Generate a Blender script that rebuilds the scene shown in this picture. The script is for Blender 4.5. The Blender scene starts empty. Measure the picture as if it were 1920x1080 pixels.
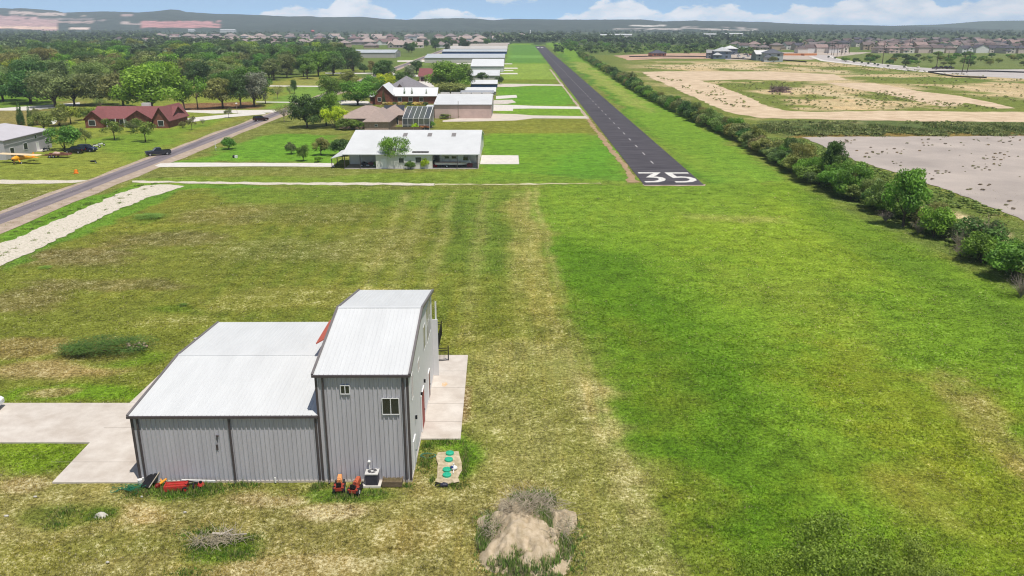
import bpy, math, random
import numpy as np
from mathutils import Vector, Matrix
from mathutils.geometry import tessellate_polygon
R = math.radians
rnd = random.Random(7)
SC = bpy.context.scene
COL = SC.collection
# ------------------------------------------------------------------ camera
F_PX, TH, HC = 1541.0, R(17.77), 30.0
cd = bpy.data.cameras.new('camera'); cam = bpy.data.objects.new('camera', cd); COL.objects.link(cam)
cd.lens = F_PX / 1920 * 36; cd.sensor_width = 36; cd.clip_start = .5; cd.clip_end = 40000
cam.location = (0, 0, HC); cam.rotation_euler = (R(90) - TH, 0, 0)
SC.camera = cam
# ------------------------------------------------------------------ light and sky
SUN = Vector((1.15, -1.5, 5.1)).normalized()
sl = bpy.data.lights.new('sun', 'SUN'); sl.energy = 5.0; sl.angle = R(.5); sl.color = (1, .965, .91)
so = bpy.data.objects.new('sun', sl); COL.objects.link(so); so.rotation_euler = SUN.to_track_quat('Z', 'Y').to_euler()
W = bpy.data.worlds.new('World'); SC.world = W; W.use_nodes = True
SC.view_settings.view_transform = 'Standard'; SC.view_settings.look = 'None'
SC.view_settings.exposure = -0.1; SC.view_settings.gamma = 1; SC.view_settings.use_curve_mapping = False
SC.cycles.use_denoising = True; SC.cycles.denoising_prefilter = 'ACCURATE'
SC.cycles.filter_width = 1.15
SC.cycles.max_bounces = 6; SC.cycles.diffuse_bounces = 3; SC.cycles.glossy_bounces = 2
SC.cycles.transparent_max_bounces = 8; SC.cycles.volume_bounces = 0


def world_nodes():
    nt = W.node_tree; N = nt.nodes; L = nt.links; N.clear()
    out = N.new('ShaderNodeOutputWorld'); bg = N.new('ShaderNodeBackground'); L.new(bg.outputs[0], out.inputs[0])
    bg.inputs[1].default_value = .1
    sky = N.new('ShaderNodeTexSky'); sky.sky_type = 'NISHITA'; sky.sun_disc = False
    sky.sun_elevation = math.asin(SUN.z); sky.sun_rotation = math.atan2(SUN.x, SUN.y)
    sky.air_density = 1.0; sky.dust_density = .6; sky.ozone_density = 2.0
    tc = N.new('ShaderNodeTexCoord')
    sep = N.new('ShaderNodeSeparateXYZ'); L.new(tc.outputs['Generated'], sep.inputs[0])

    def m(op, a, b=None, c=None, clamp=False):
        n = N.new('ShaderNodeMath'); n.operation = op; n.use_clamp = clamp
        for i, v in enumerate((a, b, c)):
            if v is None: continue
            if isinstance(v, (int, float)): n.inputs[i].default_value = v
            else: L.new(v, n.inputs[i])
        return n.outputs[0]
    # a clearer blue: look a little higher into the sky model near the horizon
    up = m('ADD', m('MULTIPLY', m('MAXIMUM', sep.outputs[2], 0.0), .8), .16)
    cmb = N.new('ShaderNodeCombineXYZ'); L.new(sep.outputs[0], cmb.inputs[0]); L.new(sep.outputs[1], cmb.inputs[1]); L.new(up, cmb.inputs[2])
    nrm = N.new('ShaderNodeVectorMath'); nrm.operation = 'NORMALIZE'; L.new(cmb.outputs[0], nrm.inputs[0])
    L.new(nrm.outputs[0], sky.inputs[0])
    az = m('DIVIDE', sep.outputs[0], m('MAXIMUM', sep.outputs[1], .05))      # tan of the azimuth
    u = m('MULTIPLY_ADD', az, .75, .5, clamp=True)                            # -0.667..0.667 -> 0..1
    cr = N.new('ShaderNodeFloatCurve'); L.new(u, cr.inputs['Value'])
    pts = [(0, .010), (420, .004), (470, .009), (500, .014), (560, .021), (610, .018), (650, .033), (690, .028), (730, .017), (765, .006), (785, .015), (830, .017),
           (870, .014), (905, .009), (960, .006), (1010, .004), (1060, .010), (1100, .016), (1140, .026), (1200, .024), (1235, .013), (1290, .021), (1360, .021), (1410, .014),
           (1450, .013), (1490, .021), (1540, .021), (1600, .030), (1680, .032), (1740, .028), (1768, .017), (1800, .023), (1860, .030), (1920, .036)]
    c = cr.mapping.curves[0]; S = 20.0
    c.points[0].location = (0, .2); c.points[1].location = (1, .5)
    for px, h in pts: c.points.new(((px - 960) / 1618) * .75 + .5, h * S)
    cr.mapping.update()
    h = m('DIVIDE', cr.outputs[0], S)
    mp = N.new('ShaderNodeMapping'); mp.inputs['Scale'].default_value = (1, 1, 2.6); L.new(tc.outputs['Generated'], mp.inputs[0])
    n1 = N.new('ShaderNodeTexNoise'); n1.inputs['Scale'].default_value = 38; n1.inputs['Detail'].default_value = 6; n1.inputs['Roughness'].default_value = .6; L.new(mp.outputs[0], n1.inputs[0])
    n2 = N.new('ShaderNodeTexNoise'); n2.inputs['Scale'].default_value = 9; n2.inputs['Detail'].default_value = 5; L.new(mp.outputs[0], n2.inputs[0])
    top = m('ADD', h, m('MULTIPLY', m('SUBTRACT', n1.outputs[0], .5), .020))
    low = m('SMOOTH_MIN', m('DIVIDE', m('SUBTRACT', top, sep.outputs[2]), .0028, clamp=True), 1.0, .01)
    # bases: the white thins out towards the horizon
    base = m('MULTIPLY_ADD', m('DIVIDE', sep.outputs[2], .012, clamp=True), .45, .5)
    lowm = m('MULTIPLY', low, m('MULTIPLY', base, m('MULTIPLY_ADD', n1.outputs[0], 1.1, .45), clamp=True), clamp=True)
    high = m('MULTIPLY', m('DIVIDE', m('SUBTRACT', sep.outputs[2], .045), .05, clamp=True), m('MULTIPLY', m('SUBTRACT', n2.outputs[0], .56), 7.0, clamp=True), clamp=True)
    sm = m('MULTIPLY', m('LESS_THAN', m('ABSOLUTE', m('SUBTRACT', az, 0.0)), .03), m('MULTIPLY', m('DIVIDE', m('SUBTRACT', sep.outputs[2], m('MULTIPLY', n1.outputs[0], .044)), .006, clamp=True), .7))
    mask = m('MAXIMUM', m('MAXIMUM', lowm, high), sm)
    front = m('GREATER_THAN', sep.outputs[1], .05)
    mask = m('MULTIPLY', mask, m('MAXIMUM', front, m('GREATER_THAN', high, .001)))
    mix = N.new('ShaderNodeMix'); mix.data_type = 'RGBA'
    L.new(mask, mix.inputs[0])
    tint = N.new('ShaderNodeMix'); tint.data_type = 'RGBA'; tint.blend_type = 'MULTIPLY'; tint.inputs[0].default_value = 1
    hz = N.new('ShaderNodeMix'); hz.data_type = 'RGBA'; L.new(m('DIVIDE', sep.outputs[2], .09, clamp=True), hz.inputs[0])
    hz.inputs[6].default_value = (2.1, 2.65, 2.85, 1); hz.inputs[7].default_value = (.8, .8, .8, 1)
    L.new(sky.outputs[0], tint.inputs[6]); L.new(hz.outputs[2], tint.inputs[7])
    L.new(tint.outputs[2], mix.inputs[6])
    ccol = N.new('ShaderNodeMix'); ccol.data_type = 'RGBA'; L.new(m('MULTIPLY_ADD', m('SUBTRACT', n1.outputs[0], .5), 3.0, .6, clamp=True), ccol.inputs[0])
    ccol.inputs[6].default_value = (11, 12, 13, 1); ccol.inputs[7].default_value = (16, 16, 16, 1)
    L.new(ccol.outputs[2], mix.inputs[7])
    L.new(mix.outputs[2], bg.inputs[0])


world_nodes()
# ------------------------------------------------------------------ pixel <-> ground
CT, ST = math.cos(TH), math.sin(TH)


def G(px, py, z=0.0):
    a = TH + math.atan((py - 540) / F_PX); D = (HC - z) / math.tan(a)
    return ((px - 960) / F_PX * (D * CT + (HC - z) * ST), D)


def ZA(D, py):                      # height of a point at distance D that shows at row py
    return HC - D * math.tan(TH + math.atan((py - 540) / F_PX))


def PXM(D, z=0.0):                  # photo pixels per metre at distance D
    return F_PX / (D * CT + (HC - z) * ST)


def XA(px, D, z=0.0):
    return (px - 960) / F_PX * (D * CT + (HC - z) * ST)


def lin(c):
    return tuple(((v / 255) / 12.92 if v / 255 <= .04045 else ((v / 255 + .055) / 1.055) ** 2.4) for v in c[:3])


# ------------------------------------------------------------------ materials
MATS = {}


def mat(name, rgb, rough=.8, var=.15, vs=3.0, bump=0.0, bs=20.0, metal=0.0, spec=.3, rgb2=None, stretch=None, emit=0):
    if name in MATS: return MATS[name]
    M = bpy.data.materials.new(name); M.use_nodes = True; nt = M.node_tree; N = nt.nodes; L = nt.links
    b = N['Principled BSDF']; c = lin(rgb); c2 = lin(rgb2) if rgb2 else None
    tc = N.new('ShaderNodeTexCoord'); src = tc.outputs['Object']
    if stretch:
        mp = N.new('ShaderNodeMapping'); mp.inputs['Scale'].default_value = stretch; L.new(src, mp.inputs[0]); src = mp.outputs[0]
    if var > 0 or c2:
        n = N.new('ShaderNodeTexNoise'); n.inputs['Scale'].default_value = vs; n.inputs['Detail'].default_value = 7; n.inputs['Roughness'].default_value = .62; L.new(src, n.inputs[0])
        r = N.new('ShaderNodeValToRGB'); L.new(n.outputs[0], r.inputs[0])
        r.color_ramp.elements[0].position = .32; r.color_ramp.elements[1].position = .68
        a = c2 or tuple(v * (1 - var) for v in c); d = c if c2 else tuple(min(1, v * (1 + var)) for v in c)
        r.color_ramp.elements[0].color = (*a, 1); r.color_ramp.elements[1].color = (*d, 1)
        L.new(r.outputs[0], b.inputs['Base Color'])
    else: b.inputs['Base Color'].default_value = (*c, 1)
    b.inputs['Roughness'].default_value = rough; b.inputs['Metallic'].default_value = metal
    b.inputs['Specular IOR Level'].default_value = spec
    if bump:
        n = N.new('ShaderNodeTexNoise'); n.inputs['Scale'].default_value = bs; n.inputs['Detail'].default_value = 4; L.new(src, n.inputs[0])
        bn = N.new('ShaderNodeBump'); bn.inputs['Strength'].default_value = bump; bn.inputs['Distance'].default_value = .05
        L.new(n.outputs[0], bn.inputs['Height']); L.new(bn.outputs[0], b.inputs['Normal'])
    MATS[name] = M
    return M


def leaf_mat():
    M = bpy.data.materials.new('leaves'); M.use_nodes = True; nt = M.node_tree; N = nt.nodes; L = nt.links
    b = N['Principled BSDF']; oi = N.new('ShaderNodeObjectInfo'); at = N.new('ShaderNodeAttribute'); at.attribute_name = 'tone'
    hsv = N.new('ShaderNodeHueSaturation'); L.new(oi.outputs['Color'], hsv.inputs['Color'])
    mr = N.new('ShaderNodeMapRange'); L.new(at.outputs['Fac'], mr.inputs[0]); mr.inputs[3].default_value = .48; mr.inputs[4].default_value = 2.25
    L.new(mr.outputs[0], hsv.inputs['Value'])
    mh = N.new('ShaderNodeMapRange'); L.new(at.outputs['Fac'], mh.inputs[0]); mh.inputs[3].default_value = .508; mh.inputs[4].default_value = .49
    L.new(mh.outputs[0], hsv.inputs['Hue'])
    L.new(hsv.outputs[0], b.inputs['Base Color']); b.inputs['Roughness'].default_value = .55; b.inputs['Specular IOR Level'].default_value = .35
    tr = N.new('ShaderNodeBsdfTranslucent'); L.new(hsv.outputs[0], tr.inputs[0])
    ms = N.new('ShaderNodeMixShader'); ms.inputs[0].default_value = .3
    L.new(b.outputs[0], ms.inputs[1]); L.new(tr.outputs[0], ms.inputs[2]); L.new(ms.outputs[0], N['Material Output'].inputs[0])
    return M


LEAF = leaf_mat()
BARK = mat('bark', (92, 80, 68), .9, .3, 4)
BARKL = mat('pale_bark', (150, 138, 122), .9, .25, 6)


# ------------------------------------------------------------------ mesh builder
class MB:
    def __init__(s): s.v = []; s.f = []; s.m = []; s.k = 0
    def mi(s, k): s.k = k; return s
    def poly(s, pts):
        b = len(s.v); s.v += [tuple(p) for p in pts]; s.f.append(tuple(range(b, b + len(pts)))); s.m.append(s.k)
    def box(s, x0, x1, y0, y1, z0, z1):
        s.prism([(x0, y0), (x1, y0), (x1, y1), (x0, y1)], z0, z1); return s
    def prism(s, pts, z0, z1, top=None):
        n = len(pts); top = top or pts; b = len(s.v)
        s.v += [(p[0], p[1], z0) for p in pts] + [(p[0], p[1], z1) for p in top]
        s.f.append(tuple(range(b + n - 1, b - 1, -1))); s.f.append(tuple(range(b + n, b + 2 * n)))
        for i in range(n):
            j = (i + 1) % n; s.f.append((b + i, b + j, b + n + j, b + n + i))
        s.m += [s.k] * (n + 2); return s
    def sprofile(s, prof, y0, y1):      # side profile (x,z) swept along y
        n = len(prof); b = len(s.v)
        s.v += [(p[0], y0, p[1]) for p in prof] + [(p[0], y1, p[1]) for p in prof]
        s.f.append(tuple(range(b, b + n))); s.f.append(tuple(range(b + 2 * n - 1, b + n - 1, -1)))
        for i in range(n):
            j = (i + 1) % n; s.f.append((b + i, b + n + i, b + n + j, b + j))
        s.m += [s.k] * (n + 2); return s
    def tube(s, p0, p1, r0, r1=None, n=8, caps=True):
        r1 = r0 if r1 is None else r1; p0 = Vector(p0); p1 = Vector(p1); d = (p1 - p0)
        if d.length < 1e-6: return s
        d.normalize(); u = d.orthogonal().normalized(); w = d.cross(u); b = len(s.v)
        for p, r in ((p0, r0), (p1, r1)):
            for i in range(n):
                a = 2 * math.pi * i / n; s.v.append(tuple(p + (u * math.cos(a) + w * math.sin(a)) * r))
        for i in range(n):
            j = (i + 1) % n; s.f.append((b + i, b + j, b + n + j, b + n + i)); s.m.append(s.k)
        if caps:
            s.f.append(tuple(range(b + n - 1, b - 1, -1))); s.f.append(tuple(range(b + n, b + 2 * n))); s.m += [s.k] * 2
        return s
    def bar(s, p0, p1, w, h):           # rectangular bar, h along "up"
        p0 = Vector(p0); p1 = Vector(p1); d = (p1 - p0).normalized(); up = Vector((0, 0, 1))
        sx = d.cross(up)
        sx = Vector((1, 0, 0)) if sx.length < .01 else sx.normalized()
        u = sx.cross(d).normalized(); b = len(s.v)
        for p in (p0, p1):
            for a, c in ((-1, -1), (1, -1), (1, 1), (-1, 1)): s.v.append(tuple(p + sx * a * w / 2 + u * c * h / 2))
        for q in ((0, 1, 2, 3), (7, 6, 5, 4), (0, 4, 5, 1), (1, 5, 6, 2), (2, 6, 7, 3), (3, 7, 4, 0)):
            s.f.append(tuple(b + i for i in q)); s.m.append(s.k)
        return s
    def blob(s, c, r, seed=0, jit=.15, seg=10, rings=6):
        rr = random.Random(seed); b = len(s.v)
        for i in range(rings + 1):
            t = math.pi * i / rings
            for j in range(seg):
                a = 2 * math.pi * j / seg; k = 1 + rr.uniform(-jit, jit)
                s.v.append((c[0] + r[0] * math.sin(t) * math.cos(a) * k, c[1] + r[1] * math.sin(t) * math.sin(a) * k, c[2] + r[2] * math.cos(t) * k))
        for i in range(rings):
            for j in range(seg):
                q = (j + 1) % seg; s.f.append((b + i * seg + j, b + (i + 1) * seg + j, b + (i + 1) * seg + q, b + i * seg + q)); s.m.append(s.k)
        return s
    def mesh(s, name, mats, smooth=False):
        me = bpy.data.meshes.new(name); me.from_pydata(s.v, [], s.f)
        for m_ in (mats if isinstance(mats, (list, tuple)) else [mats]): me.materials.append(m_)
        me.polygons.foreach_set('material_index', s.m)
        if smooth: me.polygons.foreach_set('use_smooth', [True] * len(s.f))
        me.update(); return me
    def build(s, name, mats, parent=None, smooth=False, loc=None, rz=0, org=None):
        if org: s.v = [(p[0] - org[0], p[1] - org[1], p[2]) for p in s.v]
        o = bpy.data.objects.new(name, s.mesh(name, mats, smooth)); COL.objects.link(o)
        if parent: o.parent = parent
        if loc: o.location = loc
        if rz: o.rotation_euler = (0, 0, rz)
        return o


def tag(o, label=None, cat=None, group=None, kind=None):
    if label: o['label'] = label
    if cat: o['category'] = cat
    if group: o['group'] = group
    if kind: o['kind'] = kind
    return o


def thing(name, label, cat, loc=(0, 0, 0), rz=0, group=None):
    o = bpy.data.objects.new(name, None); COL.objects.link(o); o.empty_display_size = .5
    o.location = (loc[0], loc[1], loc[2] if len(loc) > 2 else 0); o.rotation_euler = (0, 0, rz)
    return tag(o, label, cat, group)


def copy_tree(o, loc=None, rz=None, scale=None, label=None, parent=None, group=None):
    c = o.copy(); COL.objects.link(c); c.parent = parent
    if loc is not None: c.location = (loc[0], loc[1], loc[2] if len(loc) > 2 else 0)
    if rz is not None: c.rotation_euler = (0, 0, rz)
    if scale is not None: c.scale = scale
    if label: c['label'] = label
    if group: c['group'] = group
    for ch in o.children: copy_tree(ch, parent=c)
    return c


def np_mesh(name, V, Fq, mats, midx=None, attrs=None, smooth=False):
    me = bpy.data.meshes.new(name); nv, nf, k = len(V), len(Fq), Fq.shape[1]
    me.vertices.add(nv); me.vertices.foreach_set('co', V.astype(np.float32).ravel())
    me.loops.add(nf * k); me.loops.foreach_set('vertex_index', Fq.astype(np.int32).ravel())
    me.polygons.add(nf); me.polygons.foreach_set('loop_start', np.arange(nf, dtype=np.int32) * k)
    try: me.polygons.foreach_set('loop_total', np.full(nf, k, dtype=np.int32))
    except Exception: pass
    for m_ in mats: me.materials.append(m_)
    if midx is not None: me.polygons.foreach_set('material_index', midx.astype(np.int32))
    if smooth: me.polygons.foreach_set('use_smooth', np.ones(nf, dtype=bool))
    for an, arr in (attrs or {}).items():
        if arr.ndim == 1:
            a = me.attributes.new(an, 'FLOAT', 'POINT'); a.data.foreach_set('value', arr.astype(np.float32))
        else:
            a = me.attributes.new(an, 'FLOAT_COLOR', 'POINT'); a.data.foreach_set('color', arr.astype(np.float32).ravel())
    me.update(calc_edges=True); me.validate(); return me


# ------------------------------------------------------------------ value noise for the land
def vnoise(x, y, sc, seed=0):
    g = np.random.RandomState(seed).rand(256, 256); x = x / sc; y = y / sc
    xi = np.floor(x).astype(int); yi = np.floor(y).astype(int); fx = x - xi; fy = y - yi
    fx = fx * fx * (3 - 2 * fx); fy = fy * fy * (3 - 2 * fy)
    a = g[xi % 256, yi % 256]; b = g[(xi + 1) % 256, yi % 256]; c = g[xi % 256, (yi + 1) % 256]; d = g[(xi + 1) % 256, (yi + 1) % 256]
    return (a * (1 - fx) + b * fx) * (1 - fy) + (c * (1 - fx) + d * fx) * fy


def sdf(poly, X, Y):                # signed distance to a polygon, negative inside
    P = np.array(poly); n = len(P); d = np.full(X.shape, 1e18); ins = np.zeros(X.shape, bool)
    for i in range(n):
        a, b = P[i], P[(i + 1) % n]; e = b - a; wx, wy = X - a[0], Y - a[1]
        t = np.clip((wx * e[0] + wy * e[1]) / (e @ e + 1e-12), 0, 1)
        d = np.minimum(d, (wx - e[0] * t) ** 2 + (wy - e[1] * t) ** 2)
        c1 = (a[1] <= Y) & (b[1] > Y); c2 = (a[1] > Y) & (b[1] <= Y); cr = e[0] * wy - e[1] * wx
        ins ^= (c1 & (cr > 0)) | (c2 & (cr < 0))
    d = np.sqrt(d); return np.where(ins, -d, d)


def line_grid(lo, hi, step, grow, mx):
    v = [0.0]; s = step
    while v[-1] < hi:
        v.append(v[-1] + s)
        if v[-1] > lo: s = min(s * grow, mx)
    return v


GC = {}


def build_ground():
    pos = line_grid(62, 7500, .55, 1.035, 260)
    xs = np.array([-a for a in pos[:0:-1]] + pos)
    ys = [33.0]
    while ys[-1] < 8200:
        D = ys[-1]; ys.append(D + max(.45, D * D / 30 / 1541 * 1.3 if D < 1500 else D * .05))
    ys = np.array([-400, -150, -60, 0, 18, 28] + ys)
    X, Y = np.meshgrid(xs, ys); X = X.ravel(); Y = Y.ravel(); nx, ny = len(xs), len(ys)
    far = np.clip(Y / 150, .35, 8)
    wx = X + (vnoise(X, Y, 3.1, 3) - .5) * 2.2 * far ** .6 + (vnoise(X, Y, 11, 4) - .5) * 4 * far ** .6
    wy = Y + (vnoise(X, Y, 3.7, 5) - .5) * 2.2 * far ** .6 + (vnoise(X, Y, 13, 6) - .5) * 4 * far ** .6
    RG = vnoise(X, Y, 1.0, 31) * .35 + vnoise(X, Y, 2.6, 32) * .35 + vnoise(X, Y, 7, 33) * .3
    col = np.tile(np.array(lin((116, 124, 56))), (len(X), 1)); dry = np.full(len(X), .42)

    def paint(pts, rgb, soft=2.0, k=1.0, d=None, warp=True):
        P = [G(*p) for p in pts]
        q = 1.0 if warp is True else (.25 if warp is None else 0)
        s = sdf(P, X + (wx - X) * q, Y + (wy - Y) * q); a = np.clip(.5 - s / (2 * soft) + (RG - .5) * (1.1 if warp is not False else .3) * (np.abs(s) < 3 * soft), 0, 1); a = a * a * (3 - 2 * a) * k
        c = np.array(lin(rgb)); col[:] = col * (1 - a[:, None]) + c * a[:, None]
        if d is not None: dry[:] = dry * (1 - a) + d * .85 * a

    def spot(px, py, rx, ry, rgb, k=.8, d=None, soft=.5):
        cx, cy = G(px, py); rx = rx / PXM(cy); q = ry / PXM(cy) * math.hypot(cy, HC) / HC
        r = np.sqrt(((wx - cx) / rx) ** 2 + ((wy - cy) / q) ** 2); a = np.clip((1 - r) / soft + (RG - .5) * 1.2 * (r < 1.15) * (r > .2), 0, 1); a = a * a * (3 - 2 * a) * k
        c = np.array(lin(rgb)); col[:] = col * (1 - a[:, None]) + c * a[:, None]
        if d is not None: dry[:] = dry * (1 - a) + d * a
    # everything far
    paint([(-6000, 150), (8000, 150), (8000, 50), (-6000, 50)], (98, 116, 55), 20, 1, .3)
    paint([(-6000, 92), (1040, 84), (1040, 50), (-6000, 50)], (66, 82, 50), 30, 1, .15)
    paint([(1040, 84), (8000, 100), (8000, 50), (1040, 50)], (76, 90, 58), 30, 1, .2)
    # around the houses on the left
    paint([(-300, 345), (180, 345), (560, 180), (700, 130), (640, 130), (300, 190), (-300, 190)], (126, 138, 54), 3, 1, .35)
    paint([(-300, 235), (120, 235), (160, 190), (-300, 190)], (132, 122, 72), 3, .9, .5)
    paint([(160, 262), (330, 240), (420, 215), (250, 300)], (108, 140, 44), 3, .8, .1)
    paint([(420, 240), (520, 205), (470, 205), (330, 270)], (132, 128, 62), 2, .6, .5)
    paint([(340, 305), (520, 250), (640, 252), (640, 305)], (100, 148, 42), 2, .9, .1)
    paint([(500, 205), (640, 205), (640, 150), (560, 150)], (112, 146, 58), 3, .9, .15)
    paint([(-200, 165), (110, 160), (110, 205), (-200, 205)], (100, 140, 40), 4, .8, .1)
    paint([(330, 208), (480, 204), (480, 190), (330, 194)], (122, 84, 62), 2, .9, .6)
    paint([(480, 165), (760, 160), (760, 145), (560, 145)], (142, 138, 74), 2, .7, .4)
    paint([(745, 122), (905, 122), (905, 108), (745, 108)], (110, 132, 62), 2, .9, .2)
    # strip between hangars and runway
    paint([(905, 340), (1185, 340), (1000, 82), (955, 82)], (112, 148, 44), 2, 1, .15)
    paint([(815, 250), (1125, 250), (1105, 222), (815, 222)], (124, 128, 48), 1.5, .95, .45, False)
    paint([(905, 338), (1180, 338), (1130, 254), (905, 254)], (104, 144, 42), 1.5, .95, .05, False)
    paint([(1020, 338), (1180, 338), (1130, 262), (1030, 300)], (90, 142, 40), 3, .6, .1)
    paint([(905, 318), (1180, 330), (1185, 342), (905, 342)], (92, 128, 44), 2, .6, .25)
    paint([(930, 196), (1085, 196), (1058, 163), (935, 163)], (98, 146, 42), 2, .9, .1, False)
    paint([(935, 156), (1052, 156), (1045, 149), (935, 149)], (112, 126, 46), 2, .9, .4, False)
    paint([(940, 148), (1045, 148), (1027, 120), (940, 120)], (134, 158, 66), 4, .9, .2, False)
    paint([(950, 118), (1024, 118), (1010, 84), (958, 84)], (92, 136, 56), 6, .9, .05, False)
    paint([(955, 109), (1018, 109), (1017, 104), (955, 104)], (120, 164, 78), 4, .7, .05, False)
    # east of the runway
    paint([(1025, 80), (1320, 345), (1500, 345), (1060, 80)], (110, 146, 46), 3, 1, .2)
    paint([(1060, 115), (1100, 118), (1230, 210), (1180, 200)], (146, 154, 78), 5, .8, .5)
    paint([(1040, 100), (1330, 348), (1345, 348), (1050, 100)], (84, 126, 38), 1.5, .9, .05)
    paint([(1210, 250), (1330, 300), (1400, 340), (1250, 290)], (126, 150, 52), 4, .6, .35)
    # the big field
    paint([(-100, 520), (330, 352), (1000, 350), (1010, 640), (-100, 760)], (116, 124, 48), 3, 1, .34)
    paint([(-100, 700), (1000, 600), (1000, 910), (-100, 910)], (118, 126, 50), 8, .9, .34)
    paint([(1000, 345), (1500, 345), (1900, 540), (2400, 800), (2400, 1250), (1300, 1250), (1060, 600)], (108, 140, 38), 3, 1, .22)
    paint([(1110, 385), (1480, 355), (1620, 450), (1700, 560), (1300, 480)], (128, 152, 44), 8, .8, .3)
    paint([(1290, 400), (1480, 405), (1480, 420), (1290, 412)], (158, 158, 84), 2, .6, .6)
    paint([(1010, 440), (1180, 470), (1420, 700), (1560, 1150), (1260, 1150), (1150, 900), (1055, 640)], (84, 120, 26), 5, .9, .1)
    paint([(1000, 345), (1400, 345), (1430, 400), (1010, 440)], (112, 142, 44), 4, .7, .3)
    paint([(1330, 500), (1560, 540), (1700, 700), (1500, 640)], (130, 146, 50), 6, .6, .4)
    paint([(1500, 640), (1920, 760), (2100, 1150), (1750, 1150)], (122, 134, 38), 7, .85, .35)
    paint([(1740, 700), (1775, 700), (2060, 960), (2000, 990)], (150, 140, 78), 2, .75, .7)
    paint([(1640, 880), (1720, 860), (1800, 1000), (1700, 1010)], (136, 134, 60), 3, .5, .5)
    paint([(1180, 860), (1280, 900), (1400, 1150), (1250, 1150)], (128, 130, 52), 3, .6, .5)
    paint([(1080, 560), (1180, 600), (1300, 800), (1240, 800)], (112, 126, 40), 4, .55, .3)
    paint([(1480, 345), (1560, 390), (1920, 580), (2100, 760), (1920, 640), (1600, 470)], (92, 122, 36), 3, .7, .3)
    paint([(400, 352), (1000, 352), (990, 385), (420, 390)], (104, 132, 44), 3, .7, .2)
    paint([(840, 385), (960, 385), (965, 520), (850, 520)], (96, 128, 44), 4, .6, .2)
    for (x1, y1, x2, y2, w1, w2) in ((985, 352, 1036, 600, 3, 5), (1036, 600, 1100, 770, 5, 8), (1000, 352, 1062, 600, 3, 5), (1062, 600, 1130, 770, 5, 8), (1100, 770, 1240, 1120, 8, 14), (1130, 770, 1290, 1120, 6, 12)):
        paint([(x1, y1), (x1 + w1, y1), (x2 + w2, y2), (x2, y2)], (176, 166, 108), .5, .55, .75, None)
    for x0 in range(560, 960, 34):
        paint([(x0, 356), (x0 + 12, 356), (x0 + (x0 - 960) * .5 + 14, 600), (x0 + (x0 - 960) * .5 - 6, 600)], (88, 110, 36), 1.0, .6, .12, None)
    for x0 in (760, 800, 845, 905, 965, 985):
        paint([(x0, 360), (x0 + 10, 360), (x0 + (x0 - 960) * .6 + 8, 640), (x0 + (x0 - 960) * .6 - 10, 640)], (160, 156, 92), 1.2, .5, .65, None)
    paint([(965, 370), (1000, 370), (1070, 650), (1000, 650)], (146, 142, 74), 2, .7, .6)
    paint([(880, 640), (1065, 640), (1120, 800), (1300, 1180), (1090, 1180), (880, 880)], (150, 146, 88), 3, .65, .6)
    paint([(1000, 700), (1060, 700), (1180, 1000), (1100, 1000)], (128, 130, 60), 2, .6, .5)
    paint([(1075, 700), (1100, 700), (1260, 1100), (1215, 1100)], (176, 166, 108), 1.5, .6, .9)
    paint([(-300, 905), (900, 905), (1120, 1200), (-300, 1200)], (142, 136, 78), 3, .9, .62)
    for a in ((120, 480, 180, 28, (112, 100, 62), .7), (300, 450, 150, 20, (106, 98, 58), .6), (60, 560, 120, 35, (120, 106, 66), .6), (420, 400, 120, 22, (122, 112, 64), .5),
              (200, 530, 200, 14, (110, 100, 60), .6), (520, 470, 160, 30, (116, 120, 56), .6), (600, 400, 150, 25, (108, 110, 50), .5), (110, 690, 170, 22, (168, 146, 96), .8),
              (40, 650, 90, 22, (152, 128, 82), .6), (560, 560, 220, 30, (142, 140, 66), .6), (330, 600, 120, 18, (134, 136, 60), .6), (700, 460, 120, 50, (138, 136, 70), .5)):
        spot(*a[:5], k=a[5], d=.65)
    spot(150, 735, 200, 22, (104, 138, 32), .9, .15); spot(60, 860, 130, 40, (110, 138, 34), .9, .2); spot(95, 735, 60, 14, (170, 150, 100), .7, .8)
    spot(230, 670, 110, 24, (104, 134, 36), .8, .2)
    spot(330, 918, 110, 26, (84, 112, 34), .95, .1); spot(650, 920, 110, 20, (92, 120, 36), .9, .2); spot(620, 955, 90, 22, (190, 168, 124), .8, 1); spot(490, 930, 90, 14, (180, 158, 112), .7, .9)
    spot(840, 860, 55, 60, (98, 132, 36), .95, .15); spot(805, 880, 40, 50, (150, 138, 84), .6, .7); spot(880, 740, 26, 60, (150, 120, 84), .8, .8)
    spot(120, 970, 90, 26, (100, 116, 42), .7, .2); spot(255, 965, 70, 16, (180, 156, 102), .7, .9); spot(240, 1010, 160, 22, (118, 124, 52), .5, .4); spot(50, 1040, 130, 40, (130, 130, 56), .6, .5)
    spot(400, 1020, 95, 34, (92, 122, 34), .9, .1); spot(560, 1060, 200, 30, (164, 146, 92), .8, .8); spot(770, 1010, 120, 40, (150, 138, 76), .7, .7); spot(65, 915, 60, 22, (182, 160, 110), .7, .9)
    spot(186, 968, 34, 12, (88, 112, 32), .9, .1); spot(990, 1010, 105, 110, (160, 140, 96), .5, .8); spot(340, 575, 60, 10, (92, 116, 32), .7, .1)
    spot(275, 408, 50, 14, (100, 120, 40), .8, .1); spot(200, 655, 110, 32, (120, 112, 62), .7, .4)
    # verges of the gravel strip
    paint([(0, 455), (270, 345), (420, 345), (500, 352), (330, 356), (0, 510)], (92, 138, 42), 1, .8, .1)
    paint([(0, 425), (250, 342), (300, 342), (0, 462)], (98, 140, 40), 1, .9, .1)
    paint([(230, 335), (625, 330), (900, 318), (1180, 340), (1180, 346), (240, 348)], (114, 142, 46), 1.5, .7, .3)
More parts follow.
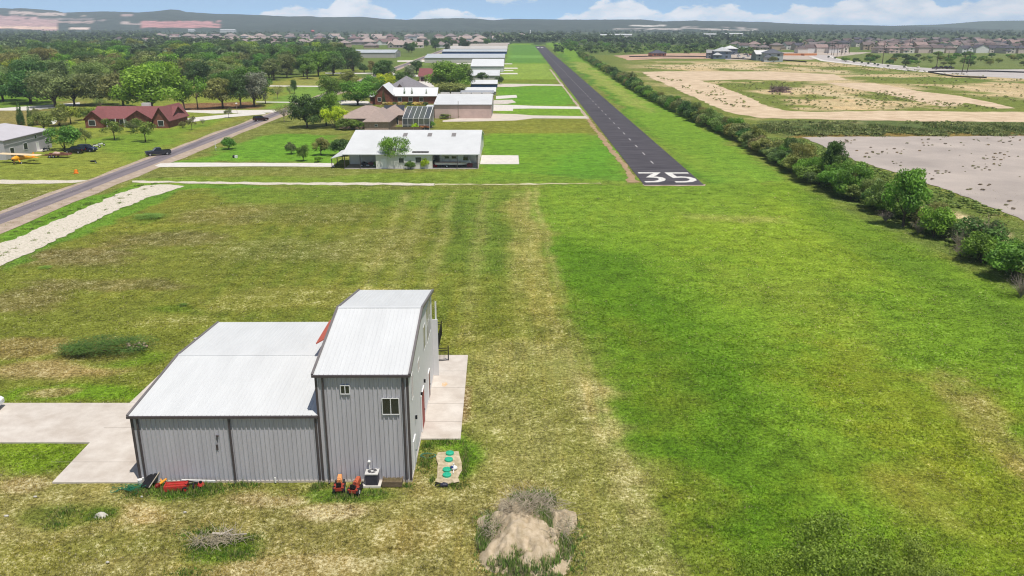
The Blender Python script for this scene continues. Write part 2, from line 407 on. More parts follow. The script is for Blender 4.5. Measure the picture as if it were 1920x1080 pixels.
    # building site east of the hedge
    paint([(1110, 104), (1560, 104), (1700, 128), (2600, 150), (2600, 260), (1700, 262), (1450, 258), (1200, 150)], (112, 124, 56), 4, 1, .35)
    paint([(1440, 226), (2600, 230), (2600, 258), (1480, 258)], (92, 108, 60), 2, 1, .3)
    paint([(1500, 249), (2600, 247), (2600, 256), (1490, 258)], (132, 110, 56), 1.5, .8, .5)
    paint([(1380, 250), (1520, 262), (1700, 335), (1940, 430), (2100, 600), (1930, 560), (1560, 380)], (98, 116, 52), 3, 1, .4)
    paint([(1730, 385), (1800, 400), (1920, 455), (1920, 480), (1800, 430)], (196, 180, 140), 1.5, .9, .9)
    for q in ([(1210, 123), (1420, 118), (1460, 124), (1330, 128)], [(1470, 128), (1500, 127), (1620, 137), (1600, 141)], [(1780, 158), (1900, 172), (1925, 182), (1840, 172)],
              [(1500, 165), (1560, 170), (1660, 192), (1640, 199), (1540, 180)], [(1320, 120), (1400, 122), (1440, 132), (1380, 130)], [(1480, 163), (1530, 168), (1560, 178), (1500, 172)]):
        paint(q, (202, 184, 148), 2.0, .85, .9)
    paint([(1560, 142), (1920, 158), (1920, 150), (1600, 134)], (104, 124, 56), 5, .7, .2)
    site = [G(*p) for p in [(1190, 116), (1560, 112), (1700, 136), (2500, 152), (2500, 232), (1430, 224), (1220, 148)]]
    sm = np.clip(.5 - sdf(site, wx, wy) / 30, 0, 1) * np.clip((vnoise(X, Y, 26, 71) * .6 + vnoise(X, Y, 9, 72) * .4 - .50) * 9, 0, 1) * .8
    col[:] = col * (1 - sm[:, None]) + np.array(lin((204, 182, 146))) * sm[:, None]
    # the mesquite flat behind it
    paint([(1560, 100), (2400, 96), (2400, 128), (1900, 128), (1640, 120)], (110, 124, 70), 6, 1, .3)
    col = col * np.array([.90, .86, .82])
    dry = dry * .86
    GC.update(xs=xs, ys=ys, col=col.reshape(ny, nx, 3), dry=dry.reshape(ny, nx))
    V = np.stack([X, Y, -vnoise(X, Y, 4.0, 9) * .10 * np.clip(1 - Y / 300, 0, 1)], 1)
    i = np.arange((nx - 1) * (ny - 1)); r, c = i // (nx - 1), i % (nx - 1); a = r * nx + c
    Fq = np.stack([a, a + 1, a + nx + 1, a + nx], 1)
    rgba = np.concatenate([col, dry[:, None]], 1)
    me = np_mesh('ground', V, Fq, [ground_mat()], attrs={'col': rgba}, smooth=True)
    o = bpy.data.objects.new('ground', me); COL.objects.link(o); tag(o, kind='structure')


def ground_mat():
    M = bpy.data.materials.new('meadow_ground'); M.use_nodes = True; nt = M.node_tree; N = nt.nodes; L = nt.links
    b = N['Principled BSDF']; b.inputs['Roughness'].default_value = .9; b.inputs['Specular IOR Level'].default_value = .1
    at = N.new('ShaderNodeAttribute'); at.attribute_name = 'col'; geo = N.new('ShaderNodeNewGeometry')

    def noise(sc, det=4, ro=.6, stretch=None):
        n = N.new('ShaderNodeTexNoise'); n.inputs['Scale'].default_value = sc; n.inputs['Detail'].default_value = det; n.inputs['Roughness'].default_value = ro
        if stretch:
            mp = N.new('ShaderNodeMapping'); mp.inputs['Scale'].default_value = stretch; L.new(geo.outputs['Position'], mp.inputs[0]); L.new(mp.outputs[0], n.inputs[0])
        else: L.new(geo.outputs['Position'], n.inputs[0])
        return n.outputs[0]

    def m(op, a, b_=None, c=None, clamp=False):
        n = N.new('ShaderNodeMath'); n.operation = op; n.use_clamp = clamp
        for i, v in enumerate((a, b_, c)):
            if v is None: continue
            if isinstance(v, (int, float)): n.inputs[i].default_value = v
            else: L.new(v, n.inputs[i])
        return n.outputs[0]

    def mix(f, a, c, mode='MIX'):
        n = N.new('ShaderNodeMix'); n.data_type = 'RGBA'; n.blend_type = mode
        for i, v in ((0, f), (6, a), (7, c)):
            if isinstance(v, float): n.inputs[i].default_value = v
            elif isinstance(v, tuple): n.inputs[i].default_value = v
            else: L.new(v, n.inputs[i])
        return n.outputs[2]
    fine = noise(3.2, 6, .75); med = noise(.55, 5, .65); big = noise(.09, 5, .6); vbig = noise(.02, 4, .6); fine2 = noise(8.5, 3, .7)
    streak = noise(1.0, 4, .6, (1.3, .05, 1)); cross = noise(1.0, 4, .6, (.03, .5, 1))
    base = at.outputs['Color']
    # thatch: dry straw showing between the green, following the dryness
    dd = m('MULTIPLY', m('ADD', m('MULTIPLY_ADD', at.outputs['Alpha'], .42, -.22), m('ADD', m('SUBTRACT', fine, .5), m('MULTIPLY', m('SUBTRACT', med, .5), .55))), 6.5, clamp=True)
    c = mix(m('MULTIPLY', dd, .62), base, (.42, .38, .235, 1))
    # darker green tufts and gaps
    gg = m('MULTIPLY', m('ADD', m('SUBTRACT', fine2, .55), m('ADD', m('MULTIPLY', m('SUBTRACT', .5, fine), .7), m('MULTIPLY', m('SUBTRACT', .5, med), .4))), 5.0, clamp=True)
    dk = mix(1.0, base, (.42, .44, .28, 1), 'MULTIPLY')
    c = mix(m('MULTIPLY', gg, .8), c, dk)
    # broad differences in growth
    mid = noise(.22, 5, .7); far_n = noise(.07, 6, .75, (.5, 1, 1))
    v = m('ADD', m('MULTIPLY', m('SUBTRACT', big, .5), .55), m('ADD', m('MULTIPLY', m('SUBTRACT', vbig, .5), .6), m('ADD', m('MULTIPLY', m('SUBTRACT', streak, .5), .6), m('MULTIPLY', m('SUBTRACT', cross, .5), .35))))
    c = mix(m('MULTIPLY', v, 1.5, clamp=True), c, mix(1.0, c, (1.5, 1.18, .9, 1), 'MULTIPLY'))
    c = mix(m('MULTIPLY', v, -1.6, clamp=True), c, mix(1.0, c, (.70, .78, .60, 1), 'MULTIPLY'))
    cb = m('ADD', m('ADD', m('MULTIPLY', m('SUBTRACT', fine, .5), 3.4), m('MULTIPLY', m('SUBTRACT', fine2, .5), 2.4)), m('ADD', m('ADD', m('MULTIPLY', m('SUBTRACT', med, .5), 1.5), m('MULTIPLY', m('SUBTRACT', mid, .5), .9)), m('MULTIPLY', m('SUBTRACT', far_n, .5), .7)))
    mr = N.new('ShaderNodeMapRange'); L.new(cb, mr.inputs[0]); mr.inputs[1].default_value = -.75; mr.inputs[2].default_value = .75; mr.inputs[3].default_value = .24; mr.inputs[4].default_value = 1.85
    hs = N.new('ShaderNodeHueSaturation'); L.new(c, hs.inputs['Color']); L.new(mr.outputs[0], hs.inputs['Value']); c = hs.outputs[0]
    L.new(c, b.inputs['Base Color'])
    bp = N.new('ShaderNodeBump'); bp.inputs['Strength'].default_value = .8; bp.inputs['Distance'].default_value = .09
    L.new(m('ADD', fine, m('MULTIPLY', fine2, .6)), bp.inputs['Height']); L.new(bp.outputs[0], b.inputs['Normal'])
    return M


build_ground()


def sheet(name, pts, z, m_, jit=0.0, step=1.0, world=False, label=None, seed=1, thick=0):
    P = [Vector((*(p if world else G(*p)), 0)) for p in pts]; rr = random.Random(seed); Q = []
    for i in range(len(P)):
        a, b = P[i], P[(i + 1) % len(P)]; n = max(1, int((b - a).length / step)) if jit else 1
        n = min(n, 160); d = (b - a); nn = Vector((-d.y, d.x, 0)).normalized() if d.length > 0 else Vector()
        w = 0
        for k in range(n):
            w = w * .55 + rr.uniform(-jit, jit)
            Q.append(a + d * (k / n) + nn * (w if k else 0))
    T = tessellate_polygon([Q]); mb = MB()
    mb.v = [(p.x, p.y, z) for p in Q]
    for t in T:
        a, b, c = (Q[i] for i in t)
        mb.f.append(tuple(t) if (b - a).cross(c - a).z > 0 else (t[0], t[2], t[1]))
    mb.m = [0] * len(mb.f)
    if thick:
        n = len(Q); b0 = len(mb.v); mb.v += [(p.x, p.y, z - thick) for p in Q]
        for i in range(n):
            j = (i + 1) % n; mb.f.append((i, j, b0 + j, b0 + i)); mb.m.append(0)
    o = mb.build(name, m_); tag(o, label, kind='structure'); return o


CONC = mat('concrete', (206, 197, 186), .85, .10, .5, .15, 8, rgb2=(180, 168, 155))
CONC2 = mat('pale_concrete', (205, 198, 188), .85, .1, .8)
GRAV = mat('gravel', (216, 206, 192), .95, .2, 2.6, .6, 12, rgb2=(176, 166, 144))
ASPH = mat('road_asphalt', (136, 126, 126), .9, .15, .25, .3, 10, rgb2=(112, 102, 106), stretch=(3, .25, 1))
SHLD = mat('road_shoulder', (182, 164, 146), .95, .2, .6, .3, 8, rgb2=(150, 132, 112))
DIRT = mat('bare_dirt', (210, 188, 158), .95, .12, .16, .3, 3, rgb2=(178, 154, 124))
REDD = mat('red_dirt', (172, 142, 112), .95, .12, .5, .3, 3, rgb2=(140, 118, 84))
MUDW = mat('pond_mud', (184, 171, 159), .6, .1, .045, .05, 1, rgb2=(154, 143, 134), spec=.15)


def vp(px, py, x):                       # a point further along a line towards the road's vanishing point
    return (x, py + (46 - py) * (x - px) / (957 - px))


# roads, runway, paths
sheet('road_verge', [vp(0, 396, -400), vp(0, 396, 860), vp(0, 436, 872), vp(0, 436, -400)], .015, SHLD, .5, 1.5)
sheet('road', [vp(0, 402, -400), vp(0, 402, 870), vp(0, 421, 875), vp(0, 421, -400)], .03, ASPH, .12, 3)
sheet('road_patch', [vp(0, 408, -400), vp(0, 408, 850), vp(0, 412.5, 852), vp(0, 412.5, -400)], .045, mat('dark_road_patch', (116, 108, 110), .9, .15, .4, .3, 10, rgb2=(96, 90, 94)), .35, 2.5)
RWM = mat('runway_asphalt', (88, 83, 86), .85, .2, .5, .2, 9, rgb2=(52, 49, 53), stretch=(.22, 1.6, 1))
RW = [(1207.5, 347), (1320, 347), (1020.5, 86.5), (1003, 86.5)]
sheet('runway', RW, .05, RWM)
sheet('runway_edge', [(1105, 222), (1199, 342), (1176, 342), (1170, 318), (1134, 272), (1100, 224)], .02, REDD, .35, 1)
sheet('runway_edge', [(1105, 222), (1100, 224), (1030, 130), (1033, 130)], .02, SHLD, .2, 4)
sheet('runway_threshold', [(1204, 345.5), (1323, 345.5), (1322, 348.6), (1209, 349)], .03, SHLD, .25, 1)
PAINT = mat('runway_paint', (208, 204, 196), .85, .2, 2.5)


def stroke(name, pts, w, z):
    P = [Vector((*G(*p), 0)) for p in pts]; mb = MB(); Lf, Rt = [], []
    for i, p in enumerate(P):
        a = P[max(0, i - 1)]; b = P[min(len(P) - 1, i + 1)]; t1 = (p - a).normalized() if i else (b - p).normalized(); t2 = (b - p).normalized() if i < len(P) - 1 else t1
        n1 = Vector((-t1.y, t1.x, 0)); n2 = Vector((-t2.y, t2.x, 0)); nn = (n1 + n2).normalized(); k = min(1.5, 1 / max(.4, nn.dot(n1)))
        Lf.append(p + nn * w / 2 * k); Rt.append(p - nn * w / 2 * k)
    for i in range(len(P) - 1):
        mb.poly([(q.x, q.y, z) for q in (Rt[i], Rt[i + 1], Lf[i + 1], Lf[i])])
    return tag(mb.build(name, PAINT), kind='structure')


q7 = lambda u, v: (1060 + u / 5.05, 200 + v / 5.05)
stroke('runway_number_three', [q7(*p) for p in [(690, 629), (815, 629), (868, 629), (836, 648), (800, 668), (850, 669), (895, 675), (920, 687), (908, 701), (860, 712), (755, 714)]], 1.35, .056)
stroke('runway_number_five', [q7(*p) for p in [(1165, 630), (1050, 630), (975, 630), (1005, 651), (1040, 671), (1100, 668), (1160, 672), (1200, 684), (1212, 697), (1180, 710), (1120, 714), (1040, 714)]], 1.35, .056)
c0 = Vector(G(*q7(820, 528))); c1 = Vector(G(*q7(737, 447))); cdir = (Vector(G(1011.8, 87)) - c0).normalized(); sp = (c1 - c0).length
mbd = MB()
k = 0
while (c0 + cdir * sp * k).y < 1230:
    p = c0 + cdir * sp * k; n = Vector((-cdir.y, cdir.x)); a = p - cdir * 1.9; b = p + cdir * 1.9; w = .15
    mbd.poly([(*(a - n * w), .058), (*(b - n * w), .058), (*(b + n * w), .058), (*(a + n * w), .058)][::1]); k += 1
tag(mbd.build('runway_centre_line', mat('worn_paint', (164, 160, 156), .85, .25, 2.5)), kind='structure')
mbe = MB()
for s in (-1, 1):
    for q in range(3):
        p = Vector(G(1011.8, 88.2)); x = p.x + s * (1.6 + q * 1.1); mbe.poly([(x - .4, p.y - 35, .058), (x + .4, p.y - 35, .058), (x + .4, p.y - 5, .058), (x - .4, p.y - 5, .058)])
tag(mbe.build('runway_far_number', PAINT), kind='structure')

sheet('gravel_lane', [(-260, 585), (0, 456), (32, 447), (140, 399), (215, 366), (272, 348), (310, 346), (346, 349), (320, 358), (262, 376), (190, 409), (105, 451), (0, 499), (-260, 620)], .02, GRAV, .35, .8)
sheet('driveway', [(290, 311), (300, 306.5), (330, 305), (625, 306), (628, 313), (480, 312), (300, 313.5)], .03, CONC2, .1, 2)
sheet('path', [(248, 339), (420, 341), (700, 343), (815, 344), (815, 348), (600, 346.5), (400, 345), (248, 342)], .03, GRAV, .5, 1)
sheet('path', [(815, 344.6), (930, 345), (1040, 343.4), (1125, 342.6), (1128, 344.6), (1050, 345.4), (930, 346.6), (815, 347)], .03, mat('worn_path', (208, 198, 170), .95, .2, .5, rgb2=(150, 150, 92)), .5, 1)
sheet('path', [(-200, 337), (80, 337.5), (165, 338), (135, 343.5), (0, 344.5), (-200, 345)], .03, GRAV, .4, 1)
sheet('path', [(-200, 203), (0, 203), (100, 196), (150, 192), (150, 197), (60, 207), (-200, 209)], .03, CONC2, .2, 2)
sheet('driveway', [(325, 228), (325, 224), (400, 217), (490, 209), (500, 214), (430, 220), (350, 230)], .035, CONC2, .2, 2)
sheet('path', [(325, 207), (520, 206), (520, 211), (400, 213), (325, 209)], .03, CONC2, .2, 2)
sheet('taxiway', [(922, 196), (965, 197), (1000, 198.5), (1086, 200), (1090, 204.5), (1000, 203.5), (962, 204), (962, 208), (922, 208)], .03, CONC2)
sheet('taxiway', [(830, 226), (920, 213), (967, 214), (1000, 216.5), (1099, 218), (1104, 222.5), (1000, 222), (967, 226), (905, 227.5), (830, 228.5)], .03, mat('old_concrete', (196, 184, 170), .85, .1, .3))
sheet('taxiway', [(930, 180), (968, 178), (970, 183), (930, 186)], .03, CONC2); sheet('taxiway', [(926, 188), (960, 187), (968, 192), (950, 195), (924, 195)], .03, CONC)
sheet('taxiway', [(934, 157), (1000, 157.5), (1054, 158.5), (1057, 161), (1000, 160.5), (960, 163), (932, 163)], .03, mat('old_concrete', (196, 184, 170)))
for (a, b, y, h) in ((940, 970, 127, 2), (938, 962, 131.5, 1.6), (938, 970, 137, 2.2), (940, 960, 119, 1.5), (855, 905, 118.5, 1.8)):
    sheet('taxiway', [(a, y), (b, y), (b + 1, y + h), (a, y + h)], .04, CONC2)
sheet('apron', [(903, 291), (972, 291.5), (973.5, 308), (900, 308)], .03, CONC2)
sheet('path', [(745, 113.5), (830, 112), (800, 116), (745, 116)], .04, CONC2); sheet('path', [(610, 136), (740, 137), (740, 139), (610, 138.5)], .04, CONC2)
sheet('path', [(480, 160), (600, 161), (600, 163), (480, 162)], .04, CONC2); sheet('path', [(480, 190.5), (600, 191.5), (600, 193.5), (480, 192)], .04, CONC2)
sheet('path', [(735, 139), (800, 141), (790, 144), (735, 142)], .04, CONC2); sheet('driveway', [(630, 188), (690, 190), (700, 196), (640, 197)], .04, CONC2)
sheet('driveway', [(780, 152), (805, 151), (815, 163), (785, 165)], .04, CONC2)
# building site
sheet('dirt_track', [(1203, 135), (1250, 133.5), (1330, 134), (1440, 134), (1560, 139), (1590, 150), (1500, 152), (1400, 149), (1312, 151), (1340, 158), (1400, 180), (1440, 200), (1470, 207), (1520, 210), (1640, 208), (1920, 210), (2300, 211),
                     (2300, 233), (1920, 229), (1700, 227), (1600, 225), (1430, 222), (1380, 214), (1330, 196), (1270, 168), (1225, 148)], .03, DIRT, .9, 2.5, seed=3)
sheet('dirt_track', [(1543, 155), (1640, 156), (1680, 163), (1730, 172), (1800, 180), (1860, 192), (1904, 203), (1870, 203.5), (1810, 193), (1795, 197), (1770, 200), (1720, 190), (1660, 177), (1600, 166)], .03, DIRT, .6, 2.5, seed=4)
sheet('road', [(1518, 106), (1535, 103), (1562, 103.5), (1568, 110), (1600, 116), (1700, 125), (1800, 131), (1920, 130), (2300, 130), (2300, 150), (1920, 148), (1800, 141), (1700, 132), (1610, 122), (1540, 114)], .04, mat('new_road', (176, 168, 162), .9, .08, .1))
sheet('kerb', [(1516, 106), (1540, 114.6), (1610, 122.6), (1700, 132.6), (1780, 139), (1780, 137.6), (1700, 131), (1612, 121), (1545, 113), (1524, 106)], .12, CONC2)
sheet('kerb', [(1558, 105), (1568, 109.5), (1600, 115), (1700, 124.2), (1700, 125.6), (1598, 116.4), (1564, 110.6), (1553, 105)], .12, CONC2)
sheet('bare_ground', [(1300, 99.5), (1365, 99), (1365, 110), (1240, 110), (1180, 113), (1150, 104), (1230, 100.5)], .03, mat('orange_dirt', (196, 158, 128), .95, .15, .05, rgb2=(150, 128, 112)), 1.5, 6)
sheet('bare_ground', [(1360, 98), (1640, 98), (1520, 112), (1360, 112)], .035, mat('site_ground', (190, 176, 160), .95, .15, .05, rgb2=(160, 146, 132)), 1, 6)
sheet('pond', [(1503, 258), (1600, 256.5), (1760, 256), (1930, 255), (2500, 254), (2500, 560), (1990, 452), (1925, 418), (1880, 398), (1830, 378), (1780, 357), (1720, 338), (1660, 318), (1600, 300), (1560, 283), (1530, 268)], .06, MUDW, .5, 1.6, seed=5)
# the concrete by the near building
CZ = .05
sheet('driveway', [(-350, 757), (243, 757), (338, 667), (375, 667), (268, 906), (98, 906), (169, 831), (-450, 831)], CZ + .03, CONC, thick=.12)
CJ = mat('slab_joint_gap', (140, 130, 120))  # joint lines in a darker concrete tone
# ------------------------------------------------------------------ hills
def build_hills():
    sky_px = [(-2500, 22), (-400, 24), (0, 15.5), (25, 16.5), (40, 15.5), (90, 19), (104, 20), (118, 24), (150, 22.5), (200, 21.5), (260, 23.5), (290, 21.5), (318, 18), (335, 19), (350, 23), (400, 26), (480, 28), (540, 31), (585, 30.5), (600, 32.5), (680, 31.5),
              (720, 35.5), (760, 37), (800, 35.5), (860, 34), (900, 35.5), (925, 38), (960, 35.5), (1000, 36), (1060, 37), (1100, 37), (1200, 36.5), (1240, 40), (1300, 38.5), (1440, 41.5), (1500, 45), (1600, 47), (1700, 49), (1760, 51), (1850, 54), (1920, 57), (2600, 57), (4500, 50)]
    a = np.linspace(-2400, 4300, 900); D = np.concatenate([np.linspace(3300, 6200, 46), [6600, 7200]])
    prof = np.interp(a, [p[0] for p in sky_px], [p[1] for p in sky_px])
    A, DD = np.meshgrid(a, D); PR = np.tile(prof, (len(D), 1))
    X = (A - 960) / F_PX * (DD * CT + HC * ST)
    top = 30 - 5600 * np.tan(TH + np.arctan((PR - 540) / F_PX))
    t = np.clip((DD - 3500) / 2100, 0, 1); t = t * t * (3 - 2 * t)
    n = (vnoise(X + 9000, DD, 500, 11) - .5) * 30 + (vnoise(X + 9000, DD, 170, 12) - .5) * 16 + (vnoise(X + 9000, DD, 60, 14) - .5) * 6
    Z = top * t + n * t * (1 - t) * 3.0 * np.clip(top / 60, .3, 1) + (vnoise(X + 9000, DD, 45, 13) - .5) * 3 * t - 1.0 * (t < .01)
    Z = np.where(DD > 5700, Z - (DD - 5700) * .03, Z)
    # woods, quarry faces and pale cuts
    zc = DD * CT + (HC - Z) * ST; py = 540 + F_PX * (ST * -1 * 0 + ((HC - Z) * CT - DD * ST) / zc); px = A
    X = (A - 960) / F_PX * zc
    col = np.zeros(X.shape + (4,)); col[..., :3] = lin((66, 76, 62)); col[..., 3] = 1
    nn = vnoise(X + 9000, DD, 120, 21) * .6 + vnoise(X + 9000, DD, 40, 22) * .4

    def p(x0, x1, y0, y1, rgb, thr=.35, tilt=0):
        cy = (py - tilt * (px - max(x0, 0))); m_ = (px > x0) & (px < x1) & (cy > y0) & (cy < y1) & (nn > thr); col[m_, :3] = lin(rgb)
    p(-900, 110, 28, 52, (186, 152, 146), .22, .06); p(20, 125, 20.5, 26.5, (200, 180, 166), .28, .04); p(60, 200, 33, 37, (150, 136, 128), .45, .02); p(90, 175, 39, 44, (176, 152, 140), .35); p(-900, 105, 48, 53, (226, 192, 168), .25, .02); p(130, 170, 52, 56, (224, 200, 184), .3)
    p(230, 262, 39, 46, (190, 166, 156), .35); p(225, 262, 40, 46, (196, 176, 166), .3); p(262, 415, 39.5, 52, (188, 136, 130), .2); p(225, 250, 26, 31, (176, 150, 140), .45); p(150, 162, 28, 31, (200, 180, 160), .3)
    p(1180, 1250, 47, 50, (206, 198, 186), .42); p(1150, 1420, 53, 58, (190, 180, 170), .52); p(1280, 1400, 50, 54, (170, 160, 150), .56)
    i = np.arange((len(a) - 1) * (len(D) - 1)); r, c = i // (len(a) - 1), i % (len(a) - 1); b = r * len(a) + c
    Fq = np.stack([b, b + 1, b + len(a) + 1, b + len(a)], 1)
    M = bpy.data.materials.new('hill_woods'); M.use_nodes = True; N = M.node_tree.nodes; L = M.node_tree.links; bs = N['Principled BSDF']; bs.inputs['Roughness'].default_value = 1; bs.inputs['Specular IOR Level'].default_value = 0
    at = N.new('ShaderNodeAttribute'); at.attribute_name = 'col'; g = N.new('ShaderNodeNewGeometry')
    n1 = N.new('ShaderNodeTexNoise'); n1.inputs['Scale'].default_value = .02; n1.inputs['Detail'].default_value = 6; n1.inputs['Roughness'].default_value = .7; L.new(g.outputs['Position'], n1.inputs[0])
    mr = N.new('ShaderNodeMapRange'); L.new(n1.outputs[0], mr.inputs[0]); mr.inputs[1].default_value = .35; mr.inputs[2].default_value = .65; mr.inputs[3].default_value = .55; mr.inputs[4].default_value = 1.3
    hs = N.new('ShaderNodeHueSaturation'); L.new(at.outputs['Color'], hs.inputs['Color']); L.new(mr.outputs[0], hs.inputs['Value']); L.new(hs.outputs[0], bs.inputs['Base Color'])
    me = np_mesh('hills', np.stack([X.ravel(), DD.ravel(), Z.ravel()], 1), Fq, [M], attrs={'col': col.reshape(-1, 4)}, smooth=True)
    o = bpy.data.objects.new('hills', me); COL.objects.link(o); tag(o, kind='structure')
    # a nearer paler ridge on the right
    a2 = np.linspace(1640, 3600, 160); y2 = np.interp(a2, [1640, 1725, 1760, 1800, 1835, 1870, 1920, 2400, 3600], [49.5, 46.8, 46, 43, 40, 39, 38.4, 34, 46]); D2 = np.linspace(5900, 6900, 12)
    A, DD = np.meshgrid(a2, D2); top = 30 - 6600 * np.tan(TH + np.arctan((np.tile(y2, (12, 1)) - 540) / F_PX)); t = np.clip((DD - 5900) / 700, 0, 1)
    Z = top * t + (vnoise(A * 4, DD, 90, 5) - .5) * 12 * t * (1 - t); X = (A - 960) / F_PX * (DD * CT + (HC - Z) * ST)
    i = np.arange(159 * 11); b = (i // 159) * 160 + i % 159; Fq = np.stack([b, b + 1, b + 161, b + 160], 1)
    c2 = np.zeros((X.size, 4)); c2[:, :3] = lin((84, 98, 76)); c2[:, 3] = 1
    me = np_mesh('far_ridge', np.stack([X.ravel(), DD.ravel(), Z.ravel()], 1), Fq, [M], attrs={'col': c2}, smooth=True)
    o = bpy.data.objects.new('hills', me); COL.objects.link(o); tag(o, kind='structure')


build_hills()
# ------------------------------------------------------------------ the near metal building
SID = mat('grey_metal_siding', (182, 179, 182), .5, .08, 1.2, metal=0.0, spec=.5, stretch=(2.2, 2.2, .12))
TRIM = mat('dark_bronze_trim', (78, 70, 70), .5, .1, 2, spec=.4)
RAKE = mat('bronze_rake_trim', (112, 106, 104), .5, .1, 2, spec=.4)
WROOF = mat('white_metal_roof', (203, 203, 201), .5, .05, .5, spec=.4, stretch=(1.6, .35, 1))
GLASS = mat('window_glass', (38, 44, 44), .12, .2, 1, spec=.8)
WFRAME = mat('white_window_frame', (226, 224, 220), .5, .03)
REDP = mat('red_panel', (152, 62, 52), .6, .12, 2)
BLACKM = mat('black_metal', (28, 27, 28), .5, .1, 3)
CWHITE = mat('white_paint', (222, 220, 214), .5, .05, 2)


def ribbed_wall(mb, p0, p1, z0, ztop, out, step=.305, rib=.06, w=.055, flip=1):
    """corrugated sheet from p0 to p1, ztop is a function of the distance, out = outward unit vector"""
    p0 = Vector(p0); p1 = Vector(p1); L_ = (p1 - p0).length; d = (p1 - p0) / L_; n = int(L_ / step); s0 = (L_ - n * step) / 2; pr = [(0, 0)]
    for i in range(n + 1):
        c = s0 + i * step
        for a, h in ((c - w, 0), (c - w * .6, rib), (c + w * .6, rib), (c + w, 0)):
            if 0.0 < a < L_: pr.append((a, h))
    pr.append((L_, 0)); b = len(mb.v)
    for a, h in pr:
        q = p0 + d * a + Vector(out[:2]) * h; mb.v += [(q.x, q.y, z0), (q.x, q.y, ztop(a))]
    for i in range(len(pr) - 1):
        k = b + 2 * i; f = (k, k + 2, k + 3, k + 1); mb.f.append(f if flip > 0 else f[::-1]); mb.m.append(mb.k)


def ribbed_roof(mb, x0, x1, ya, za, yb, zb, step=.305, rib=.016, w=.035, th=.06):
    n = int((x1 - x0) / step); s0 = ((x1 - x0) - n * step) / 2; pr = [(x0, 0)]
    for i in range(n + 1):
        c = x0 + s0 + i * step
        for a, h in ((c - w, 0), (c - w * .4, rib), (c + w * .4, rib), (c + w, 0)):
            if x0 < a < x1: pr.append((a, h))
    pr.append((x1, 0)); b = len(mb.v)
    for a, h in pr: mb.v += [(a, ya, za + h), (a, yb, zb + h)]
    up = 1 if yb > ya else -1
    for i in range(len(pr) - 1):
        k = b + 2 * i; f = (k, k + 2, k + 3, k + 1); mb.f.append(f if up > 0 else f[::-1]); mb.m.append(mb.k)
    mb.poly([(x0, ya, za - th), (x0, yb, zb - th), (x1, yb, zb - th), (x1, ya, za - th)])


def window(parent, wall, c, w, h, z, label=None, mull=1, name='window', bars_h=0):
    """wall: 'S' faces -y, 'E' faces +x, 'W' faces -x. c = (x, y) centre on the wall plane"""
    f = MB(); g = MB(); t = .045; dpt = .05

    def bx(m, a0, a1, z0, z1, d0, d1):
        if wall == 'S': m.box(c[0] + a0, c[0] + a1, c[1] - d1, c[1] - d0, z0, z1)
        elif wall == 'E': m.box(c[0] + d0, c[0] + d1, c[1] + a0, c[1] + a1, z0, z1)
        else: m.box(c[0] - d1, c[0] - d0, c[1] + a0, c[1] + a1, z0, z1)
    e = .078 if wall == 'S' else .018
    dpt = .05 if wall == 'S' else .025
    bx(f, -w / 2, -w / 2 + t, z, z + h, e, e + dpt); bx(f, w / 2 - t, w / 2, z, z + h, e, e + dpt)
    bx(f, -w / 2 + t, w / 2 - t, z, z + t, e, e + dpt); bx(f, -w / 2 + t, w / 2 - t, z + h - t, z + h, e, e + dpt)
    for i in range(1, mull + 1):
        a = -w / 2 + w * i / (mull + 1); bx(f, a - .025, a + .025, z + t, z + h - t, e + .005, e + dpt - .005)
    for i in range(1, bars_h + 1):
        a = z + h * i / (bars_h + 1); bx(f, -w / 2 + t, w / 2 - t, a - .02, a + .02, e + .007, e + dpt - .007)
    bx(g, -w / 2 + .02, w / 2 - .02, z + .02, z + h - .02, -.01, e + .012)
    o = g.build(name, GLASS, parent); fr = f.build('frame', WFRAME, o)
    if label: o['label'] = label
    return o


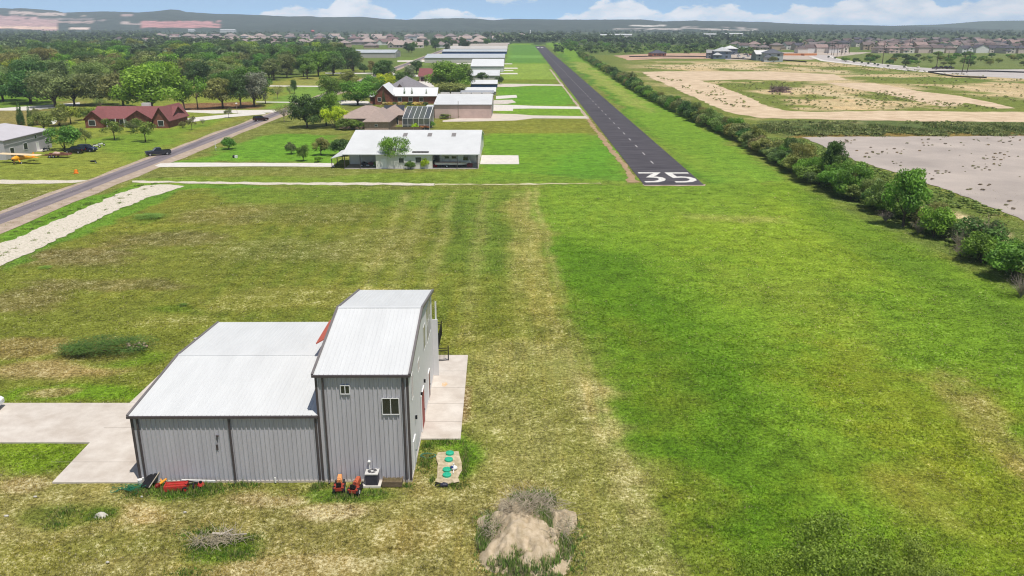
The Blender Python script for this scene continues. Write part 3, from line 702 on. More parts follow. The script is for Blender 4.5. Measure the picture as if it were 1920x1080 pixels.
def near_building():
    Y0, Y1, YR = 49.9, 67.8, 58.8
    t = thing('metal_workshop', 'big grey ribbed metal workshop with white roofs, a low wing and a taller two-storey wing', 'workshop', (-13.0, Y0, 0), R(.35))
    Y1 -= Y0; YR -= Y0; LX0, LX1 = -12.55, 0.0; TX0, TX1 = 0.0, 6.08; ZE, ZR = 5.1, 5.75; TE, TR = 8.05, 9.6; ov = .14
    m_ = MB(); ribbed_wall(m_, (LX0, 0), (LX1, 0), .12, lambda a: ZE, (0, -1, 0))
    gz = lambda y, e, r: e + (r - e) * (1 - abs(y - YR) / YR)
    m_.build('low_wing_wall', SID, t)
    m_ = MB(); ribbed_wall(m_, (LX0, Y1), (LX0, 0), .12, lambda a: gz(Y1 - a, ZE, ZR), (-1, 0, 0)); ribbed_wall(m_, (LX1, Y1), (LX0, Y1), .12, lambda a: ZE, (0, 1, 0)); m_.build('low_wing_side', SID, t)
    m_ = MB(); ribbed_wall(m_, (TX0, 0), (TX1, 0), .12, lambda a: TE, (0, -1, 0)); m_.build('tall_wing_wall', SID, t)
    SIDE = mat('sunlit_pale_siding', (206, 204, 202), .5, .04, 1.5, spec=.5)  # paler copy of SID: sun on the east side put into the colour
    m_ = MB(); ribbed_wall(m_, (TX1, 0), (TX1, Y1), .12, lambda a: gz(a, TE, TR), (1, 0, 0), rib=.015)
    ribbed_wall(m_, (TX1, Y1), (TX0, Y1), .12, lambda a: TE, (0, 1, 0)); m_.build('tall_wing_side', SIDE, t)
    m_ = MB(); ribbed_wall(m_, (TX0, Y1), (TX0, 0), ZE - .1, lambda a: gz(Y1 - a, TE, TR), (-1, 0, 0)); m_.build('upper_side_wall', SID, t)
    m_ = MB().box(LX0 - .05, TX1 + .05, -.06, Y1 + .05, -.1, .12); m_.build('foundation', CONC, t)
    # roofs
    m_ = MB(); ribbed_roof(m_, LX0 - ov, LX1 - .02, -ov, ZE + .0, YR, ZR); ribbed_roof(m_, LX0 - ov, LX1 - .02, Y1 + ov, ZE, YR, ZR)
    rf = m_.build('low_roof', WROOF, t)
    MB().box(LX0 - ov, LX1 - .03, YR - .16, YR + .16, ZR - .02, ZR + .045).build('ridge_cap', WROOF, rf)
    m_ = MB(); ribbed_roof(m_, TX0 - ov, TX1 + ov, -ov, TE, YR, TR); ribbed_roof(m_, TX0 - ov, TX1 + ov, Y1 + ov, TE, YR, TR)
    rf2 = m_.build('tall_roof', WROOF, t)
    MB().box(TX0 - ov, TX1 + ov, YR - .16, YR + .16, TR - .02, TR + .045).build('ridge_cap', WROOF, rf2)
    # gutters, rake trims, corner trims, downspouts
    m_ = MB().box(LX0 - ov - .05, LX1 - .0, -ov - .15, -ov + .02, ZE - .15, ZE - .005); m_.build('gutter', TRIM, t)
    m_ = MB().box(TX0 - ov - .05, TX1 + ov + .05, -ov - .15, -ov + .02, TE - .15, TE - .005); m_.build('gutter', TRIM, t)
    for (x, e, r) in ((LX0 - ov - .02, ZE, ZR), (TX0 - ov - .02, TE, TR), (TX1 + ov + .02, TE, TR)):
        m_ = MB(); m_.bar((x, -ov, e - .03), (x, YR, r - .03), .16, .22); m_.bar((x, YR, r - .03), (x, Y1 + ov, e - .03), .16, .22); m_.build('rake_trim', RAKE, t)
    for x in (LX0 + .02, TX0 + .03, TX1 - .02):
        MB().box(x - .08, x + .08, -.065, .03, .1, (ZE if x < -1 else TE) - .02).build('corner_trim', TRIM, t)
    for (x, z1) in ((LX0 + .42, ZE), (LX0 + 6.55, ZE), (TX0 - .18, ZE), (TX0 + .48, TE), (TX1 - .30, TE)):
        m_ = MB().box(x - .055, x + .055, -.17, -.06, .12, z1 - .1); m_.bar((x, -.11, .2), (x, -.34, .06), .1, .08); m_.build('downspout', TRIM, t)
    # red lean-to roof on the slope behind the tall wing
    m_ = MB(); m_.poly([(-1.85, 8.3, 6.95), (-.16, 8.3, 7.9), (-.16, 13.3, 7.9), (-1.85, 13.3, 6.95)]); m_.poly([(-1.85, 8.3, 6.85), (-1.85, 13.3, 6.85), (-.16, 13.3, 7.8), (-.16, 8.3, 7.8)])
    m_.poly([(-1.85, 8.3, 6.85), (-.16, 8.3, 7.8), (-.16, 8.3, 7.9), (-1.85, 8.3, 6.95)]); m_.poly([(-1.85, 13.3, 6.85), (-1.85, 8.3, 6.85), (-1.85, 8.3, 6.95), (-1.85, 13.3, 6.95)])
    m_.build('red_awning', mat('red_metal_awning', (186, 92, 72), .5, .06, 2), t)
    # windows: two on the south wall
    window(t, 'S', (1.93, 0), .64, .66, 6.62, 'small upper window'); window(t, 'S', (4.9, 0), 1.16, 1.22, 5.12, 'larger upper window')
    window(t, 'E', (TX1, 2.2), .8, 1.9, 5.2); window(t, 'E', (TX1, 6.4), 1.1, .9, 5.5); window(t, 'E', (TX1, 11.0), 1.3, 2.0, 5.4)
    window(t, 'E', (TX1, 14.6), 3.4, 3.0, 5.0, 'wide upper window', 3, bars_h=1)
    for (y, w, h, m2, lb, mt) in ((1.9, 1.0, 2.1, None, 'white side door', CWHITE), (8.0, 1.9, 2.9, None, 'red side door', REDP), (13.2, 1.0, 2.3, None, 'brown back door', mat('brown_door', (118, 70, 50), .6, .1, 3))):
        d = MB().box(TX1 + .02, TX1 + .085, y - w / 2, y + w / 2, .13, .13 + h).build('door', mt, t); d['label'] = lb
        f = MB(); f.box(TX1 + .02, TX1 + .1, y - w / 2 - .1, y - w / 2, .12, .23 + h); f.box(TX1 + .02, TX1 + .1, y + w / 2, y + w / 2 + .1, .12, .23 + h); f.box(TX1 + .02, TX1 + .102, y - w / 2, y + w / 2, .13 + h, .23 + h); f.build('frame', WFRAME, d)
        MB().box(TX1 + .085, TX1 + .13, y + w / 2 - .16, y + w / 2 - .1, 1.1, 1.2).build('handle', BLACKM, d)
    for y in (3.3, 7.2, 9.6):
        m_ = MB().box(TX1 + .02, TX1 + .16, y - .08, y + .08, 3.1, 3.35); m_.build('wall_lamp', BLACKM, t)
    # vent pipe and its flap on the low wall, pipe by the condenser
    m_ = MB(); m_.box(-6.98, -6.82, -.14, -.04, 3.5, 3.62); m_.tube((-6.9, -.08, 3.55), (-6.98, -.1, 2.9), .02); m_.box(-7.06, -6.93, -.1, -.05, 2.5, 2.9); m_.build('wall_bracket', TRIM, t)
    m_ = MB(); m_.tube((3.25, -.12, .1), (3.25, -.12, 1.55), .04); m_.blob((3.25, -.14, 1.62), (.11, .11, .09), 1, .02); m_.build('vent_pipe', CWHITE, t)
    MB().tube((-3.25, -.2, .05), (-3.25, -.2, .42), .055).build('drain_pipe', CWHITE, t)
    m_ = MB(); m_.bar((TX1 + .35, 17.9, .05), (TX1 + .35, 17.9, 7.0), .13, .13); m_.build('white_post', CWHITE, t)
    m_ = MB().box(TX1 + .02, TX1 + .5, 17.75, 17.85, .1, 5.4); m_.build('end_panel', mat('sunlit_pale_siding', (196, 194, 192)), t)
    return t


near_building()
# slab east of the building
sheet('patio_slab', [(780, 824), (863.5, 824), (877.5, 667), (815, 667)], CZ + .03, CONC, thick=.12)
mbj = MB()
for (a, b) in (((793, 792), (866.5, 792)), ((797, 758), (869.5, 758)), ((803, 728), (872, 728)), ((808, 697), (874.8, 697))):
    A = G(*a); B = G(*b); mbj.box(A[0], B[0], A[1] - .015, A[1] + .015, CZ + .03, CZ + .036)
for (a, b) in (((170, 831), (170, 757)), ((60, 831), (100, 757)), ((98, 868), (255, 868)), ((243, 757), (300, 757)), ((195, 803), (285, 803))):
    A = G(*a); B = G(*b)
    if a[1] == b[1]: mbj.box(A[0], B[0], A[1] - .015, A[1] + .015, CZ + .03, CZ + .036)
tag(mbj.build('slab_joint', CJ), kind='structure')
sheet('rust_stain', [(829, 720), (836, 718), (840, 722), (834, 727), (828, 725)], CZ + .038, mat('rust_stain', (200, 160, 110), .9, .2, 4, rgb2=(204, 190, 172)), .05, .2)


# small yard fenced with black iron beside the tall wing
def iron_panel(t, a, b, h, posts=True):
    d = b - a; L_ = d.length; d.normalize(); m_ = MB()
    for z in (.12, h - .3, h - .1): m_.bar((a.x, a.y, z), (b.x, b.y, z), .045, .045)
    n = max(3, int(L_ / .11))
    for i in range(n + 1): p = a + d * (L_ * i / n); m_.tube((p.x, p.y, .08), (p.x, p.y, h), .013, n=4)
    return m_


def iron_fence():
    a = Vector((*G(817, 679), 0)); f = Vector((*G(828, 628), 0)); wl = Vector((a.x - 1.0, f.y, 0)); g0 = a; g1 = Vector((*G(841, 677), 0))
    t = thing('iron_fence', 'black iron fence enclosing a narrow yard beside the tall wing', 'fence', a)
    for (p, q, nm) in ((a, f, 'railing'), (f, wl, 'railing'), (g0, g1, 'gate')):
        iron_panel(t, p - a, q - a, 1.42).build(nm, BLACKM, t)
    for q in (Vector(), f - a, (a + f) / 2 - a, g1 - a): MB().box(q.x - .045, q.x + .045, q.y - .045, q.y + .045, -.05, 1.55).build('post', BLACKM, t)


iron_fence()


# ------------------------------------------------------------------ things around it
def condenser():
    x, y = G(697.5, 913); t = thing('air_conditioner', 'square grey air conditioning condenser on a pad against the tall wing', 'air conditioner', (x, y + .42, 0))
    MB().box(-.6, .6, -.5, .5, -.05, .1).build('pad', CONC2, t)
    m_ = MB(); g = mat('condenser_grille', (74, 70, 76), .6, .1, 4); m_.box(-.4, .4, -.4, .4, .1, .92)
    for i in range(14):
        z = .16 + i * .052; m_.box(-.415, .415, -.415, .415, z, z + .018)
    m_.build('body', g, t)
    top = mat('condenser_top', (196, 192, 186), .5, .05, 3); m_ = MB(); R_ = []
    for i in range(24):
        a = 2 * math.pi * i / 24; R_.append((math.cos(a), math.sin(a)))
    def sq(c, s_, k): m = max(abs(c), abs(s_)); return c / m * k, s_ / m * k
    for i in range(24):
        j = (i + 1) % 24; a = sq(*R_[i], .45); b = sq(*R_[j], .45); c = (R_[j][0] * .32, R_[j][1] * .32); d = (R_[i][0] * .32, R_[i][1] * .32)
        m_.poly([(*a, .985), (*b, .985), (*c, 1.0), (*d, 1.0)]); m_.poly([(*a, .92), (*b, .92), (*b, .985), (*a, .985)])
        m_.poly([(*d, 1.0), (*c, 1.0), (c[0], c[1], .9), (d[0], d[1], .9)])
    m_.build('top_cover', top, t)
    m_ = MB()
    for r in (.1, .17, .24, .31):
        for i in range(24): m_.bar((R_[i][0] * r, R_[i][1] * r, .975), (R_[(i + 1) % 24][0] * r, R_[(i + 1) % 24][1] * r, .975), .012, .012)
    m_.build('fan_guard', mat('guard_wire', (120, 118, 116), .5, 0), t)
    m_ = MB().tube((0, 0, .9), (0, 0, .99), .1)
    for i in range(3):
        a = i * 2.094; m_.poly([(math.cos(a) * .06, math.sin(a) * .06, .93), (math.cos(a - .25) * .3, math.sin(a - .25) * .3, .92), (math.cos(a + .35) * .3, math.sin(a + .35) * .3, .945)])
    m_.build('fan', top, t)


condenser()
ORG = mat('orange_paint', (180, 92, 62), .5, .1, 4); TYRE = mat('tyre_rubber', (30, 29, 30), .85, .15, 5); REDB = mat('red_paint', (172, 52, 46), .45, .1, 3)


def wheel(parent, x, y, r, w, axis='x', name='wheel', rim=None):
    m_ = MB(); d = Vector((w / 2, 0, 0)) if axis == 'x' else Vector((0, w / 2, 0)); c = Vector((x, y, r)); m_.tube(c - d * .72, c - d, r, r * .88, 14); m_.tube(c - d * .72, c + d * .72, r, r, 14, False); m_.tube(c + d * .72, c + d, r, r * .88, 14)
    o = m_.build(name, TYRE, parent)
    m_ = MB(); m_.tube(c - d * 1.04, c + d * 1.04, r * .55, n=12); m_.build('rim', rim or CWHITE, o); return o


def mower(px, py, rz, label, hood, back):
    x, y = G(px, py); t = thing('garden_tractor', label, 'garden tractor', (x, y, 0), rz); t.scale = (.8, .92, .85)
    m_ = MB(); m_.mi(0); m_.prism([(-.24, .0), (.24, .0), (.2, .95), (-.2, .95)], .38, .78, [(-.2, 0), (.2, 0), (.15, .9), (-.15, .9)]); m_.build('hood', hood, t)
    m_ = MB(); m_.prism([(-.3, -.75), (.3, -.75), (.26, 0), (-.26, 0)], .3, .55); m_.box(-.42, -.22, -.75, -.1, .5, .58); m_.box(.22, .42, -.75, -.1, .5, .58); m_.build('fender', back, t)
    m_ = MB(); m_.box(-.2, .2, -.68, -.28, .6, .7); m_.prism([(-.2, -.72), (.2, -.72), (.2, -.62), (-.2, -.62)], .7, 1.0); m_.build('seat', BLACKM, t)
    m_ = MB(); m_.tube((0, -.02, .7), (0, -.14, .95), .02)
    for i in range(12):
        a, b = i / 12 * 6.283, (i + 1) / 12 * 6.283; m_.tube((math.cos(a) * .15, -.14 + math.sin(a) * .12, .95 + math.sin(a) * .06), (math.cos(b) * .15, -.14 + math.sin(b) * .12, .95 + math.sin(b) * .06), .014, n=5)
    m_.build('steering_wheel', BLACKM, t)
    m_ = MB(); m_.box(-.5, .5, -.1, .5, .14, .3); m_.build('mower_deck', BLACKM, t)
    for s in (-1, 1): wheel(t, s * .4, -.5, .3, .24); wheel(t, s * .34, .72, .2, .14)


mower(637, 917, R(8), 'faded orange garden tractor beside the wall, left of the redder one', mat('faded_orange', (222, 150, 92), .6, .1, 5), mat('dull_red', (150, 60, 44), .6, .15, 4))
mower(667, 921, R(-6), 'red-orange garden tractor between the faded one and the air conditioner', ORG, mat('dull_red', (150, 60, 44)))


def planter():
    x, y = G(735, 914); t = thing('timber_box', 'low weathered timber planter box against the wall beside the condenser', 'planter box', (x, y + .45, 0))
    wd = mat('weathered_timber', (112, 96, 76), .9, .3, 3, stretch=(1, 6, 6)); m_ = MB()
    for i in range(3):
        z = .03 + i * .13; m_.box(-.68, .68, -.42, -.37, z, z + .12); m_.box(-.68, .68, .37, .42, z, z + .12); m_.box(-.68, -.63, -.37, .37, z, z + .12); m_.box(.63, .68, -.37, .37, z, z + .12)
    m_.build('boards', wd, t); MB().box(-.62, .62, -.36, .36, .0, .3).build('soil', mat('soil', (96, 84, 60), 1, .4, 6), t)


planter()


def red_cart():
    x, y = G(335, 917); t = thing('yard_trailer', 'bright red overturned yard cart lying in the grass by the low wall', 'cart', (x, y, 0), R(8))
    m_ = MB(); m_.box(-.8, .55, -.3, .35, .28, .34)
    for yy in (-.3, .02, .32): m_.box(-.82, .57, yy - .03, yy + .03, .34, .4)
    m_.prism([(-.86, -.36), (-.8, -.36), (-.8, .4), (-.86, .4)], .05, .42); m_.box(.5, .62, -.36, .36, .05, .44); m_.box(-.8, .55, -.36, -.3, .05, .33); m_.box(-.8, .55, .35, .4, .05, .33); m_.build('tray', REDB, t)
    m_ = MB(); m_.bar((.5, .25, .45), (1.3, .05, .35), .05, .05); m_.bar((.5, -.25, .45), (1.3, .05, .35), .05, .05); m_.build('drawbar', BLACKM, t)
    wheel(t, .55, -.5, .2, .12, 'y', rim=REDB); wheel(t, 1.05, -.15, .22, .12, 'x', rim=REDB)
    x, y = G(378, 909); o = MB().box(-1.35, 1.0, -.05, .05, .25, .37).build('metal_beam', mat('white_beam', (214, 212, 206), .5, .05, 3), None, loc=(x, y, 0), rz=R(-3)); tag(o, 'long white metal beam lying beside the red cart', 'beam')
    x, y = G(377, 912); t = thing('push_mower', 'small red machine with a round housing at the end of the white beam', 'mower', (x, y, 0), R(30))
    m_ = MB(); m_.tube((0, 0, .12), (0, 0, .26), .26, .18, 14); m_.build('housing', REDB, t); m_ = MB().tube((0, 0, .26), (0, 0, .4), .1); m_.build('motor', BLACKM, t)
    for a, b in ((.2, .2), (-.2, .2), (.2, -.2), (-.2, -.2)): wheel(t, a, b, .09, .05)
    x, y = G(283, 909); t = thing('black_panel', 'black rectangular panel leaning on buckets at the corner of the low wing', 'panel', (x, y, 0), R(-20))
    m_ = MB(); m_.poly([(-.35, -.55, .15), (.35, -.55, .15), (.35, .55, .75), (-.35, .55, .75)]); m_.poly([(-.35, -.55, .1), (-.35, .55, .7), (.35, .55, .7), (.35, -.55, .1)]); m_.poly([(-.35, -.55, .1), (.35, -.55, .1), (.35, -.55, .15), (-.35, -.55, .15)]); m_.poly([(-.35, -.55, .1), (-.35, -.55, .15), (-.35, .55, .75), (-.35, .55, .7)]); m_.build('sheet', BLACKM, t)
    m_ = MB(); m_.bar((.37, -.55, .17), (.37, .55, .78), .05, .05); m_.build('rail', mat('pale_rail', (170, 160, 140), .7, .1), t)
    for i, (dx, dy) in enumerate(((-.75, .1), (-.6, .45))):
        o = MB().tube((0, 0, 0), (0, 0, .36), .14, .17, 12).build('bucket', CWHITE, None, loc=(x + dx, y + dy, 0)); tag(o, 'white plastic bucket beside the black panel, ' + ('nearer the green netting' if i == 0 else 'close to the wall'), 'bucket')
    x, y = G(302, 912); t = thing('leaf_blower', 'orange and black yard tool lying in the grass beside the red cart', 'yard tool', (x, y, 0), R(60))
    m_ = MB(); m_.blob((-.25, 0, .18), (.22, .16, .18), 3, .08); m_.build('engine', mat('dark_red_paint', (120, 36, 28), .5, .1), t)
    m_ = MB(); m_.tube((-.1, 0, .22), (.5, .05, .3), .09, .07); m_.tube((.1, .02, .28), (.25, .3, .35), .06, .04); m_.build('tube', mat('yellow_orange', (232, 152, 44), .5, .1), t)
    rr = random.Random(4); x, y = G(248, 918); m_ = MB()
    for i in range(46):
        a = rr.uniform(0, 6.28); c = Vector((rr.gauss(0, .42), rr.gauss(0, .22), rr.uniform(.04, .22))); pr = None; r = rr.uniform(.12, .35)
        for k in range(7):
            b = a + k * .55; p = c + Vector((math.cos(b) * r, math.sin(b) * r * .7, rr.uniform(-.03, .05)))
            if pr: m_.tube(pr, p, .017, n=4)
            pr = p
    o = m_.build('garden_netting', mat('green_netting', (34, 112, 82), .6, .2, 4), None, loc=(x, y, 0)); tag(o, 'heap of dark green netting on the grass by the driveway corner', 'netting')


red_cart()


def septic():
    sheet('gravel_patch', [(822, 850), (860, 848), (866, 870), (862, 905), (838, 910), (816, 905), (820, 880)], .09, mat('tan_gravel', (200, 184, 156), .95, .25, 3, .6, 14, rgb2=(150, 136, 104)), .12, .5)
    grn = mat('green_plastic', (44, 168, 132), .5, .08, 3)
    lab = ['farthest of four round green tank lids on the gravel patch', 'green tank lid second from the patio end of the gravel', 'green tank lid half hidden by weeds on the gravel', 'green tank lid nearest the dark pump lying in weeds']
    for i, (px, py) in enumerate(((843.5, 853), (841.5, 865), (838, 884), (838, 894))):
        x, y = G(px, py); t = thing('tank_lid', lab[i], 'tank lid', (x, y, .08), R(20 * i), group='green septic tank lids')
        m_ = MB().tube((0, 0, 0), (0, 0, .13), .3, .3, 18); m_.tube((0, 0, .13), (0, 0, .17), .3, .2, 18); m_.build('lid', grn, t)
        m_ = MB()
        for k in range(8):
            a = k * .785; m_.bar((math.cos(a) * .08, math.sin(a) * .08, .175), (math.cos(a) * .27, math.sin(a) * .27, .15), .025, .025)
        m_.build('ribs', grn, t)
    x, y = G(851, 883); t = thing('white_pump', 'white and blue pump housing on the gravel beside the green lids', 'pump', (x, y, .08))
    m_ = MB(); m_.blob((0, 0, .18), (.26, .2, .18), 5, .04); m_.build('housing', CWHITE, t); m_ = MB(); m_.tube((0, 0, .1), (.0, -.6, .1), .035); m_.tube((0, 0, .3), (0, 0, .5), .05); m_.build('pipe', CWHITE, t)
    m_ = MB().blob((-.12, -.1, .28), (.14, .1, .1), 2, .05); m_.build('cap', mat('blue_plastic', (40, 60, 110), .5, .1), t)
    x, y = G(833, 912); t = thing('air_pump', 'small dark pump with coiled hose below the gravel patch', 'pump', (x, y, .0)); m_ = MB(); m_.blob((0, 0, .14), (.3, .18, .16), 8, .1); m_.build('housing', mat('dark_plastic', (52, 52, 66), .5, .2, 6), t)
    m_ = MB(); pr = None
    for k in range(20):
        a = k * .5; p = Vector((-.35 + math.cos(a) * .28, .05 + math.sin(a) * .2, .04 + k * .004))
        if pr: m_.tube(pr, p, .022, n=5)
        pr = p
    m_.build('hose', BLACKM, t)
    m_ = MB(); pr = None; x, y = G(803, 856)
    for k in range(40):
        a = k * .45; p = Vector((math.cos(a) * (.5 + .1 * math.sin(k)), math.sin(a) * (.35 + .08 * math.cos(k * 1.3)), .05 + .01 * (k % 5)))
        if pr: m_.tube(pr, p, .018, n=4)
        pr = p
    o = m_.build('garden_hose', mat('hose_green', (60, 112, 92), .6, .1), None, loc=(x, y, .02)); tag(o, 'coil of grey-green hose in the weeds beside the gravel', 'hose')


septic()
# ------------------------------------------------------------------ vehicles
GLB = mat('car_glass', (24, 28, 32), .08, 0, spec=.9); LIGHTS = mat('lamp_lens', (230, 228, 220), .2, 0); TAIL = mat('tail_lens', (150, 22, 20), .3, 0)


def car(label, x, y, rz, rgb, kind='suv', name=None, cat=None, group=None, detail=True):
    """front faces +x"""
    L_, W_, H_ = {'suv': (4.7, 1.9, 1.75), 'pickup': (5.7, 2.0, 1.85), 'van': (5.4, 2.0, 2.1)}[kind]
    t = thing(name or {'suv': 'parked_suv', 'pickup': 'pickup_truck', 'van': 'work_van'}[kind], label, cat or {'suv': 'car', 'pickup': 'pickup truck', 'van': 'van'}[kind], (x, y, 0), rz, group)
    pm = mat('car_paint_%d_%d_%d' % rgb, rgb, .25, .03, 1, spec=.6); a = L_ / 2; w = W_ / 2
    if kind == 'pickup': low = [(-a, .5), (-a + .1, .38), (a - .15, .38), (a, .5), (a, .95), (a - .15, 1.08), (.95, 1.2), (-.95, 1.2), (-.95, .8), (-a + .12, .8), (-a + .12, 1.16), (-a, 1.16)]; cab = (-.85, 1.15, -.6, .45)
    elif kind == 'van': low = [(-a, .5), (-a + .1, .35), (a - .15, .35), (a, .5), (a, .9), (a - .2, 1.1), (a - .9, 1.25), (-a, 1.25)]; cab = (-a + .03, a - .85, -a + .1, a - 1.5)
    else: low = [(-a, .5), (-a + .1, .35), (a - .15, .35), (a, .5), (a, .85), (a - .2, 1.0), (.9, 1.12), (-a + .05, 1.12), (-a, .9)]; cab = (-a + .1, 1.05, -a + .35, .35)
    zb = max(p[1] for p in low); m_ = MB(); m_.sprofile(low, -w, w)
    if kind == 'pickup':
        for s in (-1, 1): m_.box(-a + .12, -.95, s * w - .05 if s > 0 else -w, w if s > 0 else -w + .05, .8, 1.18)
    m_.mi(0); zt = H_ - .06; m_.prism([(cab[2], -w + .22), (cab[3], -w + .22), (cab[3], w - .22), (cab[2], w - .22)], zt, H_)
    for s in (-1, 1):
        for f in (0, .36, .68, 1):
            xa = cab[0] + (cab[1] - cab[0]) * f; xb = cab[2] + (cab[3] - cab[2]) * f; m_.bar((xa, s * (w - .06), zb - .02), (xb, s * (w - .215), zt + .01), .07, .03)
    body = m_.build('body', pm, t)
    g = MB(); g.prism([(cab[0], -w + .06), (cab[1], -w + .06), (cab[1], w - .06), (cab[0], w - .06)], zb - .01, zt, [(cab[2], -w + .22), (cab[3], -w + .22), (cab[3], w - .22), (cab[2], w - .22)]); g.build('window_glass', GLB, t)
    if detail:
        pass
    for s in (-1, 1):
        for xx in (-a + .95, a - .9): wheel(t, xx, s * (w - .1), .36 if kind == 'suv' else .4, .24, 'y', rim=mat('alloy_rim', (150, 150, 152), .4, 0))
        MB().box(a - .06, a + .02, s * (w - .25) - .17, s * (w - .25) + .17, .7, .86).build('headlight', LIGHTS, t)
        MB().box(-a - .02, -a + .05, s * (w - .18) - .1, s * (w - .18) + .1, .75, 1.05).build('tail_light', TAIL, t)
    return t


def atpx(px, py): return G(px, py)


x, y = G(297, 291); car('dark pickup truck driving on the grass edge of the road', x, y, R(212), (40, 42, 50), 'pickup')
x, y = G(489, 227); car('dark red-black car on the road beyond the pickup', x, y, R(38), (52, 26, 34), 'suv', 'red_car')
x, y = G(141, 287); car('black SUV parked on grass right behind the loaded trailer', x, y, R(175), (24, 24, 26), 'suv')
x, y = G(164, 284); car('dark blue SUV parked beside the black one', x, y, R(-12), (36, 42, 62), 'suv')
x, y = G(-57, 775); car('white SUV at the edge of the driveway, only its nose showing', x, y, R(6), (226, 228, 228), 'suv')


def trailer():
    x, y = G(111, 295); t = thing('flatbed_trailer', 'low rusty flatbed trailer with junk parked on the grass near the plane', 'trailer', (x, y, 0), R(3))
    rust = mat('rusty_steel', (128, 86, 70), .8, .25, 2); m_ = MB(); m_.box(-2.7, 2.6, -1.05, 1.05, .55, .68); m_.box(-2.7, 2.6, -1.08, -1.02, .68, .95); m_.box(-2.7, 2.6, 1.02, 1.08, .68, .95); m_.build('deck', rust, t)
    m_ = MB(); m_.bar((-2.7, -.9, .6), (-4.0, 0, .5), .1, .1); m_.bar((-2.7, .9, .6), (-4.0, 0, .5), .1, .1); m_.build('drawbar', rust, t)
    for xx in (-1.6, -.75):
        for s in (-1, 1): wheel(t, xx, s * 1.12, .34, .2, 'y', rim=mat('alloy_rim', (150, 150, 152)))
    o = thing('scrap_bundle', 'pale canvas bundle and pipes lying on the trailer bed', 'scrap', (x, y, .68)); m_ = MB(); m_.blob((-.4, 0, .3), (.9, .6, .35), 4, .2); m_.build('canvas', mat('pale_canvas', (190, 160, 146), .9, .15, 2), o)
    m_ = MB(); rr = random.Random(2)
    for i in range(9): yv = rr.uniform(-.7, .7); m_.tube((.3, yv, .1 + .05 * i), (2.2, yv + rr.uniform(-.2, .2), .15), .05, n=6)
    m_.build('pipes', rust, o)


trailer()


def plane():
    x, y = G(40, 306); t = thing('light_aircraft', 'yellow high-wing light aircraft parked on grass by the grey hangar', 'aircraft', (x, y, 0), R(-14))
    YEL = mat('yellow_aircraft_fabric', (236, 164, 40), .45, .05, 2); CRM = mat('cream_wing_fabric', (226, 200, 160), .5, .05, 2)
    # nose towards -y
    secs = [(-2.3, .30, 1.2), (-1.7, .42, 1.22), (-.9, .48, 1.3), (.4, .48, 1.3), (1.6, .34, 1.1), (3.0, .18, .85), (3.9, .06, .7)]; m_ = MB(); b0 = len(m_.v); n = 10
    for (yy, r, zc) in secs:
        for i in range(n): a = 6.283 * i / n; m_.v.append((math.cos(a) * r, yy, zc + math.sin(a) * r * 1.25))
    for k in range(len(secs) - 1):
        for i in range(n):
            j = (i + 1) % n; m_.f.append((b0 + k * n + i, b0 + k * n + j, b0 + (k + 1) * n + j, b0 + (k + 1) * n + i)); m_.m.append(0)
    m_.f.append(tuple(range(n))[::-1]); m_.m.append(0); m_.build('fuselage', YEL, t, True)
    m_ = MB(); m_.prism([(-5.35, -.85), (5.35, -.85), (5.35, .75), (-5.35, .75)], 1.98, 2.14, [(-5.2, -.7), (5.2, -.7), (5.2, .6), (-5.2, .6)]); m_.build('wing', CRM, t)
    m_ = MB().box(-1.5, 1.5, 3.1, 3.95, .82, .88); m_.build('tailplane', YEL, t)
    m_ = MB().prism([(-.03, 3.2), (.03, 3.2), (.03, 4.15), (-.03, 4.15)], .85, 1.95, [(-.03, 3.7), (.03, 3.7), (.03, 4.1), (-.03, 4.1)]); m_.build('tail_fin', YEL, t)
    m_ = MB().tube((0, -2.3, 1.2), (0, -2.5, 1.2), .12, .05); m_.build('spinner', YEL, t); m_ = MB().box(-.95, .95, -2.47, -2.43, 1.14, 1.26); m_.build('propeller', BLACKM, t)
    m_ = MB(); m_.tube((0, -1.9, 1.05), (0, -2.32, 1.05), .3, .26, 12); m_.build('engine_cowl', BLACKM, t)
    for s in (-1, 1):
        m_ = MB(); m_.prism([(s * .3 - .05, -1.2), (s * .3 + .05, -1.2), (s * .3 + .05, -.8), (s * .3 - .05, -.8)], .9, 1.0); m_.bar((s * .35, -1.0, .95), (s * .95, -1.05, .3), .28, .08); m_.build('gear_leg', YEL, t)
        wheel(t, s * 1.0, -1.05, .27, .16); m_ = MB(); m_.bar((s * .45, -.3, 1.0), (s * 2.6, -.1, 2.0), .1, .04); m_.build('wing_strut', YEL, t)
    m_ = MB(); m_.prism([(-.42, -.95), (.42, -.95), (.42, .5), (-.42, .5)], 1.7, 1.97); m_.build('cabin_window', GLB, t)
    wheel(t, 0, 3.7, .12, .08)


plane()


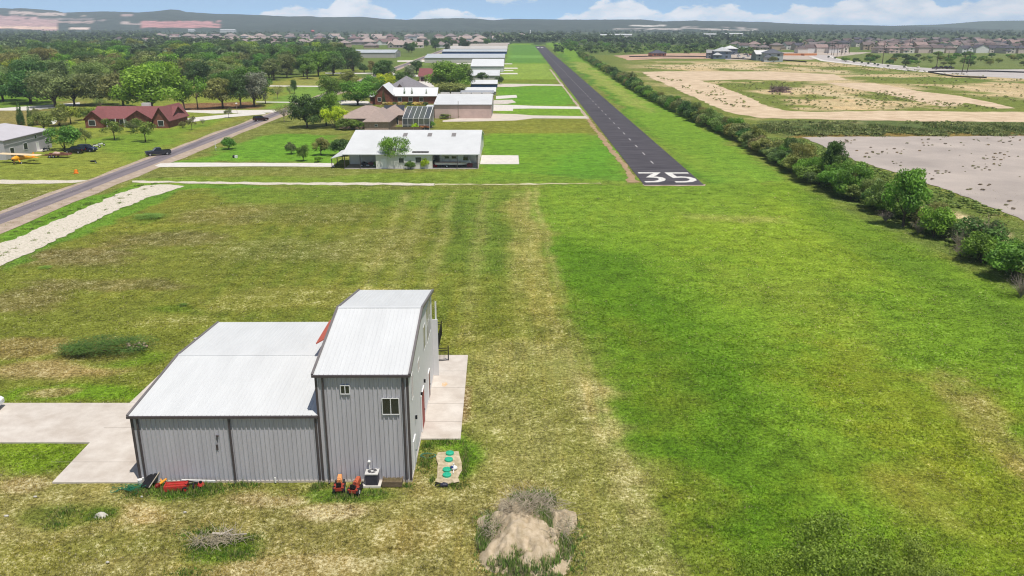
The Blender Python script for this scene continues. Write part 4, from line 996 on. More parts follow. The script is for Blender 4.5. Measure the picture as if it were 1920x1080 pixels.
def small_left_things():
    x, y = G(143, 325); t = thing('traffic_barrel', 'small bright orange marker standing alone on the grass by the road', 'marker', (x, y, 0)); o = mat('bright_orange', (240, 130, 30), .5, .05)
    m_ = MB().tube((0, 0, .05), (0, 0, .8), .42, .22, 12); m_.build('body', o, t); MB().box(-.5, .5, -.3, .3, 0, .08).build('base', o, t); m_ = MB().tube((-.45, 0, .5), (.45, 0, .62), .08); m_.build('handle', o, t)
    x, y = G(405, 282); t = thing('mailbox_post', 'thin white pole standing by the road near a lone bush', 'pole', (x, y, 0)); MB().tube((0, 0, 0), (0, 0, 2.6), .05).build('post', CWHITE, t); MB().box(-.15, .15, -.2, .2, .6, .85).build('box', CWHITE, t)
    x, y = G(443, 296); t = thing('utility_pedestal', 'little white and black utility box in the grass before the white path', 'utility box', (x, y, 0)); MB().box(-.3, .3, -.25, .25, 0, .55).build('cabinet', CWHITE, t); m_ = MB().blob((-.55, .1, .3), (.35, .3, .35), 2, .2); m_.build('cover', BLACKM, t)
    x, y = G(175, 306); t = thing('wheelbarrow', 'tiny dark wheelbarrow on the grass between the cars and the road', 'wheelbarrow', (x, y, 0)); m_ = MB().prism([(-.4, -.3), (.4, -.3), (.4, .3), (-.4, .3)], .3, .6, [(-.6, -.4), (.6, -.4), (.6, .4), (-.6, .4)]); m_.build('tray', BLACKM, t); wheel(t, .6, 0, .2, .1, 'y'); MB().bar((-.5, .3, .4), (-1.2, .3, .6), .05, .05).build('handle', BLACKM, t)
    # motorcycles / junk by the hangar and beyond the cars
    for i, (px, py, lb) in enumerate(((181, 277, 'white motorcycle parked nearest the dark blue SUV'), (190, 274, 'white motorcycle parked farthest from the cars'), (86, 284, 'dark motorcycle parked against the grey hangar wall'), (92, 281, 'pale motorcycle parked by the hangar corner'))):
        x, y = G(px, py); t = thing('motorcycle', lb, 'motorcycle', (x, y, 0), R(20 + 30 * i), group='parked motorcycles'); c = CWHITE if i != 2 else mat('dark_plastic', (52, 52, 66))
        wheel(t, -.7, 0, .32, .14, 'y'); wheel(t, .75, 0, .32, .14, 'y'); m_ = MB(); m_.prism([(-.6, -.14), (.5, -.14), (.5, .14), (-.6, .14)], .5, .8, [(-.8, -.1), (.4, -.12), (.4, .12), (-.8, .1)]); m_.build('fairing', c, t)
        m_ = MB().box(-.7, 0, -.13, .13, .8, .9); m_.build('saddle', BLACKM, t); m_ = MB(); m_.tube((.75, 0, .35), (.5, 0, 1.05), .04); m_.tube((.5, -.35, 1.05), (.5, .35, 1.05), .025); m_.build('handlebar', BLACKM, t)
    x, y = G(96.5, 245); t = thing('satellite_dish', 'white round satellite dish behind the grey hangar corner', 'satellite dish', (x, y + 2, 0)); MB().tube((0, 0, 0), (0, 0, 2.2), .08).build('mast', BARKL, t); m_ = MB(); m_.tube((0, -.15, 2.3), (0, -.3, 2.45), .4, 1.0, 16); m_.build('dish', CWHITE, t)
    x, y = G(445, 213.5); t = thing('street_lamp', 'slim grey lamp post at the bend of the driveway', 'lamp post', (x, y, 0)); MB().tube((0, 0, 0), (0, 0, 3.6), .07).build('post', BARKL, t); MB().tube((0, 0, 3.6), (0, 0, 3.8), .45, .3).build('lamp_head', CWHITE, t)


small_left_things()
# ------------------------------------------------------------------ buildings
def ocol(name, rough=.8, var=.12, vs=2.0, spec=.3):
    M = bpy.data.materials.new(name); M.use_nodes = True; N = M.node_tree.nodes; L = M.node_tree.links; b = N['Principled BSDF']
    oi = N.new('ShaderNodeObjectInfo'); tc = N.new('ShaderNodeTexCoord'); n = N.new('ShaderNodeTexNoise'); n.inputs['Scale'].default_value = vs; n.inputs['Detail'].default_value = 5
    L.new(tc.outputs['Object'], n.inputs[0]); mr = N.new('ShaderNodeMapRange'); L.new(n.outputs[0], mr.inputs[0]); mr.inputs[1].default_value = .3; mr.inputs[2].default_value = .7; mr.inputs[3].default_value = 1 - var; mr.inputs[4].default_value = 1 + var
    h = N.new('ShaderNodeHueSaturation'); L.new(oi.outputs['Color'], h.inputs['Color']); L.new(mr.outputs[0], h.inputs['Value']); L.new(h.outputs[0], b.inputs['Base Color'])
    b.inputs['Roughness'].default_value = rough; b.inputs['Specular IOR Level'].default_value = spec; return M


HWALL = ocol('house_wall_render'); HROOF = ocol('shingle_roof', .9, .14, 1.2, .1); MROOF = mat('weathered_metal_roof', (202, 202, 200), .5, .06, .25, spec=.4)
BRICK = mat('red_brick', (144, 90, 70), .9, .25, 1.5, rgb2=(108, 70, 58)); STONE = mat('pale_stone_brick', (190, 166, 150), .9, .2, 3, rgb2=(140, 112, 96)); DARKIN = mat('dark_interior', (34, 32, 32), .9, .2, 1)
WIN = mat('dark_window', (44, 50, 56), .15, .1, 1, spec=.8)


def gable(mw, mr, x0, x1, y0, y1, ze, zr, axis='x', ov=.4, th=.15, wall=True, z0=-.1):
    """walls into mw, roof into mr"""
    if axis == 'x':
        ym = (y0 + y1) / 2
        if wall:
            mw.poly([(x0, y0, z0), (x1, y0, z0), (x1, y0, ze), (x0, y0, ze)]); mw.poly([(x1, y1, z0), (x0, y1, z0), (x0, y1, ze), (x1, y1, ze)])
            mw.poly([(x1, y0, z0), (x1, y1, z0), (x1, y1, ze), (x1, ym, zr), (x1, y0, ze)]); mw.poly([(x0, y1, z0), (x0, y0, z0), (x0, y0, ze), (x0, ym, zr), (x0, y1, ze)])
        s = (zr - ze) / (ym - y0); a0, a1, b0, b1 = x0 - ov, x1 + ov, y0 - ov, y1 + ov; zo = ze - s * ov
        mr.poly([(a0, b0, zo + th), (a1, b0, zo + th), (a1, ym, zr + th), (a0, ym, zr + th)]); mr.poly([(a1, b1, zo + th), (a0, b1, zo + th), (a0, ym, zr + th), (a1, ym, zr + th)])
        mr.poly([(a0, b0, zo), (a1, b0, zo), (a1, b0, zo + th), (a0, b0, zo + th)]); mr.poly([(a1, b1, zo), (a0, b1, zo), (a0, b1, zo + th), (a1, b1, zo + th)])
        for (a, fl) in ((a1, 1), (a0, 0)):
            q = [(a, b0, zo), (a, ym, zr), (a, b1, zo), (a, b1, zo + th), (a, ym, zr + th), (a, b0, zo + th)]; mr.poly(q if fl else q[::-1])
        mr.poly([(a0, ym, zr), (a1, ym, zr), (a1, b0, zo), (a0, b0, zo)]); mr.poly([(a0, b1, zo), (a1, b1, zo), (a1, ym, zr), (a0, ym, zr)])
    else:
        w2, r2 = MB(), MB(); gable(w2, r2, y0, y1, x0, x1, ze, zr, 'x', ov, th, wall, z0)
        for (src, dst) in ((w2, mw), (r2, mr)):
            b = len(dst.v); dst.v += [(p[1], p[0], p[2]) for p in src.v]; dst.f += [tuple(b + i for i in f[::-1]) for f in src.f]; dst.m += [dst.k] * len(src.f)


def hip(mw, mr, x0, x1, y0, y1, ze, zr, ov=.5, th=.15, wall=True, z0=-.1):
    if wall: mw.box(x0, x1, y0, y1, z0, ze - .01)
    a0, a1, b0, b1 = x0 - ov, x1 + ov, y0 - ov, y1 + ov; W_, D_ = a1 - a0, b1 - b0
    if W_ >= D_: r0 = (a0 + D_ / 2, (b0 + b1) / 2); r1 = (a1 - D_ / 2, (b0 + b1) / 2)
    else: r0 = ((a0 + a1) / 2, b0 + W_ / 2); r1 = ((a0 + a1) / 2, b1 - W_ / 2)
    z = ze + th; A, B, C_, D4 = (a0, b0, z), (a1, b0, z), (a1, b1, z), (a0, b1, z); P, Q = (*r0, zr + th), (*r1, zr + th)
    if W_ >= D_: mr.poly([A, B, Q, P]); mr.poly([B, C_, Q]); mr.poly([C_, D4, P, Q]); mr.poly([D4, A, P])
    else: mr.poly([A, B, P]); mr.poly([B, C_, Q, P]); mr.poly([C_, D4, Q]); mr.poly([D4, A, P, Q])
    for (p, q) in ((A, B), (B, C_), (C_, D4), (D4, A)): mr.poly([(p[0], p[1], ze), (q[0], q[1], ze), q, p])
    mr.poly([(p[0], p[1], ze) for p in (D4, C_, B, A)])


def colr(o, rgb): o.color = (*lin(rgb), 1); return o


def swin(t, org, cx, y, w, h, z, name='window', m_=None, frame=True, wall='S'):
    if wall == 'S': o = MB().box(cx - w / 2, cx + w / 2, y - .06, y + .02, z, z + h).build(name, m_ or WIN, t, org=org)
    else: o = MB().box(y - .02, y + .06, cx - w / 2, cx + w / 2, z, z + h).build(name, m_ or WIN, t, org=org)
    if frame and wall == 'S':
        f = MB(); f.box(cx - w / 2 - .1, cx - w / 2, y - .08, y + .02, z - .1, z + h + .1); f.box(cx + w / 2, cx + w / 2 + .1, y - .08, y + .02, z - .1, z + h + .1); f.box(cx - w / 2, cx + w / 2, y - .078, y + .02, z - .1, z); f.box(cx - w / 2, cx + w / 2, y - .078, y + .02, z + h, z + h + .1); f.build('frame', WFRAME, o, org=org)
    return o


def hangar(px0, px1, base, eave, top, rise, label, wallc=None, roofm=None, name='hangar', front=None, vents=0, stripes=None, depthmax=60):
    D0 = G(0, base)[1]; ze = ZA(D0, eave); zr = ze + rise; DR = (HC - zr) / math.tan(TH + math.atan((top - 540) / F_PX)); half = min(max(DR - D0, 5), depthmax / 2)
    x0, x1 = XA(px0, D0), XA(px1, D0); org = (x0, D0); t = thing(name, label, 'hangar', (*org, 0)); mw, mr = MB(), MB()
    gable(mw, mr, x0, x1, D0, D0 + 2 * half, ze, zr, ov=.25); w = mw.build('wall', wallc or mat('hangar_wall', (196, 190, 182), .7, .06, .4), t, org=org); r = mr.build('roof', roofm or MROOF, t, org=org)
    n = int((x1 - x0) / 1.2)
    m_ = MB().box(x0 - .3, x1 + .3, D0 - .36, D0 - .26, ze - .2, ze + .08); m_.build('gutter', mat('grey_gutter', (120, 116, 112), .6, 0), t, org=org)
    for i in range(vents):
        c = x0 + (x1 - x0) * (i + .6) / (vents + .1); MB().box(c - (x1 - x0) / vents * .42, c + (x1 - x0) / vents * .42, D0 + half - .35, D0 + half + .35, zr + .1, zr + .65).build('ridge_vent', mat('hangar_wall', (196, 190, 182)), t, org=org)
    m_ = MB(); nd = max(1, int(2 * half / 12))
    dr = MB(); d0 = D0 + half * .35; dr.box(x1 + .02, x1 + .12, d0, d0 + half * 1.3, .05, ze * .86); dr.build('hangar_door', mat('door_grey', (150, 146, 142), .6, .05), t, org=org)
    return t, org, x0, x1, D0, ze, zr, half


PINK = mat('pinkish_block_wall', (196, 172, 162), .9, .12, .3)
t, org, x0, x1, D0, ze, zr, half = hangar(815, 921, 222, 196.5, 176.5, 2.0, 'white roofed hangar with a plain pinkish side wall beside the screened patio', PINK, vents=5)
m_ = MB(); m_.tube((x0 + 8, D0 - .15, 0), (x0 + 8, D0 - .15, ze + 1.2), .08); m_.build('conduit', BARKL, t, org=org)
m_ = MB().box(x0 - 3.2, x0 - .1, D0 + .5, D0 + 9, ze - 1.0, ze - .8); m_.build('canopy', MROOF, t, org=org); MB().box(x0 - 3.1, x0 - .1, D0 + 5, D0 + 5.2, 0, ze - 1).build('dark_back_panel', DARKIN, t, org=org)  # near-black panel stands in for the dark inside under the canopy
hangar(864, 925, 181, 174.5, 170, .7, 'low grey roofed hangar squeezed behind the pinkish one', roofm=mat('grey_metal_roof', (150, 152, 156), .5, .05, .3), depthmax=14)
hangar(872, 929, 178, 172, 164, 1.5, 'white roofed hangar between the low grey one and the blue one', depthmax=18)
BLUEW = mat('blue_metal_wall', (60, 92, 146), .6, .08, .4)
hangar(883, 932, 164.5, 157.5, 150.5, 1.6, 'hangar with bright blue walls under a white roof', BLUEW, depthmax=24)
hangar(881, 936, 149, 142, 131, 2.2, 'small white roofed hangar with dark bushes before its wall', depthmax=34)
hangar(883, 944, 135, 124.5, 108, 3.5, 'tall bright white hangar with a stepped roof', mat('white_wall', (214, 212, 208), .6, .05, .4), mat('bright_metal_roof', (210, 210, 208), .5, .03, .3), depthmax=60)
hangar(796, 946, 118, 108.7, 98.5, 2.2, 'very long grey hangar, nearest of the long row, with pale walls', roofm=mat('silver_metal_roof', (178, 182, 184), .5, .06, .1), depthmax=60)
hangar(829, 950, 101, 96.8, 92.5, 1.6, 'long grey hangar with a blue end, second of the long row', BLUEW, mat('silver_metal_roof', (178, 182, 184)), depthmax=60)
hangar(836, 951, 95, 91.8, 86.2, 2.6, 'long tan roofed hangar, third of the long row', roofm=mat('tan_metal_roof', (190, 184, 176), .5, .06, .1), depthmax=80)
hangar(849, 952, 88.5, 86, 83, 2.6, 'long brownish roofed hangar, fourth of the long row', roofm=mat('brown_metal_roof', (168, 158, 148), .5, .06, .1), depthmax=80)
hangar(915, 955, 84.5, 83, 81.2, 2.0, 'small far hangar at the runway end of the long row', roofm=mat('brown_metal_roof', (168, 158, 148)), depthmax=60)
hangar(652, 741, 108.5, 99, 91, 2.2, 'long isolated grey hangar standing beyond the wood', mat('grey_block_wall', (184, 178, 172), .8, .06, .2), mat('silver_metal_roof', (178, 182, 184)), depthmax=40)


def white_hangar():
    y0, y1, x0, x1, ze, zr = 179.0, 213.0, -36.6, -7.35, 3.1, 6.2; org = (x0, y0)
    t = thing('house_hangar', 'wide white roofed hangar home with open carport, skylights and a tree in front', 'hangar', (*org, 0)); ww = mat('cream_wall', (216, 212, 202), .8, .06, .5)
    mr = MB(); gable(MB(), mr, x0, x1, y0, y1, ze, zr, ov=.3, wall=False); mr.build('roof', MROOF, t, org=org)
    w = MB(); ym = (y0 + y1) / 2
    w.box(x0 + 6.9, x0 + 19.2, y0 + .1, y0 + .3, -.1, ze - .02); w.box(x0, x0 + 6.9, y0 + 6, y0 + 6.2, -.1, ze + .9); w.box(x0 + 19.2, x1, y0 + 8, y0 + 8.2, -.1, ze + 1.2); w.box(x0 + 6.9, x0 + 7.1, y0 + .3, y0 + 6, -.1, ze); w.box(x0 + 19.0, x0 + 19.2, y0 + .3, y0 + 8, -.1, ze)
    w.poly([(x1 - .1, y0 + 8, -.1), (x1 - .1, y1, -.1), (x1 - .1, y1, ze), (x1 - .1, ym, zr), (x1 - .1, y0 + 8, ze + 1.4)]); w.poly([(x1 - .1, y0, ze - .3), (x1 - .1, y0 + 8, ze - .3), (x1 - .1, y0 + 8, ze + 1.4), (x1 - .1, y0, ze)]); w.box(x0, x1, y1 - .2, y1 - .05, -.1, ze - .02); w.box(x0, x0 + .15, y0 + 6.2, y1 - .2, -.1, ze)
    w.build('wall', ww, t, org=org)
    for xx in (x0 + .1, x0 + 3.5, x1 - .2, x1 - 4.6, x1 - .3):
        MB().box(xx - .08, xx + .08, y0 + .02, y0 + .18, 0, ze).build('post', TRIM, t, org=org)
    for px in (760, 806, 851):
        D = 192.3; cx = XA(px, D, 5.4); s = 3.1 / 17; z = lambda y: ze + (y - y0) * s + .17; m_ = MB(); m_.poly([(cx - .5, D - 1.3, z(D - 1.3)), (cx + .5, D - 1.3, z(D - 1.3)), (cx + .5, D + 1.3, z(D + 1.3)), (cx - .5, D + 1.3, z(D + 1.3))]); m_.build('skylight', mat('skylight_panel', (128, 122, 118), .4, .1, 2), t, org=org)
    s = 3.1 / 17; m_ = MB()
    for i in range(12):
        xx = XA(773 + i * 2.6, y0 + .5, 3.1); yy = y0 + .9; m_.prism([(xx, yy - .35), (xx + .24, yy - .35), (xx + .24, yy + .35), (xx, yy + .35)], ze + .15, ze + .15 + .42)
    m_.build('vent_strip', mat('vent_grey', (92, 90, 88), .6, .1), t, org=org)
    swin(t, org, XA(785, y0), y0 + .1, 1.3, 1.2, 1.3); swin(t, org, XA(753, y0), y0 + .1, 1.1, 1.0, 1.3); swin(t, org, XA(720, y0), y0 + .1, 1.0, 2.1, 0, 'door', mat('white_door', (226, 224, 218), .5, .02)); swin(t, org, XA(660, y0), y0 + 6, 2.4, 2.2, 0, 'garage_door', mat('white_door', (226, 224, 218)))
    m_ = MB().box(x0, x1, y0 - .3, y0 + 8, -.08, .06); m_.build('floor_slab', mat('grey_slab', (150, 144, 136), .9, .15, .6), t, org=org)  # floor slab in a darker grey concrete tone
    # lean-to
    m_ = MB(); a, b = x0 - 2.9, x0 - .2
    m_.poly([(a, y0 + .2, 2.25), (b, y0 + .2, 2.95), (b, y0 + 12, 2.95), (a, y0 + 12, 2.25)]); m_.poly([(a, y0 + 12, 2.15), (b, y0 + 12, 2.85), (b, y0 + .2, 2.85), (a, y0 + .2, 2.15)]); m_.poly([(a, y0 + .2, 2.15), (b, y0 + .2, 2.85), (b, y0 + .2, 2.95), (a, y0 + .2, 2.25)]); m_.poly([(a, y0 + 12, 2.15), (a, y0 + .2, 2.15), (a, y0 + .2, 2.25), (a, y0 + 12, 2.25)])
    m_.build('lean_to_roof', MROOF, t, org=org)
    for yy in (y0 + .3, y0 + 6, y0 + 11.8): MB().box(a + .05, a + .2, yy, yy + .15, 0, 2.2).build('post', TRIM, t, org=org)
    # inside the open bay
    bx, by = XA(852, 181), 181.5
    c = thing('motor_home', 'white motor home parked inside the open bay of the hangar home', 'motor home', (bx, by + 1.6, .06)); MB().box(-3.3, 1.9, -1.1, 1.1, .5, 2.75).build('body', CWHITE, c); m_ = MB().prism([(1.9, -1.0), (3.6, -1.0), (3.6, 1.0), (1.9, 1.0)], .5, 1.3, [(1.9, -.95), (3.2, -.9), (3.2, .9), (1.9, .95)]); m_.build('cab', CWHITE, c)
    MB().box(1.95, 2.9, -1.02, 1.02, 1.3, 1.8).build('windscreen', GLB, c)
    for q in (-2.2, -.6): MB().box(q, q + 1.0, -1.13, -1.1, 1.7, 2.2).build('window', GLB, c)
    for q in (-2.0, 2.7):
        for s_ in (-1, 1): wheel(c, q, s_ * 1.0, .4, .25, 'y')
    bt = thing('motor_boat', 'slim white boat on a trailer in front of the motor home', 'boat', (bx - .8, by - .6, .06)); m_ = MB(); m_.prism([(-3.4, -.5), (2.4, -.6), (3.4, 0), (2.4, .6), (-3.4, .5)], .55, 1.05, [(-3.5, -.75), (2.6, -.85), (4.0, 0), (2.6, .85), (-3.5, .75)]); m_.build('hull', CWHITE, bt); MB().box(-3.3, 2.2, -.6, .6, 1.05, 1.1).build('deck', mat('pale_canvas', (190, 160, 146)), bt); MB().box(-3.9, -3.5, -.25, .25, .7, 1.5).build('outboard_motor', BLACKM, bt)
    for s_ in (-1, 1): wheel(bt, -.8, s_ * .8, .3, .18, 'y')
    for i, (dx, dy, rgb, lb) in enumerate(((-5.2, 1.5, (70, 60, 58), 'stack of dark crates at the back of the open hangar bay'), (-4.4, -.4, (150, 40, 40), 'red toolbox on the floor of the open hangar bay'), (3.4, -.6, (130, 70, 70), 'dull red machine at the wall end of the open bay'))):
        o = MB().box(-.6, .6, -.4, .4, 0, .7).box(-.4, .5, -.3, .3, .7, 1.3 if i == 0 else .85).box(-.62, .62, -.42, .42, .68, .74).build('crate_stack' if i == 0 else 'tool_chest', mat('clutter_%d' % i, rgb, .7, .3, 2), None, loc=(bx + dx, by + dy, .06)); tag(o, lb, 'clutter')
    for i, (px, rgb, lb) in enumerate(((684, (60, 62, 66), 'dark grey riding mower under the carport'), (697, (120, 60, 60), 'red quad bike under the carport beside the wall'))):
        x, y = XA(px, 182), 182.0; q = thing('riding_mower' if i == 0 else 'quad_bike', lb, 'vehicle', (x, y, .06)); m_ = MB().prism([(-.8, -.35), (.8, -.35), (.8, .35), (-.8, .35)], .35, .85, [(-.7, -.3), (.5, -.25), (.5, .25), (-.7, .3)]); m_.build('body', mat('clutter_c%d' % i, rgb, .5, .2, 2), q)
        for a in (-.55, .6):
            for s_ in (-1, 1): wheel(q, a, s_ * .42, .28, .2, 'y')
        MB().box(-.4, .1, -.2, .2, .85, 1.0).build('seat', BLACKM, q)
    return t


white_hangar()


def brown_house():
    org = (XA(684, 243), 243.0); t = thing('ranch_house', 'tan shingled brick house with a screened patio behind the white hangar', 'house', (*org, 0)); rm = mat('tan_shingles', (158, 140, 130), .95, .12, 1.5); w, r = MB(), MB()
    a0, a1 = XA(684, 243), XA(729, 243)
    hip(w, r, a0, a1, 243, 260, 2.9, 5.9); hip(w, r, XA(636, 252), a1 - .2, 252, 266, 2.902, 6.1); w2 = MB(); hip(w2, r, a1 - 6, XA(765, 262), 262, 273, 2.904, 5.6)
    w.build('wall', STONE, t, org=org); w2.build('back_wing_wall', STONE, t, org=org); r.build('roof', rm, t, org=org)
    # dark solar panel on the back wing
    s = (5.6 - 2.9) / 6.0; p = MB(); X0, X1 = XA(718, 262), XA(757, 262); y0, y1 = 263.2, 266.9; z = lambda y: 3.05 + (y - 261.5) * s + .1
    p.poly([(X0, y0, z(y0)), (X1, y0, z(y0)), (X1, y1, z(y1)), (X0, y1, z(y1))]); p.poly([(X0, y0, z(y0) - .1), (X1, y0, z(y0) - .1), (X1, y0, z(y0)), (X0, y0, z(y0))]); p.build('solar_panel', mat('solar_panel', (58, 60, 66), .3, .1, 1, spec=.6), t, org=org)
    swin(t, org, XA(706, 243), 243, .6, .5, 1.7); swin(t, org, XA(742, 262), 262, 1.6, 2.1, .1, 'patio_door'); 
    # screened patio
    X0, X1, y0, y1 = XA(756, 250), XA(806, 250), 249.0, 262.0; e, zt = 3.3, 5.6
    g = MB(); g.poly([(X0, y0, 0), (X1, y0, 0), (X1, y0, e), (X0, y0, e)]); g.poly([(X0, y0, e), (X1, y0, e), (X1, y1, zt), (X0, y1, zt)]); g.poly([(X1, y0, 0), (X1, y1, 0), (X1, y1, zt), (X1, y0, e)])
    SM = bpy.data.materials.new('insect_screen'); SM.use_nodes = True; N = SM.node_tree.nodes; L = SM.node_tree.links; N['Principled BSDF'].inputs['Base Color'].default_value = (.07, .08, .08, 1); N['Principled BSDF'].inputs['Alpha'].default_value = .88
    sc = g.build('patio_screen', SM, t, org=org); f = MB()
    for i in range(6):
        xx = X0 + (X1 - X0) * i / 5; f.bar((xx, y0 - .05, 0), (xx, y0 - .05, e), .09, .09); f.bar((xx, y0 - .05, e), (xx, y1, zt), .11, .08)
    for k in range(2):
        q = k; f.bar((X0, y0 + (y1 - y0) * q, e + (zt - e) * q + .03), (X1, y0 + (y1 - y0) * q, e + (zt - e) * q + .03), .09, .07)
    f.bar((X0, y0 - .05, 1.4), (X1, y0 - .05, 1.4), .1, .1); f.bar((X1 + .03, y0, e), (X1 + .03, y1, zt), .14, .12)
    for q in (.33, .66, 1): f.bar((X1 + .03, y0 + (y1 - y0) * q, 0), (X1 + .03, y0 + (y1 - y0) * q, e + (zt - e) * q), .12, .12)
    f.build('patio_frame', WFRAME, t, org=org)
    m_ = MB().box(X0 + 1, X1 - 1, y0 + 3, y1 - 2, .0, .12); m_.build('pool', mat('pool_water', (60, 100, 120), .1, .1), t, org=org)
    fe = thing('wooden_fence', 'low grey board fence joining the tan house to its patio', 'fence', (a1 + .5, 243.4, 0)); m_ = MB()
    for i in range(22): m_.box(i * .42, i * .42 + .38, 0, .05, .05, 1.5)
    m_.build('boards', mat('weathered_timber', (112, 96, 76)), fe); MB().box(0, 9.2, .05, .12, 1.1, 1.2).build('rail', mat('weathered_timber', (112, 96, 76)), fe)


brown_house()


def brick_house():
    D = 330.0; org = (XA(703, D), D); t = thing('brick_house', 'red brick gabled house with white metal roof and slim cypresses along it', 'house', (*org, 0)); w, r = MB(), MB()
    gable(w, r, XA(703, D), XA(736, D), D, D + 17, 4.0, 7.4, 'y', ov=.5); gable(w, r, XA(736, D), XA(816, D), D + 4, D + 15, 3.2, 5.8, 'x', ov=.6); gable(w, r, XA(692, D), XA(703, D) + .2, D + 3, D + 12, 2.9, 4.2, 'x', ov=.5)
    w.build('wall', BRICK, t, org=org); r.build('roof', mat('bright_metal_roof', (226, 226, 224)), t, org=org); swin(t, org, XA(712, D), D, 1.2, 1.4, 1.3)
    for q in (750, 770, 790): swin(t, org, XA(q, D + 4), D + 4, 1.4, 1.5, 1.0)
    D = 358.0; org = (XA(718, D), D); t = thing('slate_house', 'grey shingled house with several hipped gables behind the brick house', 'house', (*org, 0)); w, r = MB(), MB()
    hip(w, r, XA(720, D), XA(795, D), D, D + 20, 3.2, 8.6); gable(w, r, XA(742, D), XA(765, D), D - 5, D + 8, 3.2, 6.4, 'y'); gable(w, r, XA(722, D), XA(738, D), D - 2, D + 10, 3.0, 5.6, 'y'); hip(w, r, XA(765, D), XA(800, D), D - 3, D + 12, 3.1, 6.2)
    w.build('wall', STONE, t, org=org); r.build('roof', mat('grey_shingles', (128, 124, 126), .95, .12, 1.5), t, org=org); swin(t, org, XA(782, D), D - 3, 2, 1.5, 1)
    D = 468.0; org = (XA(783, D), D); t = thing('red_roof_house', 'small house with a maroon roof and dark garage beside big trees', 'house', (*org, 0)); w, r = MB(), MB()
    gable(w, r, XA(786, D), XA(828, D), D, D + 16, 3.0, 6.6, 'x', ov=.6); w.build('wall', STONE, t, org=org); r.build('roof', mat('maroon_shingles', (126, 78, 76), .95, .12, 1.5), t, org=org); swin(t, org, XA(795, D), D, 3.6, 2.3, .05, 'garage_door', mat('dark_door', (62, 38, 36), .6, .1)); swin(t, org, XA(816, D), D, 1.6, 1.4, 1)


brick_house()


def red_roof_ranch():
    D = 253.5; org = (XA(160, D), D); t = thing('brick_ranch_house', 'low red brick ranch house with a maroon shingled roof and two front gables', 'house', (*org, 0)); w, r = MB(), MB()
    X = lambda px: XA(px, D)
    gable(w, r, X(166), X(314), D + 3, D + 14, 2.7, 5.6, 'x', ov=.6); gable(w, r, X(161), X(194), D, D + 9, 2.71, 5.0, 'y', ov=.5); gable(w, r, X(236), X(283), D + 1, D + 9, 2.71, 5.1, 'y', ov=.5); gable(w, r, X(290), X(318), D - .5, D + 15, 2.72, 6.1, 'y', ov=.5)
    w.build('wall', BRICK, t, org=org); r.build('roof', mat('maroon_shingles', (126, 78, 76)), t, org=org)
    MB().box(X(246), X(261), D + 9.2, D + 10.6, 4.8, 6.6).build('chimney', mat('cream_wall', (216, 212, 202)), t, org=org)
    for (px, w_, z, h, dy) in ((174, 1.9, .7, 1.6, 0), (205, 1.4, .8, 1.3, 3), (222, 1.4, .8, 1.3, 3), (254, 1.6, .8, 1.4, 1), (304, 1.6, .7, 1.5, -.5)): swin(t, org, X(px), D + dy, w_, h, z)
    swin(t, org, X(231), D + 3, 1.1, 2.1, .05, 'door', mat('white_door', (226, 224, 218)))
    for px in (197, 214, 230): MB().box(X(px) - .1, X(px) + .1, D + 1.4, D + 1.6, 0, 2.6).build('porch_post', CWHITE, t, org=org)


red_roof_ranch()


def grey_hangar():
    A = Vector((*G(12, 300), 0)); B = Vector((*G(98, 276), 0)); d = (B - A); L_ = d.length; d.normalize(); ang = math.atan2(d.y, d.x); ze = ZA(A.y, 264.5)
    t = thing('grey_hangar', 'large pale grey metal hangar with small windows behind the yellow aircraft', 'hangar', A, ang); Wd = 22.0; w, r = MB(), MB()     # local +x along the visible wall, +y away to the left
    gable(w, r, 0, L_, 0, Wd, ze, ze + 1.6, 'x', ov=.2); w.build('wall', mat('pale_grey_siding', (184, 178, 182), .6, .05, .5), t); r.build('roof', mat('grey_white_roof', (192, 186, 188), .5, .05, .3), t)
    MB().box(-.3, L_ + .3, -.36, -.26, ze - .2, ze + .06).build('gutter', mat('grey_gutter', (120, 116, 112)), t)
    for (f, w_, h, z) in ((.14, 1.6, 1.5, .9), (.42, 1.6, 1.5, 1.2), (.66, .9, .8, 3.2), (.9, 1.0, .9, 3.6), (.9, 1.0, .9, 1.6)): o = swin(t, (0, 0), L_ * f, 0, w_, h, z)
    swin(t, (0, 0), L_ * .68, 0, 1.0, 2.1, .05, 'door', mat('white_door', (226, 224, 218)))
    for (y0, y1) in ((1.6, 9.0), (11.5, 19)): MB().box(-.08, .02, y0, y1, .05, ze * .7).build('hangar_door', mat('white_door', (226, 224, 218)), t)
    MB().box(L_ * .62, L_ * .75, -1.6, -.1, 0, .25).build('door_step', CONC2, t)


grey_hangar()
# ------------------------------------------------------------------ far houses
ORD = ['first', 'second', 'third', 'fourth', 'fifth', 'sixth', 'seventh', 'eighth', 'ninth', 'tenth', 'eleventh', 'twelfth', 'thirteenth', 'fourteenth', 'fifteenth', 'sixteenth', 'seventeenth', 'eighteenth', 'nineteenth']
TENS = ['twent', 'thirt', 'fort', 'fift', 'sixt', 'sevent', 'eight', 'ninet']


def ordinal(i):
    if i < 19: return ORD[i]
    if i >= 99: return 'one hundred ' + ('' if i == 99 else 'and ' + ordinal(i - 100))
    n = i + 1; t, u = divmod(n, 10); return TENS[t - 2] + ('ieth' if u == 0 else 'y-' + ORD[u - 1])


